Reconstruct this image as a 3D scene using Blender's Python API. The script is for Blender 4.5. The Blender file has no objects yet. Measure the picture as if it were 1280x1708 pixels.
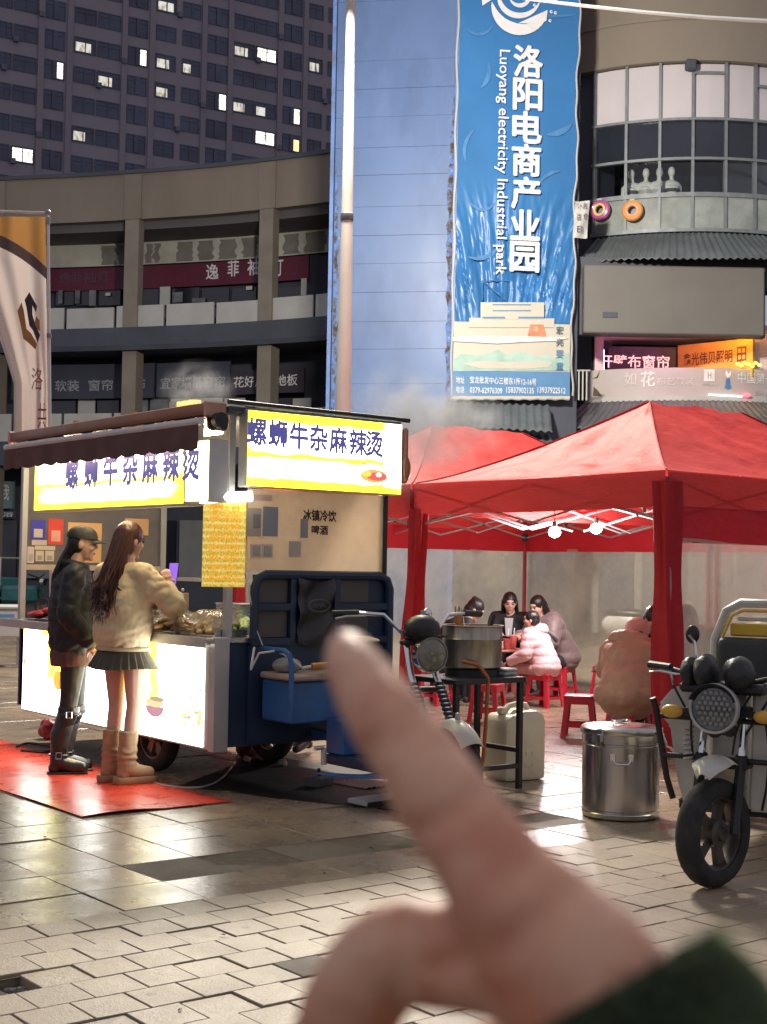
import bpy, bmesh, math, random
import numpy as np
from mathutils import Vector, Matrix, noise as mnoise

random.seed(7)
SC = bpy.context.scene
COL = SC.collection
PI = math.pi
R_ = math.radians

# ---------------------------------------------------------------- camera
F_PX = 2368.0            # focal length in pixels of the 1280 x 1708 photograph
CAM_H = 1.45
PITCH, ROLL = 2.2, 1.0
_p, _r = R_(PITCH), R_(ROLL)
_f = Vector((0, math.cos(_p), math.sin(_p)))
_u0 = Vector((0, -math.sin(_p), math.cos(_p)))
_r0 = Vector((1, 0, 0))
C_R = _r0 * math.cos(_r) + _u0 * math.sin(_r)
C_U = _u0 * math.cos(_r) - _r0 * math.sin(_r)
C_F = _f
CAM = Vector((0, 0, CAM_H))
cam_data = bpy.data.cameras.new('camera')
cam = bpy.data.objects.new('camera', cam_data)
COL.objects.link(cam)
M = Matrix.Identity(4)
for i in range(3):
    M[i][0], M[i][1], M[i][2], M[i][3] = C_R[i], C_U[i], -C_F[i], CAM[i]
cam.matrix_world = M
cam_data.sensor_fit = 'HORIZONTAL'
cam_data.sensor_width = 36.0
cam_data.lens = F_PX / 1280 * 36.0
cam_data.clip_start = 0.01
cam_data.clip_end = 800
cam_data.dof.use_dof = True
cam_data.dof.focus_distance = 10.0
cam_data.dof.aperture_fstop = 19.0
SC.camera = cam

# ---------------------------------------------------------------- world, exposure
world = bpy.data.worlds.new('World')
SC.world = world
world.use_nodes = True
_bg = world.node_tree.nodes['Background']
_bg.inputs[0].default_value = (0.90, 0.87, 1.0, 1)      # even glow of a city night sky
_bg.inputs[1].default_value = 0.31
SC.view_settings.view_transform = 'Standard'
SC.view_settings.look = 'None'
SC.view_settings.exposure = 0.28
SC.view_settings.gamma = 1.0
SC.cycles.use_denoising = True
SC.cycles.max_bounces = 7
SC.cycles.diffuse_bounces = 3
SC.cycles.glossy_bounces = 3
SC.cycles.transparent_max_bounces = 12
SC.cycles.volume_bounces = 0
SC.cycles.sample_clamp_indirect = 6.0
SC.cycles.caustics_reflective = False
SC.cycles.caustics_refractive = False

# ---------------------------------------------------------------- the square's axes: u runs right-back, v left-back
TH = R_(38)
UX, UY = math.cos(TH), math.sin(TH)
def uvp(a, b, z=0.0): return Vector((a * UX - b * UY, a * UY + b * UX, z))
def ray(x, y): return C_R * ((x - 640) / F_PX) + C_U * ((854 - y) / F_PX) + C_F
def at(x, y, d):
    r = ray(x, y); return CAM + r * (d / r.y)
def on_z(x, y, z=0.0):
    r = ray(x, y); return CAM + r * ((z - CAM_H) / r.z)
def project(p):
    q = Vector(p) - CAM; d = q.dot(C_F)
    return 640 + F_PX * q.dot(C_R) / d, 854 - F_PX * q.dot(C_U) / d, d

# ---------------------------------------------------------------- objects
def tag(o, label=None, cat=None, group=None, kind=None):
    if label: o['label'] = label
    if cat: o['category'] = cat
    if group: o['group'] = group
    if kind: o['kind'] = kind
    return o
def empty(name, loc=(0, 0, 0), rz=0.0, label=None, cat=None, group=None):
    o = bpy.data.objects.new(name, None); COL.objects.link(o)
    o.location = loc; o.rotation_euler = (0, 0, rz); o.empty_display_size = .1
    return tag(o, label, cat, group)
def copy_tree(o, parent=None):
    c = o.copy(); COL.objects.link(c); c.parent = parent
    for ch in list(o.children): copy_tree(ch, c)
    return c
def link_mesh(name, me, mat, parent=None):
    if mat is not None:
        me.materials.clear()
        for m in (mat if isinstance(mat, (list, tuple)) else [mat]): me.materials.append(m)
    o = bpy.data.objects.new(name, me); COL.objects.link(o)
    if parent is not None: o.parent = parent
    return o

def vec(p): return Vector(p)
def frame_of(d):
    d = d.normalized()
    a = Vector((0, 0, 1)) if abs(d.z) < .9 else Vector((1, 0, 0))
    x = d.cross(a).normalized(); y = d.cross(x).normalized()
    return x, y

class MB:
    """collects shapes into one mesh"""
    def __init__(s): s.v = []; s.f = []; s.mi = []; s.cur = 0
    def _add(s, vs, fs):
        b = len(s.v); s.v += [tuple(p) for p in vs]; s.f += [tuple(i + b for i in f) for f in fs]; s.mi += [s.cur] * len(fs); return s
    def m(s, i): s.cur = i; return s
    def box(s, x0, x1, y0, y1, z0, z1, bev=0.0, seg=1):
        if bev > 0:
            bm = bmesh.new(); bmesh.ops.create_cube(bm, size=1)
            for q in bm.verts:
                q.co = Vector((x0 + (q.co.x + .5) * (x1 - x0), y0 + (q.co.y + .5) * (y1 - y0), z0 + (q.co.z + .5) * (z1 - z0)))
            bmesh.ops.bevel(bm, geom=list(bm.edges), offset=bev, segments=seg, affect='EDGES', profile=.5)
            return s.bm(bm)
        vs = [(x, y, z) for z in (z0, z1) for y in (y0, y1) for x in (x0, x1)]
        return s._add(vs, [(0, 2, 3, 1), (4, 5, 7, 6), (0, 1, 5, 4), (2, 6, 7, 3), (0, 4, 6, 2), (1, 3, 7, 5)])
    def bm(s, bm, M=None):
        bm.verts.index_update()
        vs = [(M @ q.co if M else q.co.copy()) for q in bm.verts]
        fs = [[q.index for q in f.verts] for f in bm.faces]
        bm.free(); return s._add(vs, fs)
    def cyl(s, p0, p1, r0, r1=None, n=12, caps=True):
        p0, p1 = vec(p0), vec(p1); r1 = r0 if r1 is None else r1
        x, y = frame_of(p1 - p0); vs = []
        for p, r in ((p0, r0), (p1, r1)):
            for k in range(n):
                a = 2 * PI * k / n; vs.append(p + x * (math.cos(a) * r) + y * (math.sin(a) * r))
        fs = [(k, (k + 1) % n, n + (k + 1) % n, n + k) for k in range(n)]
        if caps: fs += [tuple(range(n - 1, -1, -1)), tuple(range(n, 2 * n))]
        return s._add(vs, fs)
    def tube(s, pts, r, n=8, closed=False, caps=True):
        pts = [vec(p) for p in pts]; N = len(pts); rs = r if isinstance(r, (list, tuple)) else [r] * N
        vs = []; px = None
        for i, p in enumerate(pts):
            a = pts[(i - 1) % N] if (closed or i > 0) else p; b = pts[(i + 1) % N] if (closed or i < N - 1) else p
            d = (b - a)
            if d.length < 1e-9: d = Vector((0, 0, 1))
            d.normalize()
            if px is None: px, py = frame_of(d)
            px = (px - d * px.dot(d))
            if px.length < 1e-6: px, _ = frame_of(d)
            px.normalize(); py = d.cross(px)
            for k in range(n):
                t = 2 * PI * k / n; vs.append(p + px * (math.cos(t) * rs[i]) + py * (math.sin(t) * rs[i]))
        fs = []
        for i in range(N if closed else N - 1):
            j = (i + 1) % N
            for k in range(n): fs.append((i * n + k, i * n + (k + 1) % n, j * n + (k + 1) % n, j * n + k))
        if caps and not closed: fs += [tuple(range(n - 1, -1, -1)), tuple((N - 1) * n + k for k in range(n))]
        return s._add(vs, fs)
    def loft(s, rings, caps=True, closed=True):
        n = len(rings[0]); vs = [p for r in rings for p in r]; fs = []
        for i in range(len(rings) - 1):
            for k in range(n if closed else n - 1):
                fs.append((i * n + k, i * n + (k + 1) % n, (i + 1) * n + (k + 1) % n, (i + 1) * n + k))
        if caps and closed: fs += [tuple(range(n - 1, -1, -1)), tuple((len(rings) - 1) * n + k for k in range(n))]
        return s._add(vs, fs)
    def lathe(s, prof, c=(0, 0, 0), n=24, axis='z', caps=False):
        c = vec(c); rings = []
        for r, h in prof:
            ring = []
            for k in range(n):
                a = 2 * PI * k / n; x, y = math.cos(a) * r, math.sin(a) * r
                ring.append(c + (Vector((x, y, h)) if axis == 'z' else Vector((h, x, y)) if axis == 'x' else Vector((y, h, x))))
            rings.append(ring)
        return s.loft(rings, caps)
    def ell(s, c, r, n=12, m=8, M=None):
        c = vec(c); r = (r, r, r) if isinstance(r, (int, float)) else r; rings = []
        vs = []; fs = []
        for i in range(1, m):
            t = PI * i / m
            for k in range(n):
                a = 2 * PI * k / n
                q = Vector((math.sin(t) * math.cos(a) * r[0], math.sin(t) * math.sin(a) * r[1], math.cos(t) * r[2]))
                vs.append(c + (M @ q if M else q))
        top = Vector((0, 0, r[2])); bot = Vector((0, 0, -r[2]))
        vs += [c + (M @ top if M else top), c + (M @ bot if M else bot)]
        for i in range(m - 2):
            for k in range(n): fs.append((i * n + k, (i + 1) * n + k, (i + 1) * n + (k + 1) % n, i * n + (k + 1) % n))
        T = len(vs) - 2
        for k in range(n):
            fs.append((T, k, (k + 1) % n)); fs.append((T + 1, (m - 2) * n + (k + 1) % n, (m - 2) * n + k))
        return s._add(vs, fs)
    def prism(s, poly, h0, h1, plane='xy'):
        """polygon (list of 2d points, counter-clockwise) pulled along the third axis"""
        def mk(a, b, h): return (a, b, h) if plane == 'xy' else (a, h, b) if plane == 'xz' else (h, a, b)
        n = len(poly); vs = [mk(a, b, h0) for a, b in poly] + [mk(a, b, h1) for a, b in poly]
        fs = [tuple(range(n - 1, -1, -1)), tuple(range(n, 2 * n))] + [(k, (k + 1) % n, n + (k + 1) % n, n + k) for k in range(n)]
        return s._add(vs, fs)
    def grid(s, fn, nu, nv):
        vs = [fn(i / nu, j / nv) for j in range(nv + 1) for i in range(nu + 1)]
        fs = [(j * (nu + 1) + i, j * (nu + 1) + i + 1, (j + 1) * (nu + 1) + i + 1, (j + 1) * (nu + 1) + i) for j in range(nv) for i in range(nu)]
        return s._add(vs, fs)
    def quad(s, a, b, c, d): return s._add([a, b, c, d], [(0, 1, 2, 3)])
    def wheel(s, c, R, w, axis='x', n=28): return s
    def mesh(s, name='mesh', smooth=35, solid=0.0, weld=False):
        me = bpy.data.meshes.new(name); me.from_pydata(s.v, [], s.f)
        if any(s.mi): me.polygons.foreach_set('material_index', s.mi)
        bm = bmesh.new(); bm.from_mesh(me)
        if weld: bmesh.ops.remove_doubles(bm, verts=bm.verts, dist=1e-5)
        if solid:
            bmesh.ops.recalc_face_normals(bm, faces=bm.faces)
            bmesh.ops.solidify(bm, geom=list(bm.faces), thickness=solid)
        bmesh.ops.recalc_face_normals(bm, faces=bm.faces)
        bm.to_mesh(me); bm.free()
        if smooth:
            me.polygons.foreach_set('use_smooth', [True] * len(me.polygons))
            me.set_sharp_from_angle(angle=R_(smooth))
        return me
    def build(s, name, mat, parent=None, smooth=35, solid=0.0, weld=False):
        return link_mesh(name, s.mesh(name, smooth, solid, weld), mat, parent)

TMP = bpy.data.scenes.new('scratch')      # shapes are melted here, away from the big scene; removed at the end
def remesh(mb, name, mat, parent, voxel=.012, smooth=6, fac=.5, disp=None):
    """melts the collected shapes into one continuous skin"""
    me = mb.mesh(name, 0)
    o = bpy.data.objects.new('tmp', me); TMP.collection.objects.link(o)
    md = o.modifiers.new('r', 'REMESH'); md.mode = 'VOXEL'; md.voxel_size = voxel; md.use_smooth_shade = True
    if smooth:
        sm = o.modifiers.new('s', 'SMOOTH'); sm.iterations = smooth; sm.factor = fac
    with bpy.context.temp_override(scene=TMP, view_layer=TMP.view_layers[0]):
        dg = bpy.context.evaluated_depsgraph_get()
        me2 = bpy.data.meshes.new_from_object(o.evaluated_get(dg))
    bpy.data.objects.remove(o); bpy.data.meshes.remove(me)
    me2.name = name
    if disp:
        me2.update()
        cs = [(q.co.copy(), q.normal.copy()) for q in me2.vertices]; flat_ = []
        for c_, n_ in cs: d_ = disp(c_, n_); flat_ += (c_.x + d_.x, c_.y + d_.y, c_.z + d_.z)
        me2.vertices.foreach_set('co', flat_)
    me2.polygons.foreach_set('use_smooth', [True] * len(me2.polygons))
    me2.update()
    return link_mesh(name, me2, mat, parent)

_txt_cache = {}
def text_mesh(s, bold=0.0, extrude=0.0, spacing=1.0):
    key = (s, bold, extrude, spacing)
    if key not in _txt_cache:
        cu = bpy.data.curves.new('t', 'FONT'); cu.body = s; cu.size = 1; cu.offset = bold; cu.extrude = extrude
        cu.resolution_u = 2; cu.space_character = spacing
        o = bpy.data.objects.new('t', cu); TMP.collection.objects.link(o)
        with bpy.context.temp_override(scene=TMP, view_layer=TMP.view_layers[0]):
            dg = bpy.context.evaluated_depsgraph_get(); me = bpy.data.meshes.new_from_object(o.evaluated_get(dg))
        bpy.data.objects.remove(o); bpy.data.curves.remove(cu)
        co = np.empty(len(me.vertices) * 3); me.vertices.foreach_get('co', co); co = co.reshape(-1, 3)
        _txt_cache[key] = (co, [tuple(p.vertices) for p in me.polygons])
        bpy.data.meshes.remove(me)
    return _txt_cache[key]
def put_text(s, mat, parent, org, xd, yd, w=None, h=None, bold=0.0, ext=0.0, name='lettering', spacing=1.0, warp=None, mb=None, thick=0.0):
    """text whose box starts at org and spans w along xd and h along yd"""
    co, fs = text_mesh(s, bold, 0.0, spacing)
    mn, mx = co.min(0), co.max(0); sx = mx[0] - mn[0]; sy = mx[1] - mn[1]
    if w is None: kx = ky = h / sy
    elif h is None: kx = ky = w / sx
    else: kx, ky = w / sx, h / sy
    org, xd, yd = vec(org), vec(xd).normalized(), vec(yd).normalized()
    m = mb or MB(); nrm = xd.cross(yd)
    shifts = [(0, 0)] + ([(math.cos(k * PI / 4) * thick, math.sin(k * PI / 4) * thick) for k in range(8)] if thick else [])      # heavier strokes
    for k, (sx_, sy_) in enumerate(shifts):
        vs = []
        for c in co:
            p = org + xd * ((c[0] - mn[0]) * kx + sx_) + yd * ((c[1] - mn[1]) * ky + sy_) + nrm * (.0003 * k)
            if warp: p = warp(p)
            vs.append(p)
        m._add(vs, fs)
    if mb: return mb
    me = bpy.data.meshes.new(name); me.from_pydata(m.v, [], m.f)
    return link_mesh(name, me, mat, parent)

# ---------------------------------------------------------------- materials
MATS = {}
def nmat(name):
    m = bpy.data.materials.new(name); m.use_nodes = True
    nt = m.node_tree; b = nt.nodes['Principled BSDF']
    return m, nt, b
def N(nt, t, **kw):
    n = nt.nodes.new(t)
    for k, x in kw.items(): setattr(n, k, x)
    return n
def L(nt, a, b): nt.links.new(a, b)
def ramp(nt, fac, stops):
    r = N(nt, 'ShaderNodeValToRGB'); e = r.color_ramp.elements
    while len(e) < len(stops): e.new(.5)
    for k, (p, c) in enumerate(stops):
        e[k].position = p; e[k].color = (*c, 1) if len(c) == 3 else c
    L(nt, fac, r.inputs[0]); return r
def mixc(nt, fac, a, b, mode='MIX'):
    m = N(nt, 'ShaderNodeMix', data_type='RGBA', blend_type=mode)
    for val, i in ((fac, 0), (a, 6), (b, 7)):
        if isinstance(val, (int, float)): m.inputs[i].default_value = val
        elif isinstance(val, tuple): m.inputs[i].default_value = (*val, 1) if len(val) == 3 else val
        else: L(nt, val, m.inputs[i])
    return m.outputs[2]
def math_(nt, op, a, b=None, clamp=False):
    m = N(nt, 'ShaderNodeMath', operation=op); m.use_clamp = clamp
    for i, x in enumerate((a, b)):
        if x is None: continue
        if isinstance(x, (int, float)): m.inputs[i].default_value = x
        else: L(nt, x, m.inputs[i])
    return m.outputs[0]
def noise(nt, vecsock, scale, detail=3, rough=.55):
    n = N(nt, 'ShaderNodeTexNoise'); n.inputs['Scale'].default_value = scale
    n.inputs['Detail'].default_value = detail; n.inputs['Roughness'].default_value = rough
    if vecsock is not None: L(nt, vecsock, n.inputs['Vector'])
    return n.outputs[0]
def pm(name, col, rough=.6, metal=0.0, var=.18, scale=5.0, bump=0.0, bscale=60.0, spec=.5, coat=0.0, emit=None, estr=0.0,
       stain=None, stain_amt=.4, stain_scale=1.5, island=0.0, sheen=0.0, sss=0.0, rvar=.12, stretch=None):
    if name in MATS: return MATS[name]
    m, nt, b = nmat(name)
    tc = N(nt, 'ShaderNodeTexCoord').outputs['Object']
    if stretch:
        mp = N(nt, 'ShaderNodeMapping'); mp.inputs['Scale'].default_value = stretch; L(nt, tc, mp.inputs[0]); tc = mp.outputs[0]
    n1 = noise(nt, tc, scale, 4)
    lo = tuple(c * (1 - var) for c in col); hi = tuple(min(1, c * (1 + var)) for c in col)
    c = ramp(nt, n1, [(.3, lo), (.7, hi)]).outputs[0]
    if stain:
        n2 = noise(nt, tc, stain_scale, 6, .65)
        f = math_(nt, 'MULTIPLY', ramp(nt, n2, [(.48, (0, 0, 0)), (.68, (1, 1, 1))]).outputs[0], stain_amt)
        c = mixc(nt, f, c, stain)
    if island:
        g = N(nt, 'ShaderNodeNewGeometry').outputs['Random Per Island']
        oi = N(nt, 'ShaderNodeObjectInfo').outputs['Random']
        k = math_(nt, 'FRACT', math_(nt, 'ADD', g, oi))
        br = N(nt, 'ShaderNodeMapRange'); br.inputs[3].default_value = 1 - island; br.inputs[4].default_value = 1 + island
        L(nt, k, br.inputs[0])
        cc = N(nt, 'ShaderNodeCombineColor')
        for i in range(3): L(nt, br.outputs[0], cc.inputs[i])
        c = mixc(nt, 1.0, c, cc.outputs[0], 'MULTIPLY')
    L(nt, c, b.inputs['Base Color'])
    rr = N(nt, 'ShaderNodeMapRange'); rr.inputs[3].default_value = max(.02, rough - rvar); rr.inputs[4].default_value = min(1, rough + rvar)
    L(nt, noise(nt, tc, scale * 2.3, 3), rr.inputs[0]); L(nt, rr.outputs[0], b.inputs['Roughness'])
    b.inputs['Metallic'].default_value = metal
    b.inputs['Specular IOR Level'].default_value = spec
    if coat: b.inputs['Coat Weight'].default_value = coat; b.inputs['Coat Roughness'].default_value = .12
    if sheen: b.inputs['Sheen Weight'].default_value = sheen
    if sss:
        b.inputs['Subsurface Weight'].default_value = sss; b.inputs['Subsurface Radius'].default_value = (.012, .005, .003); b.inputs['Subsurface Scale'].default_value = .6
    if bump:
        bp = N(nt, 'ShaderNodeBump'); bp.inputs['Strength'].default_value = bump; bp.inputs['Distance'].default_value = .01
        L(nt, noise(nt, tc, bscale, 4), bp.inputs['Height']); L(nt, bp.outputs[0], b.inputs['Normal'])
    if emit:
        b.inputs['Emission Color'].default_value = (*emit, 1); b.inputs['Emission Strength'].default_value = estr
    MATS[name] = m; return m
# ================================================================ the street lamp's light is built with the lamp; setting first
# ---------------------------------------------------------------- ground and paving
M_mortar = pm('joint_dirt', (.045, .040, .036), .9, var=.4, scale=8, bump=.4, bscale=90)
def stone_mat(name, col, rough, bump, bsc, dirt):
    m, nt, b = nmat(name)
    g = N(nt, 'ShaderNodeNewGeometry'); pos = g.outputs['Position']
    oi = N(nt, 'ShaderNodeObjectInfo').outputs['Random']
    k = math_(nt, 'FRACT', math_(nt, 'ADD', g.outputs['Random Per Island'], oi))
    big = noise(nt, pos, .9, 5, .6); mid = noise(nt, pos, 7, 4, .6); fine = noise(nt, pos, 160, 3, .6)
    c = ramp(nt, k, [(0, tuple(x * .80 for x in col)), (.5, col), (1, (col[0] * 1.14, col[1] * 1.12, col[2] * 1.08))]).outputs[0]
    c = mixc(nt, .55, c, ramp(nt, fine, [(.32, tuple(x * .55 for x in col)), (.68, tuple(min(1, x * 1.35) for x in col))]).outputs[0])
    f = math_(nt, 'MULTIPLY', ramp(nt, big, [(.42, (0, 0, 0)), (.70, (1, 1, 1))]).outputs[0], dirt)
    c = mixc(nt, f, c, (.11, .095, .082))
    f2 = math_(nt, 'MULTIPLY', ramp(nt, mid, [(.56, (0, 0, 0)), (.72, (1, 1, 1))]).outputs[0], dirt * .7)
    c = mixc(nt, f2, c, (.16, .14, .12))
    gum = N(nt, 'ShaderNodeTexVoronoi'); gum.inputs['Scale'].default_value = 2.6; L(nt, pos, gum.inputs['Vector'])
    gf = ramp(nt, gum.outputs[0], [(.045, (1, 1, 1)), (.06, (0, 0, 0))]).outputs[0]
    c = mixc(nt, math_(nt, 'MULTIPLY', gf, .6), c, (.09, .08, .075))
    L(nt, c, b.inputs['Base Color'])
    rr = N(nt, 'ShaderNodeMapRange'); rr.inputs[3].default_value = rough - .14; rr.inputs[4].default_value = rough + .22
    L(nt, noise(nt, pos, 3.2, 5, .65), rr.inputs[0]); L(nt, rr.outputs[0], b.inputs['Roughness'])
    bp = N(nt, 'ShaderNodeBump'); bp.inputs['Strength'].default_value = bump; bp.inputs['Distance'].default_value = .004
    h = math_(nt, 'ADD', noise(nt, pos, bsc, 4, .65), math_(nt, 'MULTIPLY', noise(nt, pos, 22, 3), 1.2))
    L(nt, h, bp.inputs['Height']); L(nt, bp.outputs[0], b.inputs['Normal'])
    MATS[name] = m; return m
M_slab = stone_mat('granite_slab', (.36, .275, .19), .24, .3, 70, .7)
M_paver = stone_mat('granite_paver', (.38, .30, .22), .42, .5, 110, .6)
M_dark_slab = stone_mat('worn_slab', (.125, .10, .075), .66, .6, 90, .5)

ground = MB().quad((-160, -60, -.05), (160, -60, -.05), (160, 320, -.05), (-160, 320, -.05)).build('ground', M_mortar, None, 0)
tag(ground, kind='structure')
M_sand = pm('joint_sand', (.115, .092, .068), .9, var=.35, scale=20, bump=.4, bscale=120)
hm = MB(); hc_ = uvp(2.10, 4.62); hx, hy = uvp(1, 0), uvp(0, 1); hr = .105
def hq(a, b): return hc_ + hx * a + hy * b + Vector((0, 0, -.007))
for a0, a1, b0, b1 in ((-45, -hr, -20, 45), (hr, 45, -20, 45), (-hr, hr, -20, -hr), (-hr, hr, hr, 45)): hm.quad(hq(a0, b0), hq(a1, b0), hq(a1, b1), hq(a0, b1))
hm.build('joint_sand', M_sand, ground, 0)

def tile_mesh(sx, sy, seed):
    rnd = random.Random(seed)
    g = rnd.choice((.0013, .0017, .0022, .0034))
    m = MB(); b = .0026
    x0, x1, y0, y1 = g, sx - g, g, sy - g
    def j(): return rnd.uniform(-.0012, .0012)
    lo = [(x0, y0, -.05), (x1, y0, -.05), (x1, y1, -.05), (x0, y1, -.05)]
    md = [(x + j(), y + j(), -b) for x, y, _ in lo]
    tp = [(x0 + b, y0 + b, 0), (x1 - b, y0 + b, 0), (x1 - b, y1 - b, 0), (x0 + b, y1 - b, 0)]
    m.loft([lo, md, tp], caps=True)
    return m
SLAB, PAV, V_SPLIT = .40, .20, 5.34
tiles = []
rnd = random.Random(3)
def in_view(a, b, mar=1.6):
    p = uvp(a, b); 
    if p.y < 2.2 or p.y > 27: return False
    return abs(p.x) < p.y * .275 + mar
# slabs on v > split
for j in range(int((34 - V_SPLIT) / SLAB)):
    for i in range(-60, 80):
        a, b = 3.66 - .015 + (i) * SLAB, V_SPLIT + .265 * 0 + j * SLAB
        if in_view(a + .2, b + .2): tiles.append(('s', a, b))
for j in range(-40, 0):
    for i in range(-60, 90):
        a, b = 2.113 + i * PAV + (.1 if j % 2 else 0.0), V_SPLIT + j * PAV
        if in_view(a + .1, b + .1): tiles.append(('p', a, b))
def area(t):
    k, a, b = t; s = SLAB if k == 's' else PAV
    q = [project(uvp(a + dx * s, b + dy * s)) for dx, dy in ((0, 0), (1, 0), (1, 1), (0, 1))]
    if min(p[2] for p in q) < 1: return 0
    xs = [p[0] for p in q]; ys = [p[1] for p in q]
    if max(xs) < 0 or min(xs) > 1280 or min(ys) > 1708: return 0
    A = 0
    for i in range(4): A += q[i][0] * q[(i + 1) % 4][1] - q[(i + 1) % 4][0] * q[i][1]
    return abs(A) / 2
tiles.sort(key=area, reverse=True)
slab_meshes = [tile_mesh(SLAB, SLAB, k).mesh('paving_slab', 0) for k in range(4)]
pav_meshes = [tile_mesh(PAV, PAV, k + 9).mesh('paver', 0) for k in range(5)]
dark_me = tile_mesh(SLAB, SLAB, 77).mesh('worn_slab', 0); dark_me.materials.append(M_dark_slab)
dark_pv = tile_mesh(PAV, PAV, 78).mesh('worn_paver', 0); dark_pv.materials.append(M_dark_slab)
for me in slab_meshes: me.materials.append(M_slab)
for me in pav_meshes: me.materials.append(M_paver)
rest_s, rest_p = MB(), MB(); cnt = 0
hole = (2.13, 4.57)
DARK_P = (uvp(0, 0), )
for t in tiles:
    k, a, b = t; s = SLAB if k == 's' else PAV
    if k == 'p' and abs(a + .1 - 2.10) < .09 and abs(b + .1 - 4.62) < .09: continue        # the missing paver
    dz = rnd.gauss(0, .0016); tx, ty = rnd.gauss(0, .0035), rnd.gauss(0, .0035)
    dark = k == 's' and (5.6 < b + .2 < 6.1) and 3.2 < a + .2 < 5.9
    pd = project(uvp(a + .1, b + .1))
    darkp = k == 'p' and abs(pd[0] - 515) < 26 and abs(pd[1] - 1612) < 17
    if cnt < 300:
        me = rnd.choice(slab_meshes if k == 's' else pav_meshes)
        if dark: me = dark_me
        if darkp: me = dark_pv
        o = bpy.data.objects.new('paving_slab' if k == 's' else 'paver', me); COL.objects.link(o); o.parent = ground
        o.location = uvp(a, b, dz + (-.006 if dark else 0)); o.rotation_euler = (tx, ty, TH + rnd.gauss(0, .003)); cnt += 1
    else:
        src = tile_mesh(s, s, rnd.randrange(6)); M3 = Matrix.Translation(uvp(a, b, dz)) @ Matrix.Rotation(TH, 4, 'Z') @ Matrix.Rotation(tx, 4, 'X')
        (rest_s if k == 's' else rest_p)._add([M3 @ vec(q) for q in src.v], src.f)
tag(rest_s.build('paving_slabs_beyond', M_slab, ground, 0), kind='stuff')
if rest_p.v: tag(rest_p.build('pavers_beyond', M_paver, ground, 0), kind='stuff')
# rubble in the hole
m = MB(); r2 = random.Random(5)
for k in range(26):
    p = uvp(2.03 + r2.random() * .2, 4.53 + r2.random() * .19, -.05 + r2.random() * .01)
    m.ell(p, (.012 + r2.random() * .02, .01 + r2.random() * .015, .008 + r2.random() * .012), 6, 4)
tag(m.build('rubble', pm('rubble', (.2, .19, .175), .9, var=.4, scale=30, bump=.5), ground, 20), kind='stuff')

# specks of litter: leaf flakes, butts, crumbs
m = MB(); r2 = random.Random(21)
for k in range(90):
    p = uvp(r2.uniform(2.2, 8.5), r2.uniform(3.6, 8.5), .004); a = r2.random() * 6.28; l, w = r2.uniform(.006, .02), r2.uniform(.003, .009); dx, dy = Vector((math.cos(a), math.sin(a), 0)), Vector((-math.sin(a), math.cos(a), 0))
    m._add([p - dx * l, p - dy * w + Vector((0, 0, .003)), p + dx * l, p + dy * w + Vector((0, 0, .005))], [(0, 1, 2, 3)])
tag(m.build('litter_specks', pm('litter', (.10, .075, .05), .9, var=.6, scale=30), ground, 0), kind='stuff')
# ---------------------------------------------------------------- shared building materials
M_beige = pm('beige_render', (.245, .215, .18), .85, var=.10, scale=.5, bump=.15, bscale=30, stain=(.15, .13, .11), stain_amt=.45, stain_scale=.35, stretch=(1, 1, .35))
M_colm = pm('column_stone', (.25, .225, .19), .8, var=.1, scale=1.2, stain=(.18, .15, .13), stain_amt=.4)
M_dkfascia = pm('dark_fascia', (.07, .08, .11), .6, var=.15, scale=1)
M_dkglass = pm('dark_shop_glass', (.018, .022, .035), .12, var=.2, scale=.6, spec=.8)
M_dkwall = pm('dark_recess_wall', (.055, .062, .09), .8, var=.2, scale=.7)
M_white_p = pm('white_panel', (.50, .51, .50), .55, var=.06, scale=2, stain=(.40, .39, .36), stain_amt=.5, stain_scale=.8)
M_redsign = pm('wine_red_sign', (.11, .010, .036), .5, var=.15, scale=1.4)
M_greysign = pm('slate_sign', (.055, .065, .10), .5, var=.12, scale=1)
M_plum = pm('plum_sign', (.05, .035, .06), .5, var=.12)
M_letter_w = pm('white_letter', (.72, .74, .78), .6, var=.1, scale=9)
M_letter_g = pm('grey_letter', (.34, .36, .42), .6, var=.2, scale=5)
M_letter_dk = pm('faded_letter', (.10, .05, .09), .6)
M_pale = pm('pale_poster', (.52, .53, .48), .6, var=.10, scale=1.2, stain=(.30, .30, .27), stain_amt=.6, stain_scale=1.1)
M_mull = pm('steel_mullion', (.22, .25, .27), .5, metal=.3, var=.15)
M_soff = pm('soffit', (.13, .125, .14), .8, var=.12, scale=.8)

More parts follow.
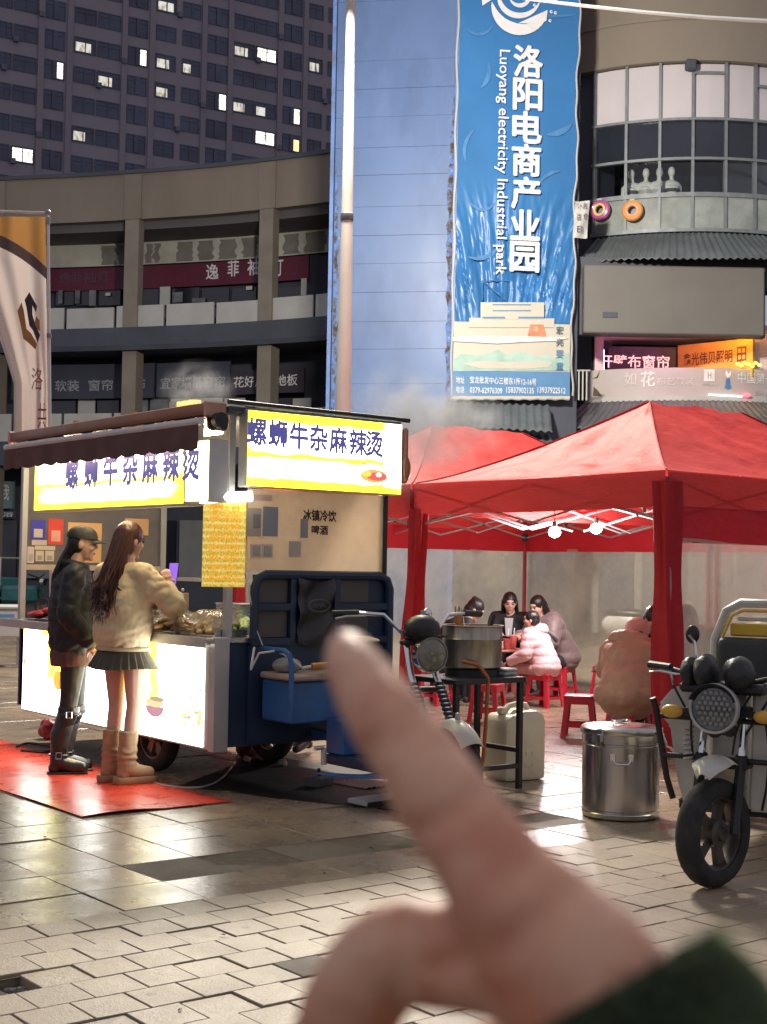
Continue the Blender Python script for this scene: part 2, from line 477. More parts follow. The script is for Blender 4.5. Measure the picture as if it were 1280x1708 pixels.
# ---------------------------------------------------------------- high-rise far behind
tower = empty('apartment_tower', (0, 0, 0), 0, 'huge purple grey apartment tower with rows of windows, a few of them lit', 'building')
M_hr = pm('tower_render', (.285, .25, .295), .9, var=.06, scale=.06, stain=(.22, .19, .235), stain_amt=.5, stain_scale=.05)
M_hr2 = pm('tower_rib', (.26, .225, .27), .9, var=.06, scale=.06)
M_hrw = pm('tower_window', (.065, .075, .13), .35, var=.35, scale=.25)
M_hrf = pm('tower_window_frame', (.14, .135, .18), .7)
M_lit = pm('lit_room', (.8, .8, .75), .6, var=.1, emit=(1.0, .97, .84), estr=2.2)
M_lit2 = pm('dim_lit_room', (.6, .6, .55), .6, emit=(.95, .92, .80), estr=.55)
for _m in (M_lit, M_lit2):      # curtains and furniture behind the lit panes
    _nt = _m.node_tree; _b = _nt.nodes['Principled BSDF']; _tc = N(_nt, 'ShaderNodeTexCoord').outputs['Object']; _mp = N(_nt, 'ShaderNodeMapping'); _mp.inputs['Scale'].default_value = (1, 1, .5); L(_nt, _tc, _mp.inputs[0])
    _c = ramp(_nt, noise(_nt, _mp.outputs[0], 2.4, 3), [(.35, (.30, .24, .17)), (.5, (.9, .84, .68)), (.62, (1, .98, .86))]).outputs[0]; L(_nt, _c, _b.inputs['Emission Color'])
M_lit3 = pm('warm_lit_room', (.6, .5, .3), .6, emit=(1.0, .62, .25), estr=1.5)
HP = at(0, 900, 132.0); HP.z = 0
HD = Vector((math.sin(R_(60)), math.cos(R_(60)), 0)); HN = Vector((HD.y, -HD.x, 0))      # along, outward
def hr_s(x, y):        # photo pixel -> distance along the facade, height
    r = ray(x, y); t = (HP - CAM).dot(HN) / r.dot(HN); p = CAM + r * t
    return (p - HP).dot(HD), p.z
def hr_p(s, z, o=0.0): q = HP + HD * s + HN * o; return Vector((q.x, q.y, z))
def hr_box(m, s0, s1, z0, z1, o0, o1):
    vs = [hr_p(s, z, o) for z in (z0, z1) for o in (o0, o1) for s in (s0, s1)]
    m._add(vs, [(0, 2, 3, 1), (4, 5, 7, 6), (0, 1, 5, 4), (2, 6, 7, 3), (0, 4, 6, 2), (1, 3, 7, 5)])
ST = 2.9
_, zrow = hr_s(39, 157)
m = MB(); hr_box(m, -14, 46, 0, 92, -14, 0); m.build('wall', M_hr, tower, 0)
# window columns in photo pixels at the row through y=157 (pairs: left, right, kind)
cols = [(-36, -20, 'n'), (-18, -2, 'w'), (0, 17, 'w'), (21, 59, 'w'), (74, 105, 'p'), (122, 157, 'w'), (161, 198, 'w'), (212, 243, 'p'), (258, 290, 'w'), (302, 331, 'w'),
        (344, 377, 'p'), (387, 422, 'w'), (425, 459, 'w'), (472, 500, 'p'), (513, 535, 'w'), (545, 575, 'w'), (590, 612, 'p')]
lit = {}   # (col, row) -> material, fraction
def find(x, y):
    s, z = hr_s(x, y); best = None
    for ci, (s0, s1, kd) in enumerate(SC_): 
        if s0 - .3 <= s <= s1 + .3: best = ci
    return best, round((z - zrow) / ST)
SC_ = []
for x0, x1, kd in cols:
    xm = (x0 + x1) / 2; yy = 157 + (xm - 39) * .163
    SC_.append((hr_s(x0, yy)[0], hr_s(x1, yy)[0], kd))
for x, y, k in [(267, 6, 2), (140, 77, 2), (238, 92, 1), (272, 98, 2), (101, 116, 1), (183, 137, 2), (268, 152, 2), (392, 79, 2), (443, 86, 1), (523, 101, 2), (369, 165, 1), (402, 174, 2),
                (440, 179, 2), (476, 182, 1), (440, 224, 1), (476, 234, 3), (37, 258, 1), (312, 108, 2), (122, 228, 2)]:
    lit[find(x, y)] = k
# vertical ribs and floor ledges
for x in (66, 114, 205, 251, 338, 382, 465, 507):
    s = hr_s(x, 157 + (x - 39) * .163)[0]; m = MB(); hr_box(m, s - .28, s + .28, 0, 92, .002, .16); m.build('wall_rib', M_hr2, tower, 0)
for ci, (s0, s1, kd) in enumerate(SC_):
    for ri in range(-4, 8):
        zc = zrow + ri * ST; h = 1.45 if kd != 'p' else 1.75
        z0, z1 = zc - h * .5, zc + h * .5
        k = lit.get((ci, ri), 0)
        m = MB()
        m.m(0); hr_box(m, s0, s1, z0, z1, -.0, .03)
        m.m(1)
        for q in (0, .5, 1): s = s0 + (s1 - s0) * q; hr_box(m, s - .05, s + .05, z0 - .05, z1 + .05, .03, .09)
        hr_box(m, s0, s1, z0 - .05, z0 + .05, .03, .08); hr_box(m, s0, s1, z1 - .05, z1 + .05, .03, .08)
        hr_box(m, s0, s1, z1 - .46, z1 - .40, .03, .07)
        mm = M_hrw
        if kd == 'p':
            m.m(2); sm = s0 + (s1 - s0) * .5; hr_box(m, sm - .22, sm + .22, z0, z1, .09, .14)
        o = m.build('window', [M_hrw, M_hrf, M_hr], tower, 0)
        if (ci * 7 + ri * 5) % 4 == 0 and kd == 'w':
            q = MB(); hr_box(q, s1 + .12, s1 + .62, z0 - .25, z0 + .25, .03, .35); q.build('air_conditioner', M_hrf, tower, 0)
        if k:
            mm = {1: M_lit, 2: M_lit2, 3: M_lit3}[k]; q = MB(); rr = random.Random(ci * 31 + ri)
            a, b = (0.06, .94) if k == 1 and kd == 'w' else (.54, .95) if kd == 'p' else (.05, .5 + .45 * rr.random())
            hr_box(q, s0 + (s1 - s0) * a, s0 + (s1 - s0) * b, z0 + .12, z1 - (.12 if k == 1 else .45), .03, .045)
            q.build('pane', mm, o, 0)

# ---------------------------------------------------------------- curved shopping arcade on the left
arcade = empty('shopping_arcade', (0, 0, 0), 0, 'curved beige shopping arcade with columns and dim shop signs below the apartment tower', 'building')
APX = [(-160, 46.2), (0, 45.2), (110, 44.75), (210, 44.2), (330, 43.45), (440, 42.55), (540, 41.6), (660, 40.2), (780, 38.6), (900, 37.2)]
AP = []
for x, d in APX: p = at(x, 940, d); AP.append(Vector((p.x, p.y, 0)))
AS = [0.0]
for a, b in zip(AP, AP[1:]): AS.append(AS[-1] + (b - a).length)
def arc_p(s, o=0.0, z=0.0):
    """point on the arcade's plan curve: s metres along, o metres towards the square"""
    def lin(t):
        k = max(0, min(len(AP) - 2, next((i for i in range(len(AS) - 1) if t < AS[i + 1]), len(AS) - 2)))
        return AP[k].lerp(AP[k + 1], (t - AS[k]) / (AS[k + 1] - AS[k]))
    p = (lin(s - .5) + lin(s + .5) + lin(s)) / 3; d = (lin(s + .6) - lin(s - .6)).normalized(); n = Vector((d.y, -d.x, 0))
    q = p + n * o; return Vector((q.x, q.y, z))
def arc_s(x, o=0.0):       # photo column -> s
    r = ray(x, 900); lo, hi = 0, AS[-1]
    for _ in range(40):
        mid = (lo + hi) / 2; q = arc_p(mid, o); px = project(Vector((q.x, q.y, 8)))[0]
        if px < x: lo = mid
        else: hi = mid
    return (lo + hi) / 2
def arc_z(x, y, o=0.0):
    q = arc_p(arc_s(x, o), o); r = ray(x, y); return CAM_H + r.z / r.y * q.y
def arc_band(m, s0, s1, z0, z1, o0, o1, n=None):
    n = n or max(1, int((s1 - s0) / .8)); rings = []
    for k in range(n + 1):
        s = s0 + (s1 - s0) * k / n
        rings.append([arc_p(s, o0, z0), arc_p(s, o1, z0), arc_p(s, o1, z1), arc_p(s, o0, z1)])
    m.loft(rings)
S0, S1 = 0.3, AS[-1] - .3
z_pt, z_sf = arc_z(210, 290), arc_z(210, 366)
m = MB(); arc_band(m, S0, S1, z_sf, z_pt, -.35, .0); m.build('parapet', M_beige, arcade, 40)
m = MB(); arc_band(m, S0, S1, z_pt, z_pt + .12, -.42, .07); m.build('coping', M_dkfascia, arcade, 40)
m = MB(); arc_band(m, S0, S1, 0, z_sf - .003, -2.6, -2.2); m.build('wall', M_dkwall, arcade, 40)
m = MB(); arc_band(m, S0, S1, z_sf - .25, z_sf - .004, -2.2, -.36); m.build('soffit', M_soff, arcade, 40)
zb0, zb1 = arc_z(210, 546), arc_z(210, 511)
zf0 = arc_z(210, 582)
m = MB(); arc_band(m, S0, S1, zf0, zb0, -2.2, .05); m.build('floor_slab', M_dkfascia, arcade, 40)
m = MB(); arc_band(m, S0, S1, zf0 - .06, zf0 + .10, .052, .16); m.build('slab_drip', M_dkwall, arcade, 40)
z2 = arc_z(30, 737)
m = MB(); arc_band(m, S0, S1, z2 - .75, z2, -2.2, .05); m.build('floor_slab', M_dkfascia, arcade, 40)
# white balustrade panels
s = S0 + .1; k = 0
while s < S1 - 1.6:
    m = MB(); arc_band(m, s, s + 1.62, zb0 + .02, zb1 + (.03 if k % 3 else 0), -.12, -.06, 2); m.build('balustrade_panel', M_white_p, arcade, 0); s += 1.72; k += 1
s = S0 + .1
while s < S1 - 1.6:
    m = MB(); arc_band(m, s, s + 1.62, z2 + .02, z2 + .9, -.12, -.06, 2); m.build('balustrade_panel', M_white_p, arcade, 0); s += 1.72
# columns
for x in (-12, 216, 441, 640):
    s = arc_s(x)
    m = MB(); arc_band(m, s - .24, s + .24, zb0 + .002, z_sf - .002, -.33, .03, 1); m.build('column', M_colm, arcade, 0)
    m = MB(); arc_band(m, s - .24, s + .24, 0, zf0 - .064, -.5, .0, 1); m.build('column', M_colm, arcade, 0)
    m = MB(); arc_band(m, s - .30, s + .30, z_sf + .002, z_pt - .02, .0, .05, 1); m.build('pilaster', M_beige, arcade, 0)
def arc_sign(x0, x1, y0, y1, mat, o=-1.9, th=.06, name='sign_board', yref=None):
    sa, sb = arc_s(x0, o), arc_s(x1, o); xr = (x0 + x1) / 2 if yref is None else yref
    za, zc = arc_z(xr, y1, o), arc_z(xr, y0, o)
    m = MB(); arc_band(m, sa, sb, za, zc, o - th, o); return m.build(name, mat, arcade, 0), sa, sb, za, zc
def arc_text(t, par, x0, x1, y0, y1, mat, o, bold=.012):
    xm = (x0 + x1) / 2; sa, sb = arc_s(x0, o), arc_s(x1, o); za, zc = arc_z(xm, y1, o), arc_z(xm, y0, o)
    w = sb - sa
    put_text(t, mat, par, (0, 0, za), (1, 0, 0), (0, 0, 1), w=w, h=zc - za, bold=bold, warp=lambda p: arc_p(sa + p.x, o + .02, p.z))
# third-floor: ceiling light boxes, torn poster band, red sign, shopfront glass
for x0, x1, y0, y1 in [(85, 150, 383, 398), (158, 205, 381, 397), (232, 262, 385, 393), (283, 380, 376, 390), (398, 428, 367, 383), (455, 500, 366, 376), (522, 540, 352, 370)]:
    arc_sign(x0, x1, y0, y1, M_pale, -1.7, .3, 'ceiling_panel')
o, *_ = arc_sign(40, 560, 405, 442, M_pale, -1.95, .08, 'poster_band', 210)
rr = random.Random(11)
M_torn = pm('torn_glue', (.20, .195, .18), .9, var=.2, scale=2)
for x0, x1 in [(165, 188), (192, 207), (238, 250), (252, 262), (292, 318), (326, 352), (362, 390), (400, 425), (470, 496), (505, 540)]:
    sa, sb = arc_s(x0, -1.94), arc_s(x1, -1.94); za, zc = arc_z(210, 440, -1.94), arc_z(210, 408, -1.94)
    m = MB(); n = 7; L_ = [(sa + rr.uniform(-.06, .06), za + (zc - za) * k / n) for k in range(n + 1)]; R2 = [(sb + rr.uniform(-.05, .05), za + (zc - za) * k / n) for k in range(n + 1)]
    m.loft([[arc_p(a, -1.94, z), arc_p(b, -1.94, z)] for (a, z), (b, _) in zip(L_, R2)], closed=False); m.build('torn_patch', M_torn, o, 0)
o, *_ = arc_sign(40, 512, 442, 480, M_redsign, -1.88, .08, 'sign_board', 260)
arc_text('逸', o, 341, 362, 440, 466, M_letter_w, -1.88); arc_text('菲', o, 377, 396, 434, 461, M_letter_w, -1.88)
arc_text('袖', o, 410, 430, 431, 459, M_letter_w, -1.88); arc_text('灯', o, 452, 470, 431, 461, M_letter_w, -1.88)
arc_text('逸菲袖灯', o, 95, 180, 452, 472, M_letter_dk, -1.88)
M_shopin = pm('shop_interior', (.16, .17, .2), .7, var=.6, scale=1.6)
for x0, x1 in [(90, 120), (124, 158), (162, 198), (236, 262), (284, 330), (334, 380), (384, 425), (458, 500)]:
    arc_sign(x0, x1, 480, 509, M_dkglass, -1.95, .05, 'shop_window')
for x0, x1, y0, y1, mt in [(264, 281, 478, 509, M_white_p), (285, 302, 487, 504, M_shopin), (94, 101, 484, 506, M_shopin), (122, 130, 484, 506, M_shopin), (146, 157, 484, 510, M_shopin), (173, 181, 488, 493, M_white_p),
                       (408, 418, 477, 483, M_white_p), (500, 509, 464, 492, M_white_p), (318, 340, 497, 504, M_shopin)]:
    arc_sign(x0, x1, y0, y1, mt, -1.86, .03, 'shop_fitting')
# second floor: signs and glazing
o, *_ = arc_sign(20, 258, 608, 665, M_greysign, -1.6, .1, 'sign_board', 130)
arc_text('软装', o, 93, 134, 634, 653, M_letter_g, -1.6); arc_text('窗帘', o, 149, 190, 633, 652, M_letter_g, -1.6); arc_text('布', o, 226, 244, 630, 650, M_letter_g, -1.6)
o, *_ = arc_sign(262, 384, 604, 661, M_greysign, -1.62, .1)
arc_text('宜家墙纸窗帘', o, 269, 377, 628, 648, M_letter_g, -1.62)
o, *_ = arc_sign(387, 508, 616, 656, M_plum, -1.5, .1)
arc_text('花好月圆地板', o, 391, 498, 626, 645, M_letter_w, -1.5)
for x0, x1, mt in [(88, 128, M_dkglass), (132, 160, M_white_p), (164, 200, M_dkglass), (228, 248, M_shopin), (252, 282, M_shopin), (286, 372, M_pale), (376, 410, M_white_p), (428, 455, M_shopin), (458, 488, M_plum), (490, 520, M_white_p)]:
    arc_sign(x0, x1, 664, 702 if mt in (M_pale, M_white_p) else 736, mt, -1.9, .05, 'shop_window')
o, *_ = arc_sign(284, 364, 669, 690, pm('cream_sign', (.42, .41, .37), .6), -1.80, .08)
arc_text('地毯壁纸地板', o, 309, 352, 674, 682, M_letter_g, -1.80)
# ground floor
M_teal = pm('pale_teal_sign', (.16, .24, .25), .6, var=.2, scale=1)
o, *_ = arc_sign(-60, 27, 803, 848, M_teal, -1.3, .15); arc_text('建材找我', o, -40, 22, 808, 835, M_letter_w, -1.3)
o, *_ = arc_sign(-60, 34, 852, 864, M_greysign, -1.3, .12); arc_text('陶瓷卫浴', o, -45, 30, 854, 862, M_letter_w, -1.3)
M_shut = pm('roller_shutter', (.20, .205, .22), .6, var=.15, scale=1)
for k, (x0, x1) in enumerate([(-60, -4), (0, 36), (44, 120), (128, 205), (228, 300), (306, 376), (382, 432), (450, 540), (556, 632)]):
    arc_sign(x0, x1, 868, 965, M_dkglass if k % 3 != 2 else M_shut, -2.0, .06, 'shop_front')

# ---------------------------------------------------------------- round corner building on the right
corner = empty('corner_building', (0, 0, 0), 0, 'round corner building with curved glazing, corrugated awnings and shop signs', 'building')
RC, RR = Vector((7.35, 36.6, 0)), 4.6
def rc_p(a, r, z): return Vector((RC.x + math.sin(a) * r, RC.y - math.cos(a) * r, z))     # a = 0 towards the camera
def rc_a(x, y=500, r=RR):
    lo, hi = -1.5, 1.5
    for _ in range(40):
        mid = (lo + hi) / 2
        if project(rc_p(mid, r, 8))[0] < x: lo = mid
        else: hi = mid
    return (lo + hi) / 2
def rc_z(y, x=1130, r=RR):
    q = rc_p(rc_a(x, 0, r), r, 0); rr = ray(x, y); return CAM_H + rr.z / rr.y * q.y
def rc_band(m, a0, a1, z0, z1, r0, r1, n=None):
    n = n or max(1, int(abs(a1 - a0) / .1)); rings = []
    for k in range(n + 1):
        a = a0 + (a1 - a0) * k / n; rings.append([rc_p(a, r0, z0), rc_p(a, r1, z0), rc_p(a, r1, z1), rc_p(a, r0, z1)])
    m.loft(rings)
A0, A1 = -1.35, 1.45
zg1, zp0, zm, zs, zbb = rc_z(104), rc_z(199), rc_z(265), rc_z(325), rc_z(384)
m = MB(); rc_band(m, A0, A1, zg1, 17.2, RR - .4, RR + .12, 40); m.build('parapet', M_beige, corner, 40)
m = MB(); rc_band(m, A0, A1, zg1 + .95, zg1 + 1.02, RR + .122, RR + .15, 40); m.build('string_course', M_colm, corner, 40)
m = MB(); rc_band(m, A0, A1, 0, zg1, RR - 2.6, RR - 2.4, 30); m.build('wall', M_dkwall, corner, 40)
m = MB(); rc_band(m, A0, rc_a(986), 5.4, zg1 - .002, RR - 1.2, RR - .05, 8); m.build('dark_return', M_dkfascia, corner, 40)
M_blind = pm('pale_blind', (.60, .58, .63), .7, var=.05, scale=.8)
M_cglass = pm('night_glass', (.022, .027, .042), .08, var=.3, scale=.5, spec=.8)
M_balg = pm('balustrade_glass', (.30, .34, .33), .25, var=.25, scale=1.5, stain=(.18, .2, .2), stain_amt=.5, stain_scale=2)
xm = [990, 1043, 1099, 1154, 1209, 1258, 1306, 1350]
for k in range(len(xm) - 1):
    a, b = rc_a(xm[k]) + .004, rc_a(xm[k + 1]) - .004
    m = MB(); rc_band(m, a, b, zp0 + .02, zg1 - .03, RR - .06, RR - .03, 2); m.build('blind_panel', M_blind, corner, 0)
    m = MB(); rc_band(m, a, b, zm + .02, zp0 - .02, RR - .06, RR - .03, 2); m.build('glass_pane', M_cglass, corner, 0)
    # lower row is clear: the mannequins stand behind it
    m = MB(); rc_band(m, a, b, zbb + .05, zs - .03, RR - .04, RR + .0, 2); m.build('balustrade_pane', M_balg, corner, 0)
m = MB(); rc_band(m, A0, A1, zs - 1, zs - .04, RR - 2.4, RR - .07, 30); m.build('display_floor', M_dkfascia, corner, 40)
for x in xm:
    a = rc_a(x); m = MB(); rc_band(m, a - .007, a + .007, zbb, zg1 - .002, RR - .08, RR + .05, 1); m.build('mullion', M_mull, corner, 0)
for z, th in ((zp0, .03), (zm, .03), (zs, .05), (zbb, .04)):
    m = MB(); rc_band(m, rc_a(986), A1, z - th, z + th, RR - .03, RR + .07, 24); m.build('transom', M_mull, corner, 0)
for x, y in ((1154, 122), (1258, 140)):
    a, b = rc_a(x + 2), rc_a(x + (52 if x < 1200 else 46)); z = rc_z(y); m = MB(); rc_band(m, a, b, z - .03, z + .03, RR - .03, RR + .05, 2); m.build('transom', M_mull, corner, 0)
m = MB(); q = rc_p(rc_a(1148), RR + .18, rc_z(112)); m.box(q.x - .12, q.x + .12, q.y - .1, q.y + .1, q.z - .14, q.z + .1, .03); m.cyl(q, rc_p(rc_a(1148), RR, q.z), .03); m.build('flood_lamp', M_dkfascia, corner)
# corrugated awnings
M_corr = pm('slate_corrugated_sheet', (.105, .125, .135), .55, metal=.0, var=.2, scale=1.2, stain=(.06, .06, .06), stain_amt=.5, stain_scale=1.5)
def corr_awning(path, zt, zb, name, par, pitch=.17, amp=.022):
    """path: list of (top point, eave point) in plan along its length"""
    L0 = [0.0]
    for (a, b), (c, d) in zip(path, path[1:]): L0.append(L0[-1] + (d - b).length)
    n = int(L0[-1] / (pitch / 6)); m = MB(); rings = []
    for k in range(n + 1):
        s = L0[-1] * k / n; i = max(0, min(len(path) - 2, next((j for j in range(len(L0) - 1) if s <= L0[j + 1]), len(L0) - 2)))
        t = (s - L0[i]) / (L0[i + 1] - L0[i]); A = path[i][0].lerp(path[i + 1][0], t); B = path[i][1].lerp(path[i + 1][1], t)
        w = amp * math.sin(2 * PI * s / pitch); sag = .02 * math.sin(s * 1.7)
        rings.append([Vector((A.x, A.y, zt + w)), Vector(((A.x + B.x) / 2, (A.y + B.y) / 2, (zt + zb) / 2 + w)), Vector((B.x, B.y, zb + w + sag)), Vector((B.x, B.y, zb + w + sag - .03)), Vector((A.x, A.y, zt + w - .03))])
    m.loft(rings); return m.build(name, M_corr, par, 60)
z1t, z1b = rc_z(388, 1130, RR + .1), rc_z(428, 1130, RR + 1.2)
corr_awning([(rc_p(a, RR + .06, 0), rc_p(a, RR + 1.2, 0)) for a in np.linspace(rc_a(960, 0, RR + 1.2), A1, 26)], z1t, z1b, 'awning', corner)
m = MB(); rc_band(m, rc_a(966, 0, RR + .5), A1, z1b - .5, z1b - .05, RR - .3, RR + .5, 24); m.build('dark_fascia', M_dkfascia, corner, 40)
# blank grey hoarding, flat
BD = 31.1
def flat(x, y, d=BD): return at(x, y, d)
M_hoard = pm('blank_grey_hoarding', (.17, .165, .155), .7, var=.06, scale=.5, stain=(.13, .125, .12), stain_amt=.4, stain_scale=.4)
a, b = flat(974, 555), flat(1277, 446); m = MB(); m.box(a.x, b.x, BD, BD + .35, a.z, b.z, .03); o = m.build('billboard', M_hoard, corner)
m = MB(); q = flat(1018, 525); m.box(q.x - .16, q.x + .16, BD - .02, BD - .003, q.z - .06, q.z + .06); m.build('plate', M_dkfascia, o, 0)
m = MB(); m.box(a.x - .1, b.x + .1, BD + .36, BD + .6, a.z + .02, b.z + .25); m.build('billboard_backing', M_dkfascia, corner, 0)
# lit recess with shop signs under the hoarding
zr1, zr0 = rc_z(557, 1130, RR - .3), rc_z(640, 1130, RR - .3)
pa, pb = flat(1002, 600, 31.9), flat(1270, 600, 31.9)
M_pinkw = pm('pink_lit_plaster', (.75, .62, .66), .8, var=.05)
m = MB(); m.box(pa.x, pb.x + .2, 31.6, 34.0, zr1, zr1 + .1); m.build('recess_ceiling', M_pinkw, corner, 0)
m = MB(); m.box(pa.x, pa.x + .2, 32.75, 34.0, zr0 - .2, zr1 - .002); m.build('recess_side', M_pinkw, corner, 0)
M_pktube = pm('pink_neon', (.9, .4, .7), .5, emit=(1, .25, .60), estr=40); M_ortube = pm('orange_neon', (.9, .5, .2), .5, emit=(1, .45, .08), estr=40)
for xa, xb, mt in ((.25, .52, M_pktube), (.56, .93, M_ortube)): m = MB(); m.cyl((pa.x + (pb.x - pa.x) * xa, 31.75, zr1 - .06), (pa.x + (pb.x - pa.x) * xb, 31.75, zr1 - .06), .03); m.build('neon_tube', mt, corner)
m = MB(); m.cyl((pa.x + .25, 33.0, zr0 + .1), (pa.x + .25, 33.0, zr1 - .3), .004); m.build('neon_tube', M_pktube, corner)
m = MB(); m.box(pb.x - .05, pb.x + .3, 32.3, 33.9, zr0 - .2, zr1 - .003); m.build('recess_side', M_pinkw, corner, 0)
M_blks = pm('black_sign', (.03, .028, .04), .5)
M_neonpk = pm('pink_letter', (.8, .6, .6), .5, emit=(1, .58, .52), estr=.8)
c0, c1 = flat(1016, 600, 33.2), flat(1128, 600, 33.2)
m = MB(); m.box(c0.x, c1.x, 33.2, 33.35, flat(1050, 640, 33.2).z, flat(1050, 578, 33.2).z); o = m.build('sign_board', M_blks, corner, 0)
put_text('开壁布窗帘', M_neonpk, o, flat(1000, 613, 33.18), (1, 0, 0), (0, 0, 1), w=flat(1117, 600, 33.18).x - flat(1000, 600, 33.18).x, h=flat(1050, 591, 33.18).z - flat(1050, 613, 33.18).z, bold=.012)
M_ochre = pm('ochre_sign', (.62, .36, .07), .6, var=.08)
g0, g1 = flat(1131, 600, 33.2), flat(1256, 600, 31.95)
zz0, zz1 = flat(1190, 622, 32.5).z, flat(1190, 575, 32.5).z
m = MB(); m.loft([[g0 * 1, Vector((g0.x, g0.y + .1, 0)), ], ], closed=False) if False else None
def plank(p, q, z0, z1, th=.1):
    d = Vector((q.x - p.x, q.y - p.y, 0)).normalized(); n = Vector((-d.y, d.x, 0)) * th; m = MB()
    vs = []
    for z in (z0, z1):
        for a in (p, q, Vector((q.x, q.y, 0)) + n, Vector((p.x, p.y, 0)) + n): vs.append((a.x, a.y, z))
    m._add(vs, [(0, 1, 2, 3), (4, 7, 6, 5), (0, 4, 5, 1), (1, 5, 6, 2), (2, 6, 7, 3), (3, 7, 4, 0)]); return m
o = plank(g0, g1, zz0 - .15, zz1 + .08).build('sign_board', M_ochre, corner, 0)
dd = Vector((g1.x - g0.x, g1.y - g0.y, 0)); ln = dd.length; dd.normalize(); nn = Vector((dd.y, -dd.x, 0)) * .015
M_brn = pm('brown_letter', (.12, .055, .015), .6)
put_text('鑫光伟贝照明', M_brn, o, Vector((g0.x, g0.y, (zz0 + zz1) / 2 - .10)) + dd * (ln * .08) + nn, dd, (0, 0, 1), w=ln * .66, h=.30, bold=.01)
put_text('田', M_brn, o, Vector((g0.x, g0.y, (zz0 + zz1) / 2 - .12)) + dd * (ln * .80) + nn, dd, (0, 0, 1), w=ln * .12, h=.36, bold=.01)
# curved pale sign band with faded writing, rails and lights
zs0, zs1 = rc_z(664, 1130, RR + .1), rc_z(613, 1130, RR + .1)
M_psign = pm('faded_sign_band', (.50, .46, .46), .6, var=.10, scale=.6, stain=(.36, .30, .32), stain_amt=.5, stain_scale=.6)
m = MB(); rc_band(m, rc_a(983, 0, RR + .1), A1, zs0 + .06, zs1, RR + .02, RR + .1, 24); sb = m.build('sign_band', M_psign, corner, 40)
m = MB(); rc_band(m, rc_a(980, 0, RR + .1), A1, zs0 - .06, zs0 + .055, RR + .0, RR + .14, 24); m.build('band_edge', M_white_p, corner, 40)
def rc_text(t, x0, x1, y0, y1, mat, par, r, bold=.01):
    a0, a1 = rc_a(x0, 0, r), rc_a(x1, 0, r); za, zb = rc_z(y1, (x0 + x1) / 2, r), rc_z(y0, (x0 + x1) / 2, r)
    put_text(t, mat, par, (0, 0, za), (1, 0, 0), (0, 0, 1), w=(a1 - a0) * r, h=zb - za, bold=bold, warp=lambda p: rc_p(a0 + p.x / r, r + .015, p.z))
M_pl = pm('pale_letter', (.62, .60, .58), .6); M_w2 = pm('white_letter_two', (.80, .80, .82), .6); M_blu = pm('blue_mark', (.08, .22, .5), .5); M_bro2 = pm('brown_mark', (.10, .06, .04), .6)
rc_text('花', 1071, 1095, 619, 645, M_w2, sb, RR + .1); rc_text('布艺软装', 1098, 1160, 629, 643, M_pl, sb, RR + .1); rc_text('如', 1044, 1064, 621, 644, M_pl, sb, RR + .1)
rc_text('中国第一', 1232, 1292, 622, 640, M_w2, sb, RR + .1); rc_text('品牌窗帘', 1259, 1290, 651, 660, M_pl, sb, RR + .1)
def rc_poly(pts, mat, par, r, name):
    m = MB(); m._add([rc_p(rc_a(x, 0, r), r + .012, rc_z(y, x, r)) for x, y in pts], [tuple(range(len(pts)))]); return m.build(name, mat, par, 0)
rc_poly([(1176, 616), (1194, 616), (1194, 636), (1176, 636)], M_w2, sb, RR + .1, 'logo_square'); rc_text('H', 1182, 1188, 620, 631, M_psign, sb, RR + .115)
rc_text('布兰家居', 1172, 1198, 639, 643, M_pl, sb, RR + .1)
rc_poly([(1213, 617), (1217, 624), (1221, 617), (1221, 626), (1218, 630), (1214, 630), (1211, 624)], M_w2, sb, RR + .1, 'emblem_top')
rc_poly([(1213, 631), (1219, 631), (1220, 642), (1222, 647), (1216, 650), (1210, 647), (1212, 642)], M_blu, sb, RR + .1, 'emblem_base')
rc_poly([(993, 645), (999, 650), (1007, 660), (992, 660)], M_bro2, sb, RR + .1, 'painted_leaf'); rc_poly([(1003, 618), (998, 628), (990, 632), (1000, 630)], M_bro2, sb, RR + .1, 'painted_leaf')
M_ylamp = pm('yellow_lamp', (.9, .7, .1), .5, emit=(1, .78, .08), estr=3.0)
M_rlamp = pm('red_lamp', (.9, .1, .15), .5, emit=(1, .12, .18), estr=2.0)
M_wlamp = pm('white_tube', (.9, .9, .9), .5, emit=(1, .97, .95), estr=1.2)
m = MB()
for k in range(7): q = rc_p(rc_a(1232 + k * 6, 0, RR + .16), RR + .16, rc_z(609 + 3 * math.sin(k * 2.1), 1240)); m.ell(q, (.05, .04, .035), 8, 6)
m.build('string_lights', M_ylamp, corner)
m = MB(); m.cyl(rc_p(rc_a(1184, 0, RR + .16), RR + .18, rc_z(660, 1184)), rc_p(rc_a(1240, 0, RR + .16), RR + .18, rc_z(663, 1240)), .022); m.build('tube_light', M_wlamp, corner)
m = MB(); m.ell(rc_p(rc_a(1246, 0, RR + .16), RR + .2, rc_z(661, 1246)), (.10, .05, .05), 10, 6); m.build('red_light', M_rlamp, corner)
# railing bars by the banner
m = MB()
for k in range(5): q = flat(953 + k * 6.5, 640, 31.3); m.cyl((q.x, q.y, flat(953, 667, 31.3).z), (q.x, q.y, flat(953, 618, 31.3).z), .018, n=6)
q0, q1 = flat(950, 618, 31.3), flat(985, 618, 31.3); m.cyl(q0, q1, .022, n=6); m.build('railing', M_white_p, corner, 60)
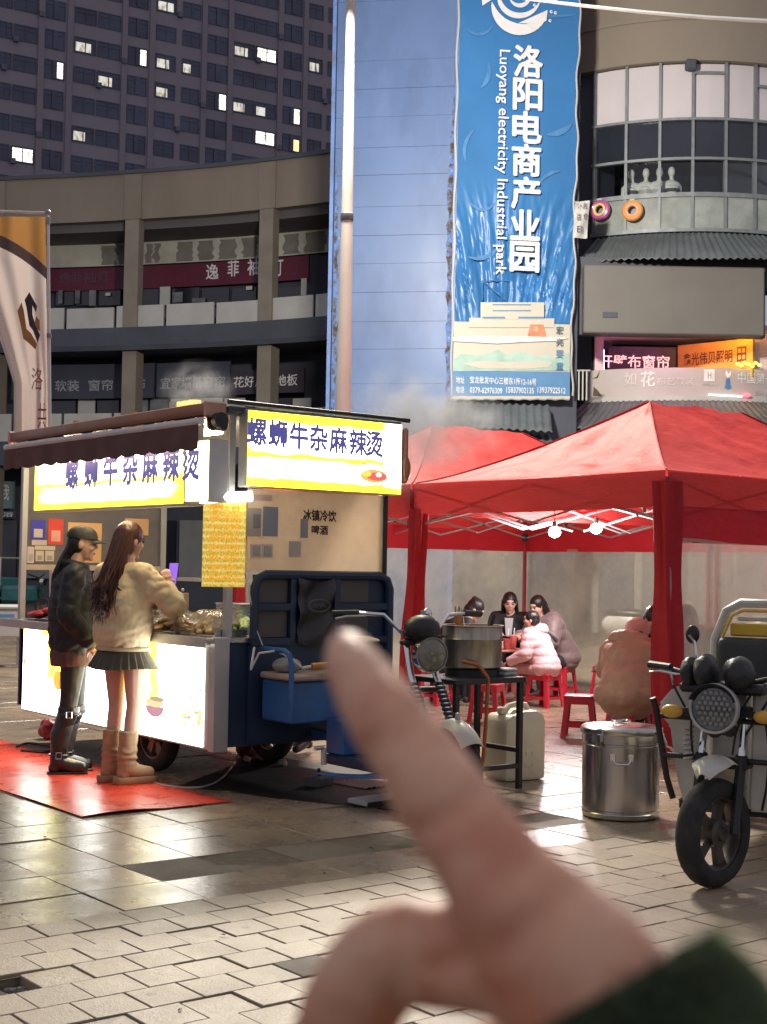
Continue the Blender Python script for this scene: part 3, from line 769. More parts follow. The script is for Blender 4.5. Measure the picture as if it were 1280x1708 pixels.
# lower awnings
zt2, zb2 = rc_z(667, 1130, RR + .15), rc_z(712, 1130, RR + 1.35)
pathL = [(Vector((1.3, 30.6, 0)), Vector((1.2, 29.3, 0))), (Vector((3.6, 30.9, 0)), Vector((3.5, 29.6, 0)))]
pathR = [(rc_p(a, RR + .12, 0), rc_p(a, RR + 1.45, 0)) for a in np.linspace(-.62, A1, 22)]
corr_awning(pathR, zt2, zb2, 'awning', corner)
zl0, zl1 = at(850, 673, 30.7).z, at(850, 714, 29.4).z
corr_awning(pathL, zl0, zl1, 'awning', corner)
corr_awning([(Vector((a.x, a.y - .1, 0)), Vector((b.x, b.y - .75, 0))) for a, b in pathL], zl1 + .01, zl1 - .42, 'awning', corner)
corr_awning([(rc_p(a, RR + .6, 0), rc_p(a, RR + 1.95, 0)) for a in np.linspace(-.6, A1, 22)], zb2 + .02, zb2 - .48, 'awning', corner)
M_gfl = pm('pale_shop_wall', (.42, .42, .37), .8, var=.12, scale=.5, stain=(.25, .25, .22), stain_amt=.5, stain_scale=.5)
m = MB(); rc_band(m, A0, A1, 0, zb2 - .4, RR - .5, RR - .2, 24); m.build('shop_wall', M_gfl, corner, 40)
for x0, x1 in [(1000, 1060), (1075, 1150), (1165, 1230), (1240, 1300)]:
    m = MB(); rc_band(m, rc_a(x0), rc_a(x1), .05, 2.7, RR - .2, RR - .15, 4); m.build('shop_shutter', M_shut, corner, 40)

# mannequin busts on the display floor
M_man = pm('mannequin_white', (.75, .74, .72), .5, var=.04)
M_band = pm('dark_bra', (.05, .045, .05), .7)
for k, (x, hd) in enumerate([(1053, -.25), (1076, .0), (1098, .1), (1119, -.15)]):
    c = rc_p(rc_a(x, 0, RR - .45), RR - .45, zs)
    e = empty('mannequin', c, .15 * (k - 1.5), ['white mannequin bust at the open end of the display row', 'white headed mannequin bust beside the end one in the window', 'white mannequin bust third in the window row of four', 'white mannequin bust in patterned top closing the window row'][k], 'mannequin', 'mannequin busts in the curved window')
    m = MB(); r_ = .92
    m.cyl((0, 0, .0), (0, 0, .30), .15, .19, 12); m.ell((0, 0, .34), (.24, .12, .13), 12, 8); m.cyl((0, 0, .38), (0, 0, .56), .055, .05, 10); m.ell((hd * .08, -.02, .66), (.085, .10, .125), 10, 8)
    for sx in (-1, 1): m.cyl((sx * .2, 0, .36), (sx * .23, 0, .06), .055, .04, 8)
    remesh(m, 'body', M_man, e, .022, 4)
    m = MB(); m.cyl((0, 0, .16), (0, 0, .24), .187, .195, 14, False); m.build('garment', M_band if k in (0, 3) else M_psign, e)
# inflatable rings on the balustrade
for x, y, cmat, lab in [(1000, 350, pm('purple_vinyl', (.45, .10, .32), .35, var=.2, coat=.3), 'purple and yellow inflatable ring hung on the curved balustrade'), (1054, 351, pm('orange_vinyl', (.80, .36, .10), .35, var=.12, coat=.3), 'orange inflatable ring hung on the curved balustrade')]:
    a = rc_a(x, 0, RR + .2); c = rc_p(a, RR + .2, rc_z(y, x, RR + .2)); e = empty('inflatable_ring', c, -a * -1, lab, 'pool ring', 'inflatable rings on the balustrade')
    m = MB(); m.tube([(math.cos(t) * .17, 0, math.sin(t) * .17) for t in np.linspace(0, 2 * PI, 25)[:-1]], .075, 10, closed=True); m.build('ring', cmat, e)
    m = MB(); m.tube([(math.cos(t) * .125, -.045, math.sin(t) * .125) for t in np.linspace(0, 2 * PI, 25)[:-1]], .032, 8, closed=True); m.build('inner_stripe', pm('yellow_vinyl' if x == 1000 else 'pink_vinyl', (.75, .62, .2) if x == 1000 else (.75, .45, .35), .4), e)
    m = MB(); m.box(-.06, .06, -.05, .02, .22, .26, .01); m.build('hook', M_ylamp if False else M_white_p, e)
# hanging cloth notice beside the banner
m = MB()
def cl(i, j):
    q = at(960 + i * 24 - j * 4 , 335 + j * 62, 30.9); return Vector((q.x, q.y + .05 * math.sin(i * 5 + j * 4), q.z))
m.grid(cl, 6, 10); nb = m.build('cloth_notice', M_white_p, None, 60); tag(nb, 'small white cloth notice with black characters hanging beside the blue banner', 'notice')
for t, x, y in [('小', 962, 336), ('吉', 972, 337), ('百', 962, 356), ('合', 973, 354), ('日', 963, 376)]:
    put_text(t, M_blks, nb, at(x, y + 11, 30.80), (1, 0, 0), (0, 0, 1), w=.11, h=.14)
def clear_mat(name, tint, mixf, rough=.15, haze=.0, hazecol=(.8, .8, .78)):
    """thin clear sheet: see-through with a sheen and, if asked, milky haze"""
    m, nt, b = nmat(name); nt.nodes.remove(b); out = nt.nodes['Material Output']
    tr = N(nt, 'ShaderNodeBsdfTransparent'); tr.inputs[0].default_value = (*tint, 1)
    gl = N(nt, 'ShaderNodeBsdfGlossy'); gl.inputs['Roughness'].default_value = rough
    tc = N(nt, 'ShaderNodeTexCoord').outputs['Object']
    bp = N(nt, 'ShaderNodeBump'); bp.inputs['Strength'].default_value = .5; bp.inputs['Distance'].default_value = .03
    L(nt, noise(nt, tc, 3.0, 4), bp.inputs['Height']); L(nt, bp.outputs[0], gl.inputs['Normal'])
    m1 = N(nt, 'ShaderNodeMixShader'); m1.inputs[0].default_value = mixf; L(nt, tr.outputs[0], m1.inputs[1]); L(nt, gl.outputs[0], m1.inputs[2])
    last = m1.outputs[0]
    if haze:
        di = N(nt, 'ShaderNodeBsdfDiffuse'); di.inputs[0].default_value = (*hazecol, 1)
        tl = N(nt, 'ShaderNodeBsdfTranslucent'); tl.inputs[0].default_value = (*hazecol, 1)
        m2 = N(nt, 'ShaderNodeMixShader'); m2.inputs[0].default_value = .5; L(nt, di.outputs[0], m2.inputs[1]); L(nt, tl.outputs[0], m2.inputs[2])
        m3 = N(nt, 'ShaderNodeMixShader'); L(nt, last, m3.inputs[1]); L(nt, m2.outputs[0], m3.inputs[2])
        r = N(nt, 'ShaderNodeMapRange'); r.inputs[1].default_value = .3; r.inputs[2].default_value = .7; r.inputs[3].default_value = haze * .6; r.inputs[4].default_value = min(1, haze * 1.4)
        L(nt, noise(nt, tc, 1.6, 5, .6), r.inputs[0]); L(nt, r.outputs[0], m3.inputs[0]); last = m3.outputs[0]
    L(nt, last, out.inputs[0]); MATS[name] = m; return m
M_clear = clear_mat('clear_glass', (.9, .93, .93), .06, .05)
for k in range(len(xm) - 1):
    a, b = rc_a(xm[k]) + .004, rc_a(xm[k + 1]) - .004
    m = MB(); rc_band(m, a, b, zs + .05, zm - .02, RR - .06, RR - .045, 2); m.build('glass_pane', M_clear, corner, 0)
m = MB(); rc_band(m, A0, A1, zs - .02, zp0, RR - 2.0, RR - 1.9, 24); m.build('display_backdrop', M_cglass, corner, 40)

# ---------------------------------------------------------------- blue advertising pylon
pyl = empty('advertising_pylon', (0, 0, 0), 0, 'tall blue sheet clad pylon carrying a long blue banner', 'pylon')
PA, PB, PC = at(541, 900, 31.2), at(757, 900, 30.75), at(962, 900, 31.15)
for q in (PA, PB, PC): q.z = 0
def on_face(x, y, A, B, off=0.0):
    d = (B - A).normalized(); n = Vector((d.y, -d.x, 0)); r = ray(x, y); A2 = A + n * off
    t = (A2 - CAM).dot(n) / r.dot(n); return CAM + r * t
TOP = 16.0
M_blue = pm('blue_sheet', (.105, .18, .37), .42, var=.10, scale=.6, stain=(.055, .09, .2), stain_amt=.45, stain_scale=.7, stretch=(1, 1, .5), spec=.4)
M_bluef = pm('blue_frame', (.12, .22, .50), .45, var=.15, scale=2, stain=(.10, .07, .05), stain_amt=.5, stain_scale=3)
def wallbox(m, A, B, t0, t1, z0, z1, o0, o1):
    d = B - A; n = Vector((d.y, -d.x, 0)).normalized()
    vs = [A + d * t + n * o + Vector((0, 0, z)) for z in (z0, z1) for o in (o0, o1) for t in (t0, t1)]
    m._add(vs, [(0, 2, 3, 1), (4, 5, 7, 6), (0, 1, 5, 4), (2, 6, 7, 3), (0, 4, 6, 2), (1, 3, 7, 5)]); return m
seam_y = [0, 100, 147, 194, 245, 291, 344, 392, 439, 487, 536, 582, 640, 690]
zsm = [TOP] + [on_face(650, y, PA, PB).z for y in seam_y] + [2.4, 0.0]
for a, b in zip(zsm, zsm[1:]):
    wallbox(MB(), PA, PB, .03, .955, b + .003, a - .003, -.12, random.uniform(-.006, .004)).build('cladding_sheet', M_blue, pyl, 0)
for t0, t1 in ((-.005, .024), (.958, .998)):
    wallbox(MB(), PA, PB, t0, t1, 0, TOP, -.2, .05).build('frame_post', M_bluef, pyl, 0)
for a, b in ((PA, PB), (PB, PC)):
    wallbox(MB(), a, b, 0, 1, 0, TOP - .02, -1.6, -.13).build('core', M_dkfascia, pyl, 0)
# weathered strips where an old poster tore away
mgr, nt, b = nmat('torn_paste'); tc = N(nt, 'ShaderNodeTexCoord').outputs['Object']
n1 = noise(nt, tc, 5, 6, .75)
L(nt, ramp(nt, n1, [(.36, (.02, .025, .03)), (.46, (.10, .08, .065)), (.53, (.10, .19, .45)), (.62, (.12, .22, .5)), (.70, (.5, .52, .55))]).outputs[0], b.inputs['Base Color']); b.inputs['Roughness'].default_value = .8
rr = random.Random(4)
for t0, t1, y0 in ((.035, .075, 260), (.91, .955, 160)):
    z1 = on_face(650, y0, PA, PB).z; n = 60; m = MB(); rings = []
    d = PB - PA; nn = Vector((d.y, -d.x, 0)).normalized()
    for k in range(n + 1):
        z = z1 + (3.5 - z1) * k / n; w = min(1, .15 + k / 14)
        a = t0 if t0 < .5 else t1 - (t1 - t0) * w * rr.uniform(.6, 1.1); c = t0 + (t1 - t0) * w * rr.uniform(.5, 1.1) if t0 < .5 else t1
        rings.append([PA + d * a + nn * .012 + Vector((0, 0, z)), PA + d * c + nn * .016 + Vector((0, 0, z))])
    m.loft(rings, closed=False); m.build('torn_strip', mgr, pyl, 0)
# banner on the right-hand face
M_ban = pm('blue_banner_vinyl', (.036, .175, .44), .38, var=.10, scale=.7, spec=.5)
M_banl = pm('light_blue_print', (.075, .225, .48), .4); M_banw = pm('white_print', (.72, .74, .78), .5, var=.06)
def bf(x, y, off=.06): return on_face(x, y, PB, PC, off)
def bxl(y): return 768 - 12 * (y / 668.0)
def bxr(y): return 966 - 14 * (y / 668.0) + 2.0 * math.sin(y * .031)
def bwr(i, j, y):       # folds where the vinyl sags
    k = max(0, min(1, (y - 300) / 120)) * max(0, min(1, (545 - y) / 40))
    q = (i - .5) * (1 + .9 * (y - 300) / 200)
    return k * (.10 * mnoise.noise(Vector((q * 9, y * .006, 1))) + .06 * mnoise.noise(Vector((q * 22 + y * .01, y * .016, 5))) + .03 * mnoise.noise(Vector((q * 40 - y * .02, y * .05, 9))))
def bgrid(i, j):
    y = -60 + j * 600; x = bxl(y) + (bxr(y) - bxl(y)) * i; return bf(x, y, .05 + bwr(i, j, y))
m = MB(); m.grid(bgrid, 90, 130); ban = m.build('banner', M_ban, pyl, 60)
chars = [('洛', 78, 126), ('阳', 133, 181), ('电', 188, 236), ('商', 242, 291), ('产', 297, 346), ('业', 352, 398), ('园', 405, 451)]
xd = (PC - PB).normalized()
for t, y0, y1 in chars:
    xl = 858 - 6 * (y0 - 78) / 330; a = bf(xl, y1, .17); b2 = bf(xl + 47, y0, .17)
    put_text(t, M_banw, ban, a, xd, (0, 0, 1), w=(b2 - a).dot(xd), h=b2.z - a.z, thick=.022)
a, b2 = bf(829, 82, .17), bf(822, 457, .17); dn = (b2 - a)
put_text('Luoyang electricity Industrial park', M_banw, ban, a, dn, xd, w=dn.length, h=.30, thick=.004)
def bpoly(pts, mat, par, name, off=.10): m = MB(); m._add([bf(x, y, off) for x, y in pts], [tuple(range(len(pts)))]); return m.build(name, mat, par, 0)
def crescent(cx, cy, r, a0, a1, w, mat, name, off=.10, tilt=1.0):
    n = 22; m = MB(); rings = []
    for k in range(n + 1):
        t = a0 + (a1 - a0) * k / n; ww = w * math.sin(PI * k / n) ** .7 + .2
        rings.append([bf(cx + math.cos(t) * (r - ww) , cy + math.sin(t) * (r - ww) * tilt, off), bf(cx + math.cos(t) * r, cy + math.sin(t) * r * tilt, off)])
    m.loft(rings, closed=False); m.build(name, mat, ban, 0)
# swirl emblem and its trailing strokes
crescent(868, 10, 48, 3.3, .35, 19, M_banw, 'emblem_stroke', .11, 1.0)
crescent(866, -4, 36, 3.6, .15, 10, M_banw, 'emblem_stroke', .112, .95)
crescent(868, -6, 18, 3.0, -.4, 7, M_banw, 'emblem_stroke', .114, 1.0)
bpoly([(804, -8), (822, -2), (805, 9)], M_banw, ban, 'emblem_stroke'); bpoly([(915, 24), (962, 24), (940, 28), (918, 29)], M_banl, ban, 'emblem_stroke')
bpoly([(865, 38), (914, 16), (912, 34), (900, 40)], M_banw, ban, 'emblem_stroke', .116)
for q in ((920, 19), (927, 21), (918, 34), (892, 8)): crescent(q[0], q[1], 2.6, 0, 6.0, 2.4, M_banw, 'emblem_dot')
for cx, cy, r, a0, a1, w in [(800, 35, 24, .2, 2.6, 5), (790, 120, 30, -.6, 1.2, 8), (925, 195, 32, .3, 2.0, 10), (928, 312, 28, 3.4, 5.0, 6), (812, 250, 40, 2.6, 4.2, 6), (806, 330, 22, .3, 2.8, 5), (800, 400, 34, .2, 2.2, 7), (850, 130, 26, -1, .6, 6)]:
    crescent(cx, cy, r, a0, a1, w, M_banl, 'swirl', .085)
for a, b2 in (((805, 468), (849, 468)), ((805, 468), (805, 500)), ((808, 470), (842, 500))):
    m = MB(); m.cyl(bf(*a, .14), bf(*b2, .14), .012, n=4); m.build('thin_line', M_banl, ban, 0)
# lower poster
M_cream = pm('cream_poster', (.56, .55, .48), .6, var=.06, scale=2, stain=(.44, .43, .37), stain_amt=.4, stain_scale=2)
M_green = pm('pale_green_print', (.36, .53, .48), .6, var=.16, scale=3); M_oran = pm('faded_orange_print', (.55, .24, .14), .6); M_lowblue = pm('steel_blue_print', (.10, .25, .48), .55, var=.08)
M_torn_w = pm('torn_white_paper', (.80, .80, .80), .7, var=.05); M_ink = pm('dark_teal_ink', (.04, .10, .14), .6)
pst = bpoly([(758, 536), (952, 541), (951, 664), (755, 666)], M_cream, pyl, 'poster', .125)
for pts in ([(802, 504), (908, 504), (908, 532), (802, 532)], [(783, 530), (802, 530), (925, 531), (925, 546), (783, 546)]): bpoly(pts, M_cream, pst, 'poster_block', .150 if pts[0][0] == 802 else .144)
for pts in ([(822, 507), (886, 507), (886, 509), (822, 509)], [(822, 517), (886, 517), (886, 519), (822, 519)], [(805, 528), (843, 528), (843, 531), (805, 531)], [(865, 528), (908, 528), (908, 531), (865, 531)]): bpoly(pts, M_lowblue, pst, 'printed_bar', .156)
bpoly([(885, 541), (907, 541), (912, 562), (880, 562)], M_oran, pst, 'printed_patch', .152); bpoly([(756, 562), (790, 560), (820, 562), (880, 561), (950, 563), (935, 568), (880, 570), (830, 573), (780, 570), (756, 569)], M_torn_w, pst, 'torn_edge', .160)
put_text('a', M_cream, pst, bf(892, 552, .158), xd, (0, 0, 1), h=.09)
bpoly([(756, 600), (770, 590), (800, 593), (832, 583), (845, 592), (870, 586), (900, 596), (918, 590), (920, 600), (950, 588), (951, 618), (756, 619)], M_green, pst, 'printed_hills', .140)
bpoly([(770, 606), (800, 602), (850, 604), (900, 601), (922, 605), (915, 612), (880, 615), (800, 614)], M_cream, pst, 'printed_river', .146)
bpoly([(755.5, 619), (951, 620), (951, 660), (755, 660)], M_lowblue, pst, 'printed_band', .134)
for t, y in (('宏', 543), ('亮', 563), ('婴', 583), ('童', 603)):
    a = bf(928, y + 14, .163); put_text(t, M_ink if y < 570 else M_lowblue, pst, a, xd, (0, 0, 1), w=.165, h=.18, bold=.006)
def bline(t, x0, x1, y0, y1): a = bf(x0, y1, .142); put_text(t, M_banw, pst, a, xd, (0, 0, 1), w=(bf(x1, y1, .142) - a).dot(xd), h=bf(x0, y0, .142).z - a.z, bold=.012)
bline('地址', 761, 775, 628, 639); bline('宝龙批发中心三楼东1街12-16号', 784, 895, 627, 639)
bline('电话', 761, 775, 644, 655); bline('0379-62976309', 784, 838, 645, 655); bline('15837902135', 845, 891, 645, 655); bline('13937922512', 897, 944, 645, 655)
m = MB(); m.tube([bf(bxl(y) - 3 + 1.5 * math.sin(y * .05), y, .08) for y in range(-40, 670, 14)], .025, 6); m.build('banner_edge', M_white_p, pyl)
m = MB(); m.tube([bf(bxr(y) + 1 + 1.2 * math.sin(y * .09), y, .08) for y in range(-40, 670, 10)], .022, 6); m.build('banner_edge', M_white_p, pyl)
m = MB(); m.tube([bf(x, 665 + .8 * math.sin(x * .3), .13) for x in range(752, 956, 6)], .03, 6); m.build('banner_edge', M_white_p, pyl)

# ---------------------------------------------------------------- street lamp
LD = 19.0
lb = at(569, 900, LD); lamp = empty('street_lamp', (lb.x, lb.y, 0), 0, 'tall white street lamp mast in front of the blue pylon', 'street lamp')
M_pole = pm('white_pole_paint', (.66, .64, .58), .45, var=.08, scale=2, stain=(.42, .38, .32), stain_amt=.35, stain_scale=1.5)
lean = .0
m = MB(); m.lathe([(.20, 0), (.20, .03), (.115, .04), (.112, .5), (.105, 3.0), (.075, 6.5), (.055, 9.9)], n=16, caps=True); m.build('pole', M_pole, lamp)
m = MB(); m.lathe([(.082, 6.1), (.088, 6.11), (.088, 6.2), (.08, 6.21)], n=16); m.build('band', M_mull, lamp)
M_head = pm('lamp_housing', (.3, .3, .31), .5, metal=.4); M_led = pm('led_lens', (1, 1, 1), .3, emit=(1, .98, .94), estr=30)
m = MB(); m.box(-.9, .9, -.05, .05, 9.90, 9.97, .01); m.build('crossarm', M_pole, lamp)
for x, y in ((-.75, -1), (0, -1), (.75, -1), (.35, 1)): m = MB(); m.box(x - .03, x + .03, min(.052 * y, .62 * y), max(.052 * y, .62 * y), 9.91, 9.96, .006); m.build('lamp_bracket', M_pole, lamp)
def lamp_light(par, loc, direc, watts, size=.8, name='lamp_light', col=(1, .90, .76)):
    ld = bpy.data.lights.new(name, 'AREA'); ld.shape = 'SQUARE'; ld.size = size; ld.energy = watts; ld.color = col
    o = bpy.data.objects.new(name, ld); COL.objects.link(o); o.parent = par; o.location = loc
    o.rotation_euler = Vector(direc).to_track_quat('-Z', 'Y').to_euler(); return o
for x, dr, w in ((-.75, (.05, -1, -.85), 600), (0, (.3, -1, -.85), 680), (.75, (.55, -1, -.8), 680), (.35, (.1, 1, -.42), 2000)):
    d = Vector(dr).normalized(); c = Vector((x, .55 * (1 if dr[1] > 0 else -1), 9.80)) + d * .06; s2 = Vector((1, 0, 0)); u2 = d.cross(s2).normalized(); s2 = u2.cross(d)
    m = MB(); vs = [c + s2 * (i * .2) + u2 * (j * .17) + d * (k * .07) for k in (-1, 1) for j in (-1, 1) for i in (-1, 1)]
    m._add(vs, [(0, 2, 3, 1), (4, 5, 7, 6), (0, 1, 5, 4), (2, 6, 7, 3), (0, 4, 6, 2), (1, 3, 7, 5)]); hd = m.build('lamp_head', M_head, lamp, 0)
    m = MB(); m._add([c + s2 * (i * .17) + u2 * (j * .14) + d * .075 for i, j in ((-1, -1), (1, -1), (1, 1), (-1, 1))], [(0, 1, 2, 3)]); m.build('lens', M_led, hd, 0)
    lamp_light(lamp, c + d * .12, d, w)

# ---------------------------------------------------------------- overhead cable
pts = [Vector((lb.x + .05, lb.y, 9.6)), at(880, -2, 15.2), at(980, 10, 13.4), at(1080, 20.5, 12.0), at(1180, 29, 10.9), at(1280, 35, 10.0), at(1420, 38, 9.0), at(1700, 30, 7.6)]
m = MB(); m.tube(pts, .018, 6); tag(m.build('overhead_cable', pm('white_cable', (.75, .76, .74), .5, var=.05), None), 'thin white cable slung across above the corner building', 'cable')

# ---------------------------------------------------------------- feather flag at the left
fb = at(84, 900, 12.6)
flag = empty('banner_flag', (fb.x, fb.y, 0), 0, 'white and gold banner flag with a dark angular emblem on a white pole', 'flag')
M_fp = pm('flag_pole', (.72, .71, .70), .35, var=.05)
def fl(x, y, off=0.0): q = at(x, y, fb.y - off); return q - Vector((fb.x, fb.y, 0))
m = MB(); m.tube([fl(88, 1180), fl(83, 715), fl(80, 352)], [.02, .017, .014], 8); m.build('pole', M_fp, flag)
m = MB(); m.tube([fl(79, 355), fl(-60, 350)], .012, 8); m.build('crossbar', M_fp, flag)
m = MB(); m.ell(fl(80, 354), .027, 10, 8); m.lathe([(.024, -.03), (.024, .03)], fl(80, 368), 8, caps=True); m.lathe([(.024, -.02), (.024, .02)], fl(82, 560), 8, caps=True); m.build('joint', M_head, flag)
mf, nt, b = nmat('flag_cloth'); b.inputs['Roughness'].default_value = .85
uvn = N(nt, 'ShaderNodeAttribute'); uvn.attribute_name = 'fl'; sp = N(nt, 'ShaderNodeSeparateXYZ'); L(nt, uvn.outputs['Vector'], sp.inputs[0])
X, Y = sp.outputs[0], sp.outputs[1]
# printed arcs: white body below, brown sweep, gold corner
d1 = math_(nt, 'ADD', math_(nt, 'MULTIPLY', math_(nt, 'POWER', math_(nt, 'ADD', X, .15), 2.2), .14), .045)
isb = math_(nt, 'GREATER_THAN', Y, math_(nt, 'ADD', d1, .055)); isg = math_(nt, 'LESS_THAN', Y, d1)
c = mixc(nt, isb, (.07, .045, .05), (.68, .60, .56)); c = mixc(nt, math_(nt, 'MULTIPLY', isg, math_(nt, 'GREATER_THAN', X, .30)), c, (.42, .22, .07))
gl = math_(nt, 'MULTIPLY', math_(nt, 'LESS_THAN', math_(nt, 'ADD', math_(nt, 'MULTIPLY', X, .35), Y), .245), isb)
c = mixc(nt, gl, c, (.48, .30, .10)); L(nt, c, b.inputs['Base Color'])
tl = N(nt, 'ShaderNodeBsdfTranslucent'); L(nt, c, tl.inputs[0]); mx = N(nt, 'ShaderNodeMixShader'); mx.inputs[0].default_value = .3
L(nt, b.outputs[0], mx.inputs[1]); L(nt, tl.outputs[0], mx.inputs[2]); L(nt, mx.outputs[0], nt.nodes['Material Output'].inputs[0])
def flx(i, j):
    y = 361 + j * 370; left = -55 + 0 if y < 430 else -55 + 78 * min(1, ((y - 430) / 210)) ** .8
    right = 76 + 4 * j; return left + (right - left) * i, y
def flg(i, j):
    x, y = flx(i, j); return fl(x, y, .05 * math.sin(i * 9 + j * 2) * (.3 + j) + .03 * math.sin(i * 17 + 1))
m = MB(); m.grid(flg, 40, 60); fo = m.build('cloth', mf, flag, 60)
at_ = fo.data.attributes.new('fl', 'FLOAT_VECTOR', 'POINT')
at_.data.foreach_set('vector', [c for j in range(61) for i in range(41) for c in ((flx(i / 40, j / 60)[0] + 55) / 135, j / 60, 0)])
M_fdk = pm('emblem_dark', (.06, .04, .045), .7); M_fgo = pm('emblem_gold', (.42, .19, .06), .7); M_frd = pm('flag_red_ink', (.35, .09, .05), .7)
def fpoly(pts, mat, name, off=.13): m = MB(); m._add([fl(x, y, off) for x, y in pts], [tuple(range(len(pts)))]); m.build(name, mat, fo, 0)
fpoly([(49, 487), (62, 511), (60, 521), (54, 509), (54, 525), (59, 541), (67, 559), (63, 571), (55, 551), (49, 543), (44, 512), (41, 500)], M_fdk, 'emblem')
fpoly([(36, 504), (40, 519), (44, 548), (52, 556), (62, 574), (59, 583), (48, 572), (39, 565), (35, 545), (29, 519)], M_fgo, 'emblem'); fpoly([(60, 527), (66, 534), (67, 553), (62, 548), (58, 538)], M_fgo, 'emblem')
for t, x0, x1, y0, y1 in (('洛', 52, 71, 613, 650), ('共', 62, 77, 672, 715)):
    a = fl(x0, y1, .13); put_text(t, M_frd, fo, a, (1, 0, 0), (0, 0, 1), w=(fl(x1, y1, .13) - a).x, h=fl(x0, y0, .13).z - a.z)
# ================================================================ food cart on its blue cargo tricycle
CO = (4.70, 7.63)
cart = empty('food_cart', uvp(*CO), TH, 'street food cart with glowing yellow signs built on a blue cargo tricycle', 'food cart')
_ci = (Matrix.Translation(uvp(*CO)) @ Matrix.Rotation(TH, 4, 'Z')).inverted()
def c_on(x, y, axis, val):
    """photo pixel -> point in the cart's own axes on the plane axis = val"""
    o = _ci @ CAM; d = _ci.to_3x3() @ ray(x, y); i = 'xyz'.index(axis); t = (val - o[i]) / d[i]; return o + d * t
M_alu = pm('aluminium', (.55, .54, .52), .4, metal=.7, var=.12, scale=4)
M_steel = pm('stainless_steel', (.62, .61, .59), .28, metal=.95, var=.10, scale=6, stain=(.35, .32, .28), stain_amt=.35, stain_scale=5, stretch=(1, 1, 8))
M_navy = pm('navy_paint', (.013, .032, .075), .45, var=.2, scale=3, stain=(.03, .03, .035), stain_amt=.5, stain_scale=5, spec=.5)
M_bluep = pm('trike_blue_paint', (.035, .13, .34), .4, var=.16, scale=4, stain=(.05, .05, .06), stain_amt=.4, stain_scale=6)
M_blk = pm('black_plastic', (.018, .018, .020), .45, var=.25, scale=8)
M_rub = pm('tyre_rubber', (.022, .022, .023), .8, var=.25, scale=14, bump=.2, bscale=90, stain=(.08, .075, .065), stain_amt=.35, stain_scale=9)
M_chrome = pm('chrome', (.78, .78, .78), .12, metal=1.0, var=.05, rvar=.05)
M_rim = pm('rusty_rim', (.20, .155, .12), .5, metal=.6, var=.3, scale=12)
M_brown = pm('brown_awning_cloth', (.125, .062, .055), .85, var=.14, scale=5)
M_copper = pm('brown_awning_cassette', (.34, .15, .085), .38, metal=.3, var=.12, scale=3)
M_wtube = pm('pale_grey_tube', (.62, .62, .62), .4, var=.05)

def st_face(name, p, du, dv, mat, parent, nu=1, nv=1):
    p, du, dv = vec(p), vec(du), vec(dv); m = MB(); m.grid(lambda i, j: p + du * i + dv * j, nu, nv)
    o = m.build(name, mat, parent, 0); a = o.data.attributes.new('st', 'FLOAT_VECTOR', 'POINT')
    a.data.foreach_set('vector', [c for j in range(nv + 1) for i in range(nu + 1) for c in (i / nu, j / nv, 0)]); return o
def sstep(nt, x, a, b):
    r = N(nt, 'ShaderNodeMapRange', interpolation_type='SMOOTHSTEP'); L(nt, x, r.inputs[0]); r.inputs[1].default_value = a; r.inputs[2].default_value = b; return r.outputs[0]
def lightbox(name, base, bands, strength, specks=None, noise_amt=.06, edge=None):
    """backlit print: base colour with soft white bands (u0,u1,v0,v1,soft) over attribute st"""
    m, nt, b = nmat(name); at_ = N(nt, 'ShaderNodeAttribute'); at_.attribute_name = 'st'; sp = N(nt, 'ShaderNodeSeparateXYZ')
    wob = noise(nt, at_.outputs['Vector'], 7, 3); nz = N(nt, 'ShaderNodeVectorMath', operation='SCALE'); 
    cmb = N(nt, 'ShaderNodeCombineXYZ'); o = math_(nt, 'MULTIPLY', math_(nt, 'SUBTRACT', wob, .5), noise_amt * 2); L(nt, o, cmb.inputs[0]); L(nt, o, cmb.inputs[1])
    ad = N(nt, 'ShaderNodeVectorMath', operation='ADD'); L(nt, at_.outputs['Vector'], ad.inputs[0]); L(nt, cmb.outputs[0], ad.inputs[1]); L(nt, ad.outputs[0], sp.inputs[0])
    X, Y = sp.outputs[0], sp.outputs[1]; w = None
    for u0, u1, v0, v1, s in bands:
        q = math_(nt, 'MULTIPLY', math_(nt, 'MULTIPLY', sstep(nt, X, u0 - s, u0 + s), sstep(nt, X, u1 + s, u1 - s)), math_(nt, 'MULTIPLY', sstep(nt, Y, v0 - s, v0 + s), sstep(nt, Y, v1 + s, v1 - s)))
        w = q if w is None else math_(nt, 'MAXIMUM', w, q)
    c = mixc(nt, w, base, (1, 1, .93))
    if specks:
        nz2 = noise(nt, at_.outputs['Vector'], specks[0], 5, .7); c = mixc(nt, math_(nt, 'MULTIPLY', ramp(nt, nz2, [(.60, (0, 0, 0)), (.70, (1, 1, 1))]).outputs[0], specks[2]), c, specks[1])
    if edge: c = mixc(nt, 1.0, c, edge, 'MULTIPLY')
    b.inputs['Base Color'].default_value = (.5, .5, .45, 1); b.inputs['Roughness'].default_value = .3
    L(nt, c, b.inputs['Emission Color']); b.inputs['Emission Strength'].default_value = strength
    MATS[name] = m; return m
YEL = (1.0, .84, .0)
M_side_lb = lightbox('side_sign_print', YEL, [(.05, .93, .50, .84, .07), (.02, .86, .14, .36, .05), (.9, 1.1, .1, 1.1, .04)], 9.0)
M_front_lb = lightbox('front_sign_print', YEL, [(.06, .97, .42, 1.1, .07), (.08, .92, .12, .30, .06)], 4.5)
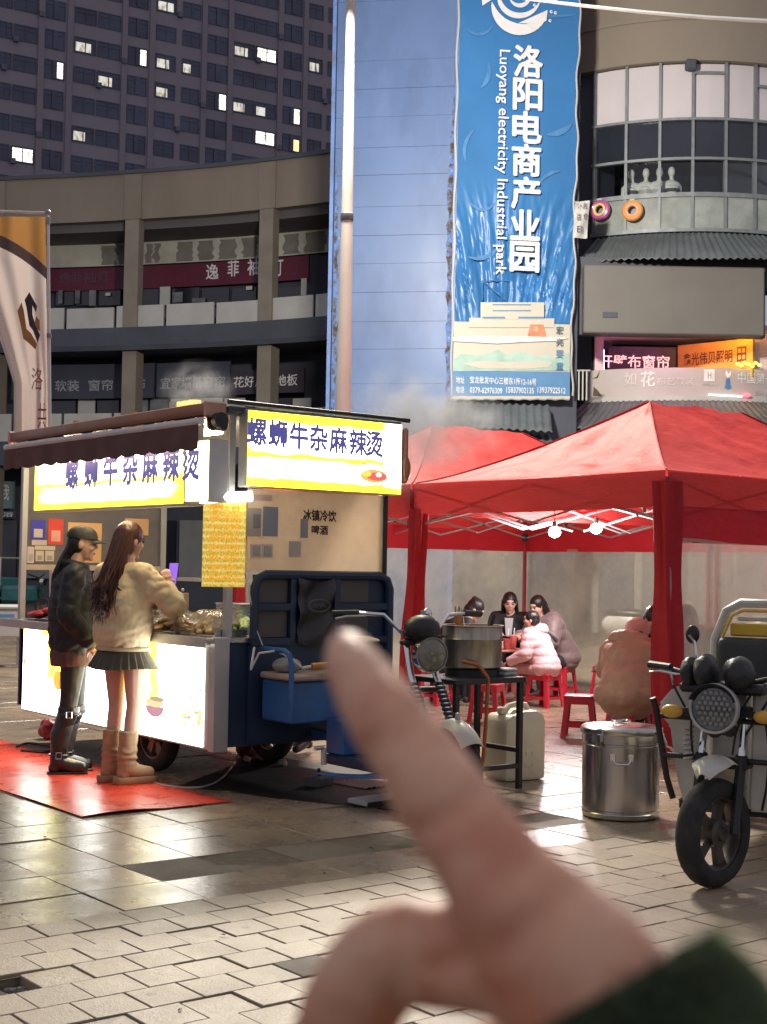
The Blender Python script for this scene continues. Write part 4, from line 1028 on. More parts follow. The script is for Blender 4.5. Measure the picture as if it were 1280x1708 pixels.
M_low_lb = lightbox('counter_panel_print', (1.0, .84, .03), [(-.1, .155, -.1, .92, .02), (.02, .11, -.1, 1.1, .02), (.27, .63, -.1, 1.1, .03), (.69, .73, .2, .9, .02), (.80, 1.1, -.1, 1.1, .03), (.0, .62, -.1, .40, .06), (.6, 1.1, -.1, .22, .05)], 6.5, specks=(9, (1.0, .84, .02), .75), noise_amt=.03)
M_corner_lb = lightbox('corner_sign_print', (1.0, .85, .25), [(.05, .95, .05, .95, .08)], 9.0, specks=(8, (1.0, .55, .15), .5))
M_menu_lb = None
M_sgtxt = pm('indigo_sign_letter', (.05, .045, .12), .5, emit=(.10, .09, .34), estr=.7)
M_hole_black = M_blk

# --- chassis, body and wheels
m = MB(); m.box(.08, 1.25, .05, 3.02, .30, .40); m.build('chassis', M_navy, cart, 0)
m = MB(); m.box(.03, 1.33, .0, .03, .30, .95); m.build('side_skirt', M_navy, cart, 0)
m = MB(); m.box(1.30, 1.33, .032, 3.08, .30, .95); m.build('back_skirt', M_navy, cart, 0)
m = MB(); m.box(.02, 1.298, 3.08, 3.11, .30, .95); m.build('end_skirt', M_navy, cart, 0)
def wheel(par, c, R, w, name='wheel', steer=0.0, axis=None, spoke=5, rimmat=None, hubmat=None):
    """tyre, rim with openings, hub; axle along local x before steering"""
    e = bpy.data.objects.new(name, None); COL.objects.link(e); e.parent = par; e.location = c; e.rotation_euler = (0, 0, steer); e.empty_display_size = .05
    prof = [(R * .68, -w * .42), (R * .80, -w * .52), (R * .93, -w * .46), (R * .985, -w * .25), (R, 0), (R * .985, w * .25), (R * .93, w * .46), (R * .80, w * .52), (R * .68, w * .42), (R * .66, 0), (R * .68, -w * .42)]
    m = MB(); m.lathe([(a, b) for a, b in prof], n=40, axis='x'); m.build('tyre', M_rub, e, 50)
    m = MB(); n = 40
    m.lathe([(R * .69, -w * .36), (R * .63, -w * .34), (R * .60, -w * .1), (R * .60, w * .1), (R * .63, w * .34), (R * .69, w * .36)], n=n, axis='x')
    for k in range(spoke):
        a0 = 2 * PI * k / spoke; hw = .30
        pts = [(math.cos(a0 + s * hw * q) * rr_, math.sin(a0 + s * hw * q) * rr_) for rr_, q, s in ((R * .20, 1.5, -1), (R * .61, .75, -1), (R * .61, .75, 1), (R * .20, 1.5, 1))]
        vs = [(x, y, z) for x in (-w * .12, w * .12) for y, z in pts]; m._add(vs, [(0, 1, 2, 3), (7, 6, 5, 4), (0, 4, 5, 1), (1, 5, 6, 2), (2, 6, 7, 3), (3, 7, 4, 0)])
    m.build('rim', rimmat or M_rim, e, 40)
    m = MB(); m.lathe([(0.001, -w * .55), (R * .12, -w * .55), (R * .14, -w * .4), (R * .26, -w * .32), (R * .26, w * .32), (R * .14, w * .4), (R * .12, w * .55), (0.001, w * .55)], n=20, axis='x'); m.build('hub', hubmat or M_rim, e, 40)
    return e
for x in (.20, 1.16): wheel(cart, (x, 1.17, .265), .265, .11, spoke=6)
m = MB(); m.cyl((.2, 1.17, .265), (1.16, 1.17, .265), .025); m.build('axle', M_blk, cart)
# --- counter lightbox
m = MB(); m.box(-.07, .0, .03, 2.83, .285, .945, .006); m.build('counter_panel_case', M_alu, cart)
lo = st_face('counter_light_panel', (-.074, 2.81, .30), (0, -2.72, 0), (0, 0, .63), M_low_lb, cart)
def lowpt(px, py): return c_on(px, py, 'x', -.077)
def lowell(px, py, rx, ry, col, name, off=0, a0=0, a1=2 * PI):
    c = lowpt(px, py); s = .0042; m = MB()
    c.y = min(2.80 - rx * s * 1.6, max(.10 + rx * s * 1.6, c.y)); c.z = min(.925 - ry * s, max(.305 + ry * s, c.z))      # keep it on the panel
    m._add([(c.x - off, c.y - math.cos(t) * rx * s * 1.55, c.z - math.sin(t) * ry * s) for t in np.linspace(a0, a1, 25)], [tuple(range(25))])
    k = pm('print_%d_%d_%d' % tuple(int(q * 99) for q in col), (.1, .1, .1), .5, var=.05, emit=col, estr=1.0); m.build(name, k, lo, 0)
lowell(97, 1135, 13, 17, (1.0, .55, .06), 'printed_bowl'); lowell(103, 1140, 7, 11, (.95, .28, .08), 'printed_food', .001); lowell(92, 1108, 4, 4, (1, .5, .25), 'printed_food')
lowell(258, 1178, 19, 17, (.42, .20, .30), 'printed_bowl', 0, 0, PI); lowell(258, 1172, 19, 7, (.9, .62, .35), 'printed_food', .001); lowell(262, 1166, 15, 4, (.35, .30, .2), 'printed_food', .0015)
for k in range(26):
    rr = random.Random(k); lowell(300 + rr.random() * 60, 1150 + rr.random() * 62 + (4 if k % 2 else 0), 1.5 + rr.random() * 3.2, 1.5 + rr.random() * 3, rr.choice([(1, .72, .3), (1, .5, .35), (.75, .8, .25), (1, .85, .25), (.8, .55, .3)]), 'printed_food', .0005 * (k % 4))
for px, py in ((55, 1080), (62, 1090), (40, 1160), (28, 1160), (345, 1090), (352, 1102), (350, 1120), (78, 1100)): lowell(px, py, 1.2, 4, (.9, .85, .35), 'printed_mark')
lowell(21, 1100, 4, 7, (1, .55, .25), 'printed_food'); lowell(20, 1060, 2.5, 10, (.35, .4, .95), 'printed_mark')
m = MB(); m.box(-.075, .035, -.035, .028, .28, .99, .004); m.build('corner_post', M_alu, cart)
# --- counter and things fixed on it
m = MB(); m.box(-.13, 1.31, -.02, 3.12, .95, .985, .006); m.build('counter_top', M_steel, cart)
m = MB(); m.box(-.14, -.131, -.02, 3.12, .925, .99, .003); m.build('counter_edge', M_alu, cart)
# --- posts and roof
for x, y in ((.02, 3.08), (1.28, 3.08), (1.28, .03), (.05, .03)):
    m = MB(); m.box(x - .022, x + .022, y - .022, y + .022, .986, 2.40); m.build('roof_post', M_white_p if y > 1 else M_alu, cart, 0)
m = MB(); m.box(-.02, 1.36, -.06, 3.14, 2.402, 2.44, .006); m.build('roof', M_dkfascia, cart)
m = MB(); m.box(-.01, 1.35, .0, 3.1, 2.385, 2.401); m.build('ceiling_lining', M_white_p, cart, 0)
# --- end wall of smoked acrylic with stickers
M_smoke = clear_mat('smoked_acrylic', (.62, .60, .58), .10, .12, .55, (.32, .29, .26))
m = MB(); m.box(.045, 1.255, 3.075, 3.085, 1.42, 2.38); ew = m.build('end_panel', M_smoke, cart, 0)
m = MB(); m.box(.045, 1.255, 3.06, 3.10, 1.375, 1.418); m.box(.30, .34, 3.06, 3.10, .986, 1.374); m.box(.85, .89, 3.06, 3.10, .986, 1.374); m.build('window_frame', pm('cream_frame', (.60, .50, .36), .5), cart, 0)
def sticker(px0, py0, px1, py1, col, inner=None, par=ew, axis='y', val=3.07, name='sticker', emit=.0, lift=0.0):
    a, b = c_on(px0, py1, axis, val), c_on(px1, py0, axis, val); m = MB(); v = val - lift
    k = pm('paper_%d_%d_%d' % tuple(int(q * 99) for q in col), col, .5, var=.05, scale=10)
    if axis == 'y': m.box(a.x, b.x, v - .003, v, a.z, b.z)
    else: m.box(v - .003, v, min(a.y, b.y), max(a.y, b.y), a.z, b.z)
    o = m.build(name, k, par, 0)
    if inner and axis == 'y':
        w, h = b.x - a.x, b.z - a.z; m = MB(); m.box(a.x + w * .2, b.x - w * .2, v - .0055, v - .0035, a.z + h * .12, a.z + h * .55)
        m.build('sticker_patch', pm('paper_%d_%d_%d' % tuple(int(q * 99) for q in inner), inner, .5), par, 0)
    return o
sticker(51, 868, 76, 900, (.06, .06, .45), (.7, .6, .5)); sticker(80, 866, 106, 908, (.75, .08, .05), (.8, .4, .3)); sticker(53, 901, 78, 909, (.7, .6, .5))
sticker(45, 912, 57, 939, (.75, .62, .6), (.5, .45, .4)); sticker(58, 911, 92, 917, (.75, .65, .5)); sticker(59, 919, 73, 936, (.75, .65, .5), (.4, .36, .3)); sticker(75, 919, 90, 936, (.75, .65, .5), (.4, .36, .3))
sticker(112, 873, 170, 938, (.85, .50, .22)); sticker(208, 866, 248, 892, (.85, .50, .24))
# --- back: low glass rail and post
m = MB(); m.box(1.27, 1.29, .06, 3.05, 1.30, 1.33); m.build('back_rail', M_alu, cart, 0)
# --- front sign
m = MB(); m.box(-.17, -.03, .22, 2.47, 1.815, 2.34, .006); m.build('front_sign_case', M_alu, cart)
fs = st_face('front_light_sign', (-.174, 2.46, 1.83), (0, -2.23, 0), (0, 0, .48), M_front_lb, cart)
ctext = '螺蛳牛杂麻辣烫'
cx_px = [120, 152, 184, 217, 250, 285, 318]
for t, cx in zip(ctext, cx_px):
    w = .20; p = c_on(cx, 800, 'x', -.178); put_text(t, M_sgtxt, fs, (p.x, p.y + w / 2, 1.975), (0, -1, 0), (0, 0, 1), w=w, h=.225, thick=.0085)
M_redtxt = pm('red_sign_letter', (.2, .03, .02), .5, emit=(.8, .22, .05), estr=.9)
p = c_on(77, 798, 'x', -.178); put_text('老灶台', M_redtxt, fs, (p.x, p.y, 1.985), (0, -1, 0), (0, 0, 1), w=.13, h=.05)
# --- lit corner block and menu sheet
m = MB(); m.box(-.17, -.03, -.075, .205, 1.83, 2.22, .004); m.build('corner_sign_case', M_alu, cart)
st_face('corner_light_sign', (-.174, .20, 1.84), (0, -.27, 0), (0, 0, .37), M_corner_lb, cart)
mm, nt, b = nmat('menu_sheet'); a_ = N(nt, 'ShaderNodeAttribute'); a_.attribute_name = 'st'
n1 = N(nt, 'ShaderNodeTexWave', wave_type='BANDS', bands_direction='Y'); n1.inputs['Scale'].default_value = 4.2; n1.inputs['Distortion'].default_value = 3.5; n1.inputs['Detail'].default_value = 4; n1.inputs['Detail Scale'].default_value = 5; L(nt, a_.outputs['Vector'], n1.inputs['Vector'])
n2 = noise(nt, a_.outputs['Vector'], 26, 4, .7)
c = mixc(nt, ramp(nt, n2, [(.46, (0, 0, 0)), (.56, (1, 1, 1))]).outputs[0], (.78, .56, .07), (.50, .30, .02)); c = mixc(nt, math_(nt, 'MULTIPLY', ramp(nt, n1.outputs[0], [(.70, (0, 0, 0)), (.8, (1, 1, 1))]).outputs[0], .6), c, (1, .82, .35))
L(nt, c, b.inputs['Emission Color']); b.inputs['Emission Strength'].default_value = .68; b.inputs['Base Color'].default_value = (.35, .22, .03, 1); b.inputs['Roughness'].default_value = .4
pL, pR = Vector((-.13, .05, 0)), Vector((.11, -.07, 0))
mn = st_face('menu_sheet', (pL.x, pL.y, 1.305), pR - pL, (0, 0, .56), mm, cart, 4, 8)
M_orgtx = pm('orange_menu_letter', (.3, .1, 0), .5, emit=(.78, .34, .02), estr=.8)
dmn = (pR - pL).normalized(); off = Vector((dmn.y, -dmn.x, 0)) * .004
rows = ['老灶台', '麻辣烫', '牛杂粉', '螺蛳粉', '酸辣粉面', '麻辣拌', '加肉加丸', '素菜任选']
for k, t in enumerate(rows): put_text(t, M_orgtx, mn, pL + dmn * .04 + off + Vector((0, 0, 1.78 - k * .062)), dmn, (0, 0, 1), w=.19, h=.043, bold=.004)
M_wglow = pm('white_fluorescent', (1, 1, 1), .4, emit=(1, .98, .9), estr=11)
m = MB(); m.tube([pL + off * 14 + Vector((-.02, .02, 1.855)), pR + off * 14 + Vector((.03, -.01, 1.875))], .032, 8); m.build('tube_lamp', M_wglow, cart)
# --- lamp tube tucked behind the awning valance, over the sign
M_valt = pm('awning_tube_lamp', (1, 1, 1), .4, emit=(1, .80, .45), estr=95)
for y0, y1 in ((.30, 1.35), (1.45, 2.45)): m = MB(); m.cyl((-.205, y0, 2.27), (-.205, y1, 2.27), .016, n=10); m.build('awning_lamp', M_valt, cart)
# --- strip lamps under the roof
M_strip = pm('roof_strip_lamp', (1, 1, 1), .4, emit=(1, .84, .55), estr=36)
for x, y0, y1 in ((.16, .35, 1.45), (.16, 1.7, 2.8)): m = MB(); m.box(x - .03, x + .03, y0, y1, 2.30, 2.345, .008); m.build('strip_lamp', M_strip, cart)
# --- side sign
m = MB(); m.box(.085, 1.335, -.10, -.002, 1.935, 2.425, .005); m.build('side_sign_case', M_alu, cart)
ss = st_face('side_light_sign', (.095, -.104, 1.945), (1.23, 0, 0), (0, 0, .47), M_side_lb, cart)
for t, cx in zip(ctext, [428, 463, 498, 531, 564, 597, 624]):
    p = c_on(cx, 740, 'y', -.108); put_text(t, M_sgtxt, ss, (p.x - .066, p.y, 2.205 - .018 * ((cx - 428) / 196)), (1, 0, 0), (0, 0, 1), w=.138, h=.165, thick=.0058)
M_food = pm('printed_noodles', (.2, .1, .05), .5, var=.3, emit=(.95, .45, .12), estr=1.0)
M_food2 = pm('printed_chilli', (.2, .05, .05), .5, emit=(.85, .12, .10), estr=1.0)
def sell(px, py, rx, ry, mat, off=.108):
    c = c_on(px, py, 'y', -off); m = MB(); m._add([(c.x + math.cos(t) * rx, c.y, c.z + math.sin(t) * ry) for t in np.linspace(0, 2 * PI, 21)[:-1]], [tuple(range(20))]); m.build('printed_bowl', mat, ss, 0)
sell(624, 794, .115, .045, M_food); sell(629, 795, .085, .028, M_food2, .109); sell(612, 790, .04, .02, pm('printed_leaf', (.1, .1, .0), .5, emit=(.7, .75, .1), estr=1), .1095); sell(632, 792, .02, .012, M_wglow, .11)
sell(608, 773, .02, .007, M_food); sell(641, 771, .008, .014, pm('printed_steam', (.1, .1, .0), .5, emit=(.85, .9, .4), estr=1))
m = MB(); m.cyl((-.05, -.09, 2.46), (1.40, -.09, 2.452), .016); m.build('sign_rail', M_blk, cart)
m = MB(); m.box(1.36, 1.40, -.10, -.04, 2.02, 2.40, .015); m.ell((1.385, -.08, 2.12), (.035, .035, .09), 10, 8); m.build('cable_box', M_copper, cart)
# --- awning
m = MB(); m.box(-.17, -.03, .0, 2.95, 2.37, 2.455, .02, 2); m.build('awning_cassette', M_copper, cart)
for y in (-.03, 2.952): m = MB(); m.box(-.18, -.02, y, y + .03, 2.36, 2.462, .01); m.build('cassette_cap', pm('salmon_cap', (.60, .32, .24), .5), cart)
m = MB(); m.grid(lambda i, j: Vector((-.14 - .08 * j, -.05 + 2.92 * i, 2.365 - .035 * j - .008 * math.sin(i * 40))), 60, 4); m.build('awning_cloth', M_brown, cart, 60)
m = MB(); m.cyl((-.228, -.07, 2.325), (-.228, 2.89, 2.325), .024, n=12); m.build('front_bar', M_wtube, cart)
def valx(i, j): y = -.06 + 2.94 * i; return Vector((-.242 + .010 * math.sin(i * 55) * j, y, 2.312 - j * (.150 + .016 * abs(math.sin(i * 2.94 / .10 * PI / 2)))))
m = MB(); m.grid(valx, 240, 4); m.build('valance', M_brown, cart, 60)
m = MB(); m.box(-.14, .0, -.03, .04, 2.28, 2.40, .03, 2); m.cyl((-.1, -.05, 2.34), (-.1, -.10, 2.34), .05); m.build('crank_gear', M_blk, cart)
for x, y in ((-.07, 1.1), (-.07, 2.0), (-.12, .35), (-.12, .28), (-.12, .2)): m = MB(); m.cyl((x, y, 2.456), (x, y, 2.485), .02 if y > 1 else .04); m.build('roof_fitting', pm('salmon_cap', (.6, .32, .24), .5) if y > 1 else pm('warm_lamp_cap', (.8, .5, .2), .5, emit=(1, .6, .2), estr=1.2), cart)
# --- side acrylic panel with notices
M_beigeac = clear_mat('milky_acrylic', (.75, .70, .62), .08, .18, .70, (.95, .82, .66))
m = MB(); m.box(.16, 1.25, -.012, -.004, 1.405, 1.93); sp_ = m.build('side_panel', M_beigeac, cart, 0)
M_black_tx = pm('black_letter', (.015, .013, .013), .6)
def sidetext(t, x0, x1, y0, y1): a, b = c_on(x0, y1, 'y', -.016), c_on(x1, y0, 'y', -.016); put_text(t, M_black_tx, sp_, a, (1, 0, -.006), (0, 0, 1), w=b.x - a.x, h=b.z - a.z, thick=.0022)
sidetext('冰镇冷饮', 506, 561, 852, 868); sidetext('啤酒', 520, 547, 877, 891)
for q in ((408, 848, 436, 894, (.38, .33, .28)), (438, 846, 464, 894, (.24, .25, .29)), (501, 866, 514, 897, (.30, .29, .30)), (418, 908, 436, 930, (.60, .52, .44)), (437, 908, 455, 930, (.60, .52, .44)), (482, 903, 502, 929, (.50, .44, .36)), (417, 826, 454, 834, (.55, .40, .32))):
    sticker(*q, par=sp_, val=-.016, name='notice')
for q in ((421, 911, 433, 927, (.42, .38, .33)), (440, 911, 452, 927, (.42, .38, .33)), (422, 858, 434, 880, (.22, .2, .19))): sticker(*q, par=sp_, val=-.016, name='notice_print', lift=.0035)
m = MB(); m.box(1.25, 1.275, -.03, .0, 1.30, 1.932); m.build('panel_edge', M_blk, cart, 0)
# --- blue bulkhead behind the rider
m = MB(); pth = [(.20, .98), (.20, 1.31), (.225, 1.36), (.28, 1.385), (1.20, 1.385), (1.26, 1.36), (1.285, 1.30), (1.285, .40)]
m.tube([(x, -.05, z) for x, z in pth], .03, 8); m.build('bulkhead_frame', M_navy, cart)
for x in (.49, .84): m = MB(); m.box(x - .022, x + .022, -.065, -.035, .95, 1.365); m.build('bulkhead_post', M_navy, cart, 0)
for z, x0, x1 in ((1.18, .22, .47), (1.18, .86, 1.26), (.96, .18, 1.28)): m = MB(); m.box(x0, x1, -.064, -.034, z - .022, z + .022); m.build('bulkhead_rail', M_navy, cart, 0)
m = MB(); m.box(.205, 1.28, -.021, -.0135, .94, 1.385); m.build('bulkhead_back', M_navy, cart, 0)
M_ply = pm('grey_board', (.105, .095, .085), .7, var=.15, scale=3, stain=(.05, .05, .05), stain_amt=.4)
for x0, x1, z0, z1 in ((.23, .465, 1.205, 1.36), (.23, .465, .985, 1.155), (.865, 1.12, 1.205, 1.36), (.865, 1.12, .985, 1.155)):
    m = MB(); m.box(x0, x1, -.03, -.022, z0, z1, .002); m.build('bulkhead_panel', M_ply, cart, 0)
M_bag = pm('black_bin_bag', (.03, .03, .033), .38, var=.2, scale=6, bump=.8, bscale=14)
m = MB(); m.grid(lambda i, j: Vector((.515 + .30 * i, -.07 - .02 * math.sin(i * 9 + j * 3) - .015 * math.sin(j * 14 + i * 5), 1.37 - .42 * j - .03 * math.sin(i * PI))), 14, 18); bag = m.build('hanging_sheet', M_bag, cart, 60)
m = MB(); q0 = Vector((.665, -.105, 1.19)); m.tube([q0 + Vector((math.cos(t) * .085, 0, math.sin(t) * .04)) for t in np.linspace(0, 2 * PI, 22)[:-1]], .0035, 5, closed=True); m.build('printed_ring', pm('grey_print', (.14, .14, .14), .6), bag)
m = MB(); m.tube([q0 + Vector((-.05 + .0125 * k, -.001, .012 * math.sin(k * 2.3))) for k in range(9)], .003, 5); m.build('printed_squiggle', pm('grey_print', (.14, .14, .14), .6), bag)
# --- rider's part of the tricycle
m = MB(); m.box(.18, 1.28, -.03, .0, .32, .935); m.build('bulkhead_lower', M_navy, cart, 0)
m = MB(); m.box(.26, .84, -.40, -.06, .47, .73, .012); m.build('seat_box', M_bluep, cart)
m = MB(); m.box(.24, .86, -.43, -.06, .735, .775, .012); m.build('seat_board', pm('worn_beige_board', (.42, .32, .26), .7, var=.15, scale=8), cart)
m = MB(); m.tube([(.24, -.42, .50), (.24, -.42, .84), (.24, -.39, .90), (.24, -.34, .92), (.24, -.08, .92)], .017, 8); m.build('seat_rail', M_bluep, cart)
m = MB(); m.ell((.34, -.22, .82), (.10, .08, .05), 14, 8); m.build('cushion', pm('grey_rag', (.30, .32, .30), .9, var=.2, scale=12, bump=.4), cart)
m = MB(); m.tube([(.34, -.38, .81), (.40, -.40, .82)], .012, 8); m.build('tool_ferrule', M_alu, cart)
m = MB(); m.tube([(.405, -.40, .82), (.70, -.44, .84)], .024, 10); m.build('tool_handle', pm('amber_handle', (.50, .22, .04), .4), cart)
m = MB(); m.tube([(.16, -.12, .93), (.10, -.18, .80), (.13, -.22, .90), (.24, -.25, .915), (.30, -.33, .87), (.34, -.38, .82)], .008, 6); m.build('cord', M_wtube, cart)
m = MB(); m.tube([(.12, -.03, 1.9), (.14, -.035, 1.40), (.20, -.07, 1.05), (.235, -.10, .94)], .004, 5); m.build('hanging_wire', M_wtube, cart)
m = MB(); m.box(.52, .86, -.58, -.40, .28, .50, .01); m.build('battery_box', M_bluep, cart)
m = MB(); m.box(.50, .92, -.95, -.42, .22, .28, .01); m.build('floor_board', M_navy, cart)
m = MB(); m.tube([(.70, -.02, .36), (.70, -.60, .33), (.72, -.90, .42), (.76, -1.02, .62)], .032, 10); m.build('main_beam', M_bluep, cart)
m = MB(); m.loft([[Vector((.28 + .02 * k, -.62 - .022 * k, .20 + .0 * k + .10 * max(0, (k - 9) / 9) ** 2)), Vector((.28 + .02 * k, -.80 - .022 * k, .20 + .10 * max(0, (k - 9) / 9) ** 2))] for k in range(19)], closed=False); m.build('foot_guard', M_bluep, cart, 60, .006)
m = MB(); m.cyl((.38, -.58, .24), (.38, -.58, .34), .018); m.cyl((.38, -.58, .34), (.30, -.60, .345), .012); m.build('pedal', M_alu, cart)
# steering: fork, handlebar, headlight, wheel
STE = Vector((.77, -1.02, 0)); sa = R_(-12)
st_ = bpy.data.objects.new('steering', None); COL.objects.link(st_); st_.parent = cart; st_.location = STE; st_.rotation_euler = (0, 0, sa); st_.empty_display_size = .05
def stp(name, m, mat, sm=40): return m.build(name, mat, st_, sm)
for sx in (-.085, .085): m = MB(); m.tube([(sx, .04, 1.0), (sx, -.04, .80), (sx, -.44, .27)], [.022, .022, .017], 10); stp('fork', m, M_chrome)
for sx in (-.085, .085):
    m = MB()
    for k in range(9): m.lathe([(.028, 0), (.034, .011), (.028, .022)], (sx, -.075 - .0180 * k, .745 - .024 * k), 10)
    stp('fork_boot', m, M_blk)
m = MB(); m.box(-.12, .12, -.02, .06, .98, 1.01, .008); m.box(-.11, .11, -.03, .04, .70, .73, .008); stp('yoke', m, M_blk)
m = MB(); m.tube([(-.50, .17, 1.165), (-.40, .13, 1.17), (-.22, .07, 1.16), (-.10, .03, 1.04), (.10, .03, 1.04), (.22, .07, 1.16), (.40, .13, 1.17), (.50, .17, 1.165)], .0125, 8); stp('handlebar', m, M_chrome)
for sx in (-1, 1): m = MB(); m.tube([(sx * .36, .12, 1.168), (sx * .51, .178, 1.163)], .021, 10); stp('grip', m, M_blk)
m = MB(); m.tube([(-.34, .07, 1.155), (-.46, .09, 1.15), (-.52, .11, 1.135)], .007, 6); stp('brake_lever', m, M_alu)
m = MB(); m.ell((0, -.01, 1.08), (.115, .10, .085), 16, 10); m.box(-.08, .08, -.02, .09, 1.0, 1.1, .02); stp('dash_cover', m, M_blk)
m = MB(); m.ell((.05, .02, 1.17), (.03, .025, .035), 10, 8); m.cyl((.02, .02, 1.12), (.02, .02, 1.19), .02); stp('mirror_clamp', m, M_chrome)
m = MB(); m.lathe([(.001, .10), (.05, .095), (.085, .06), (.100, .0), (.104, -.02), (.098, -.032)], (0, -.11, .93), 24, 'y'); stp('headlight_shell', m, M_blk if False else M_head)
m = MB(); m.lathe([(.097, -.030), (.085, -.042), (.04, -.052), (.001, -.054)], (0, -.11, .93), 24, 'y'); stp('headlight_lens', m, pm('headlight_glass', (.16, .155, .12), .12, var=.3, scale=10, spec=.8))
m = MB(); m.lathe([(.098, -.035), (.106, -.035), (.108, -.01), (.106, .02)], (0, -.11, .93), 24, 'y'); stp('headlight_rim', m, M_chrome)
wheel(st_, (0, -.44, .27), .27, .095, spoke=5)
def fender(R, w, a0, a1, c):
    m = MB(); m.grid(lambda i, j: Vector((c[0] + (j - .5) * w, c[1] + math.cos(a0 + (a1 - a0) * i) * (R - .05 * (2 * j - 1) ** 2), c[2] + math.sin(a0 + (a1 - a0) * i) * (R - .05 * (2 * j - 1) ** 2))), 20, 8); return m
fender(.315, .15, R_(30), R_(140), (0, -.44, .27)).build('mudguard', pm('pale_mudguard', (.52, .50, .44), .35, var=.1), st_, 60, .004)
m = MB(); m.box(-.012, .012, -.48, -.45, .575, .62, .004); stp('mudguard_tab', m, M_alu)
# basket pan lid on the far grip
m = MB(); m.lathe([(.001, .02), (.07, .018), (.125, .0), (.13, -.008), (.12, -.012)], (.60, -.62, 1.0), 26); tag(m.build('wicker_tray', pm('pale_wicker', (.62, .50, .40), .7, var=.15, scale=20), None), 'round pale tray resting behind the handlebar of the blue tricycle', 'tray')
bpy.data.objects['wicker_tray'].matrix_world = Matrix.Translation(uvp(*CO)) @ Matrix.Rotation(TH, 4, 'Z')

# --- loose things on the counter
CM = Matrix.Translation(uvp(*CO)) @ Matrix.Rotation(TH, 4, 'Z')
def cw(x, y, z): return CM @ Vector((x, y, z))
M_film = clear_mat('clear_plastic_film', (.92, .9, .86), .22, .12, .25, (.85, .78, .68))
M_noodle = pm('noodle_heap', (.62, .44, .20), .5, var=.35, scale=18, bump=.9, bscale=30)
M_rednap = pm('red_packets', (.48, .03, .035), .4, var=.35, scale=9, bump=.4, bscale=12)
def heap(name, c, r, mat, label, cat, seed, n=60, film=False):
    rr = random.Random(seed); m = MB()
    for k in range(n):
        a = rr.random() * 6.28; q = math.sqrt(rr.random()); x, y = math.cos(a) * q * r[0], math.sin(a) * q * r[1]; z = (1 - q * q) * r[2] * rr.uniform(.5, 1) + .01
        m.ell((x, y, z), (.03 * rr.uniform(.6, 1.4), .03 * rr.uniform(.6, 1.4), .018), 6, 4)
    e = empty(name, cw(*c), TH, label, cat); 
    t = MB(); t.box(-r[0] - .02, r[0] + .02, -r[1] - .02, r[1] + .02, 0, .012, .004); t.box(-r[0] - .02, r[0] + .02, -r[1] - .02, -r[1] - .01, .012, .05); t.box(-r[0] - .02, r[0] + .02, r[1] + .01, r[1] + .02, .012, .05); t.build('tray', M_steel, e, 30)
    remesh(m, 'food', mat, e, .010, 1)
    if film: f = MB(); f.grid(lambda i, j: Vector(((i - .5) * 2.1 * r[0], (j - .5) * 2.1 * r[1], r[2] * (1.25 - 1.1 * ((2 * i - 1) ** 4 + (2 * j - 1) ** 4) * .5) + .008 * math.sin(i * 31 + j * 17))), 20, 20); f.build('film', M_film, e, 60)
    return e
heap('noodle_tray', (.10, .28, .985), (.10, .20, .13), M_noodle, 'tray of noodles under clear film at the cart corner', 'food tray', 1, 70, True)
heap('noodle_tray', (.12, .80, .985), (.12, .22, .11), pm('fried_bread', (.50, .30, .12), .5, var=.4, scale=16, bump=.8, bscale=24), 'tray of browned food in front of the woman in tan', 'food tray', 2, 70, True)
heap('greens_tray', (.45, .45, .985), (.13, .16, .10), pm('pale_greens', (.35, .46, .18), .6, var=.5, scale=20, bump=.8), 'tray of pale greens behind the noodle tray', 'food tray', 3, 60)
heap('sausage_tray', (.16, 1.45, .985), (.12, .26, .09), pm('pink_sausages', (.55, .22, .16), .45, var=.3, scale=15, bump=.5), 'tray of pink meat skewers between the two standing women', 'food tray', 4, 60)
e = empty('red_packets', cw(.14, 2.72, .985), TH, 'pile of shiny red packets at the far end of the counter', 'packets'); m = MB(); rr = random.Random(8)
for k in range(16): m.ell((rr.uniform(-.12, .14), rr.uniform(-.24, .24), .03 + .05 * rr.random()), (.07, .09, .03), 8, 6)
remesh(m, 'packet_pile', M_rednap, e, .012, 2)
e = empty('steel_pot', cw(.75, 1.0, .985), TH, 'steel soup pot standing inside the cart', 'pot'); m = MB(); m.lathe([(.001, 0), (.16, 0), (.165, .02), (.165, .18), (.175, .185), (.160, .187), (.155, .03), (.001, .025)], n=28); m.build('pot_body', M_steel, e)
m = MB(); m.lathe([(.001, .14), (.155, .14)], n=24); m.build('broth', pm('red_broth', (.35, .08, .02), .2), e)
e = empty('seasoning_bottle', cw(.24, 1.02, .985), TH, 'white nozzle bottle with a card holder by the noodle trays', 'bottle'); m = MB(); m.lathe([(.001, 0), (.035, 0), (.035, .13), (.012, .17), (.006, .24), (.001, .24)], n=16); m.build('bottle', M_white_p, e)
m = MB(); m.box(-.05, .05, -.10, -.096, .12, .26, .002); m.build('card', pm('beige_card', (.6, .5, .38), .6), e); m = MB(); m.cyl((0, -.098, 0), (0, -.098, .12), .004); m.ell((0, -.098, .28), .012); m.build('card_holder', M_alu, e)
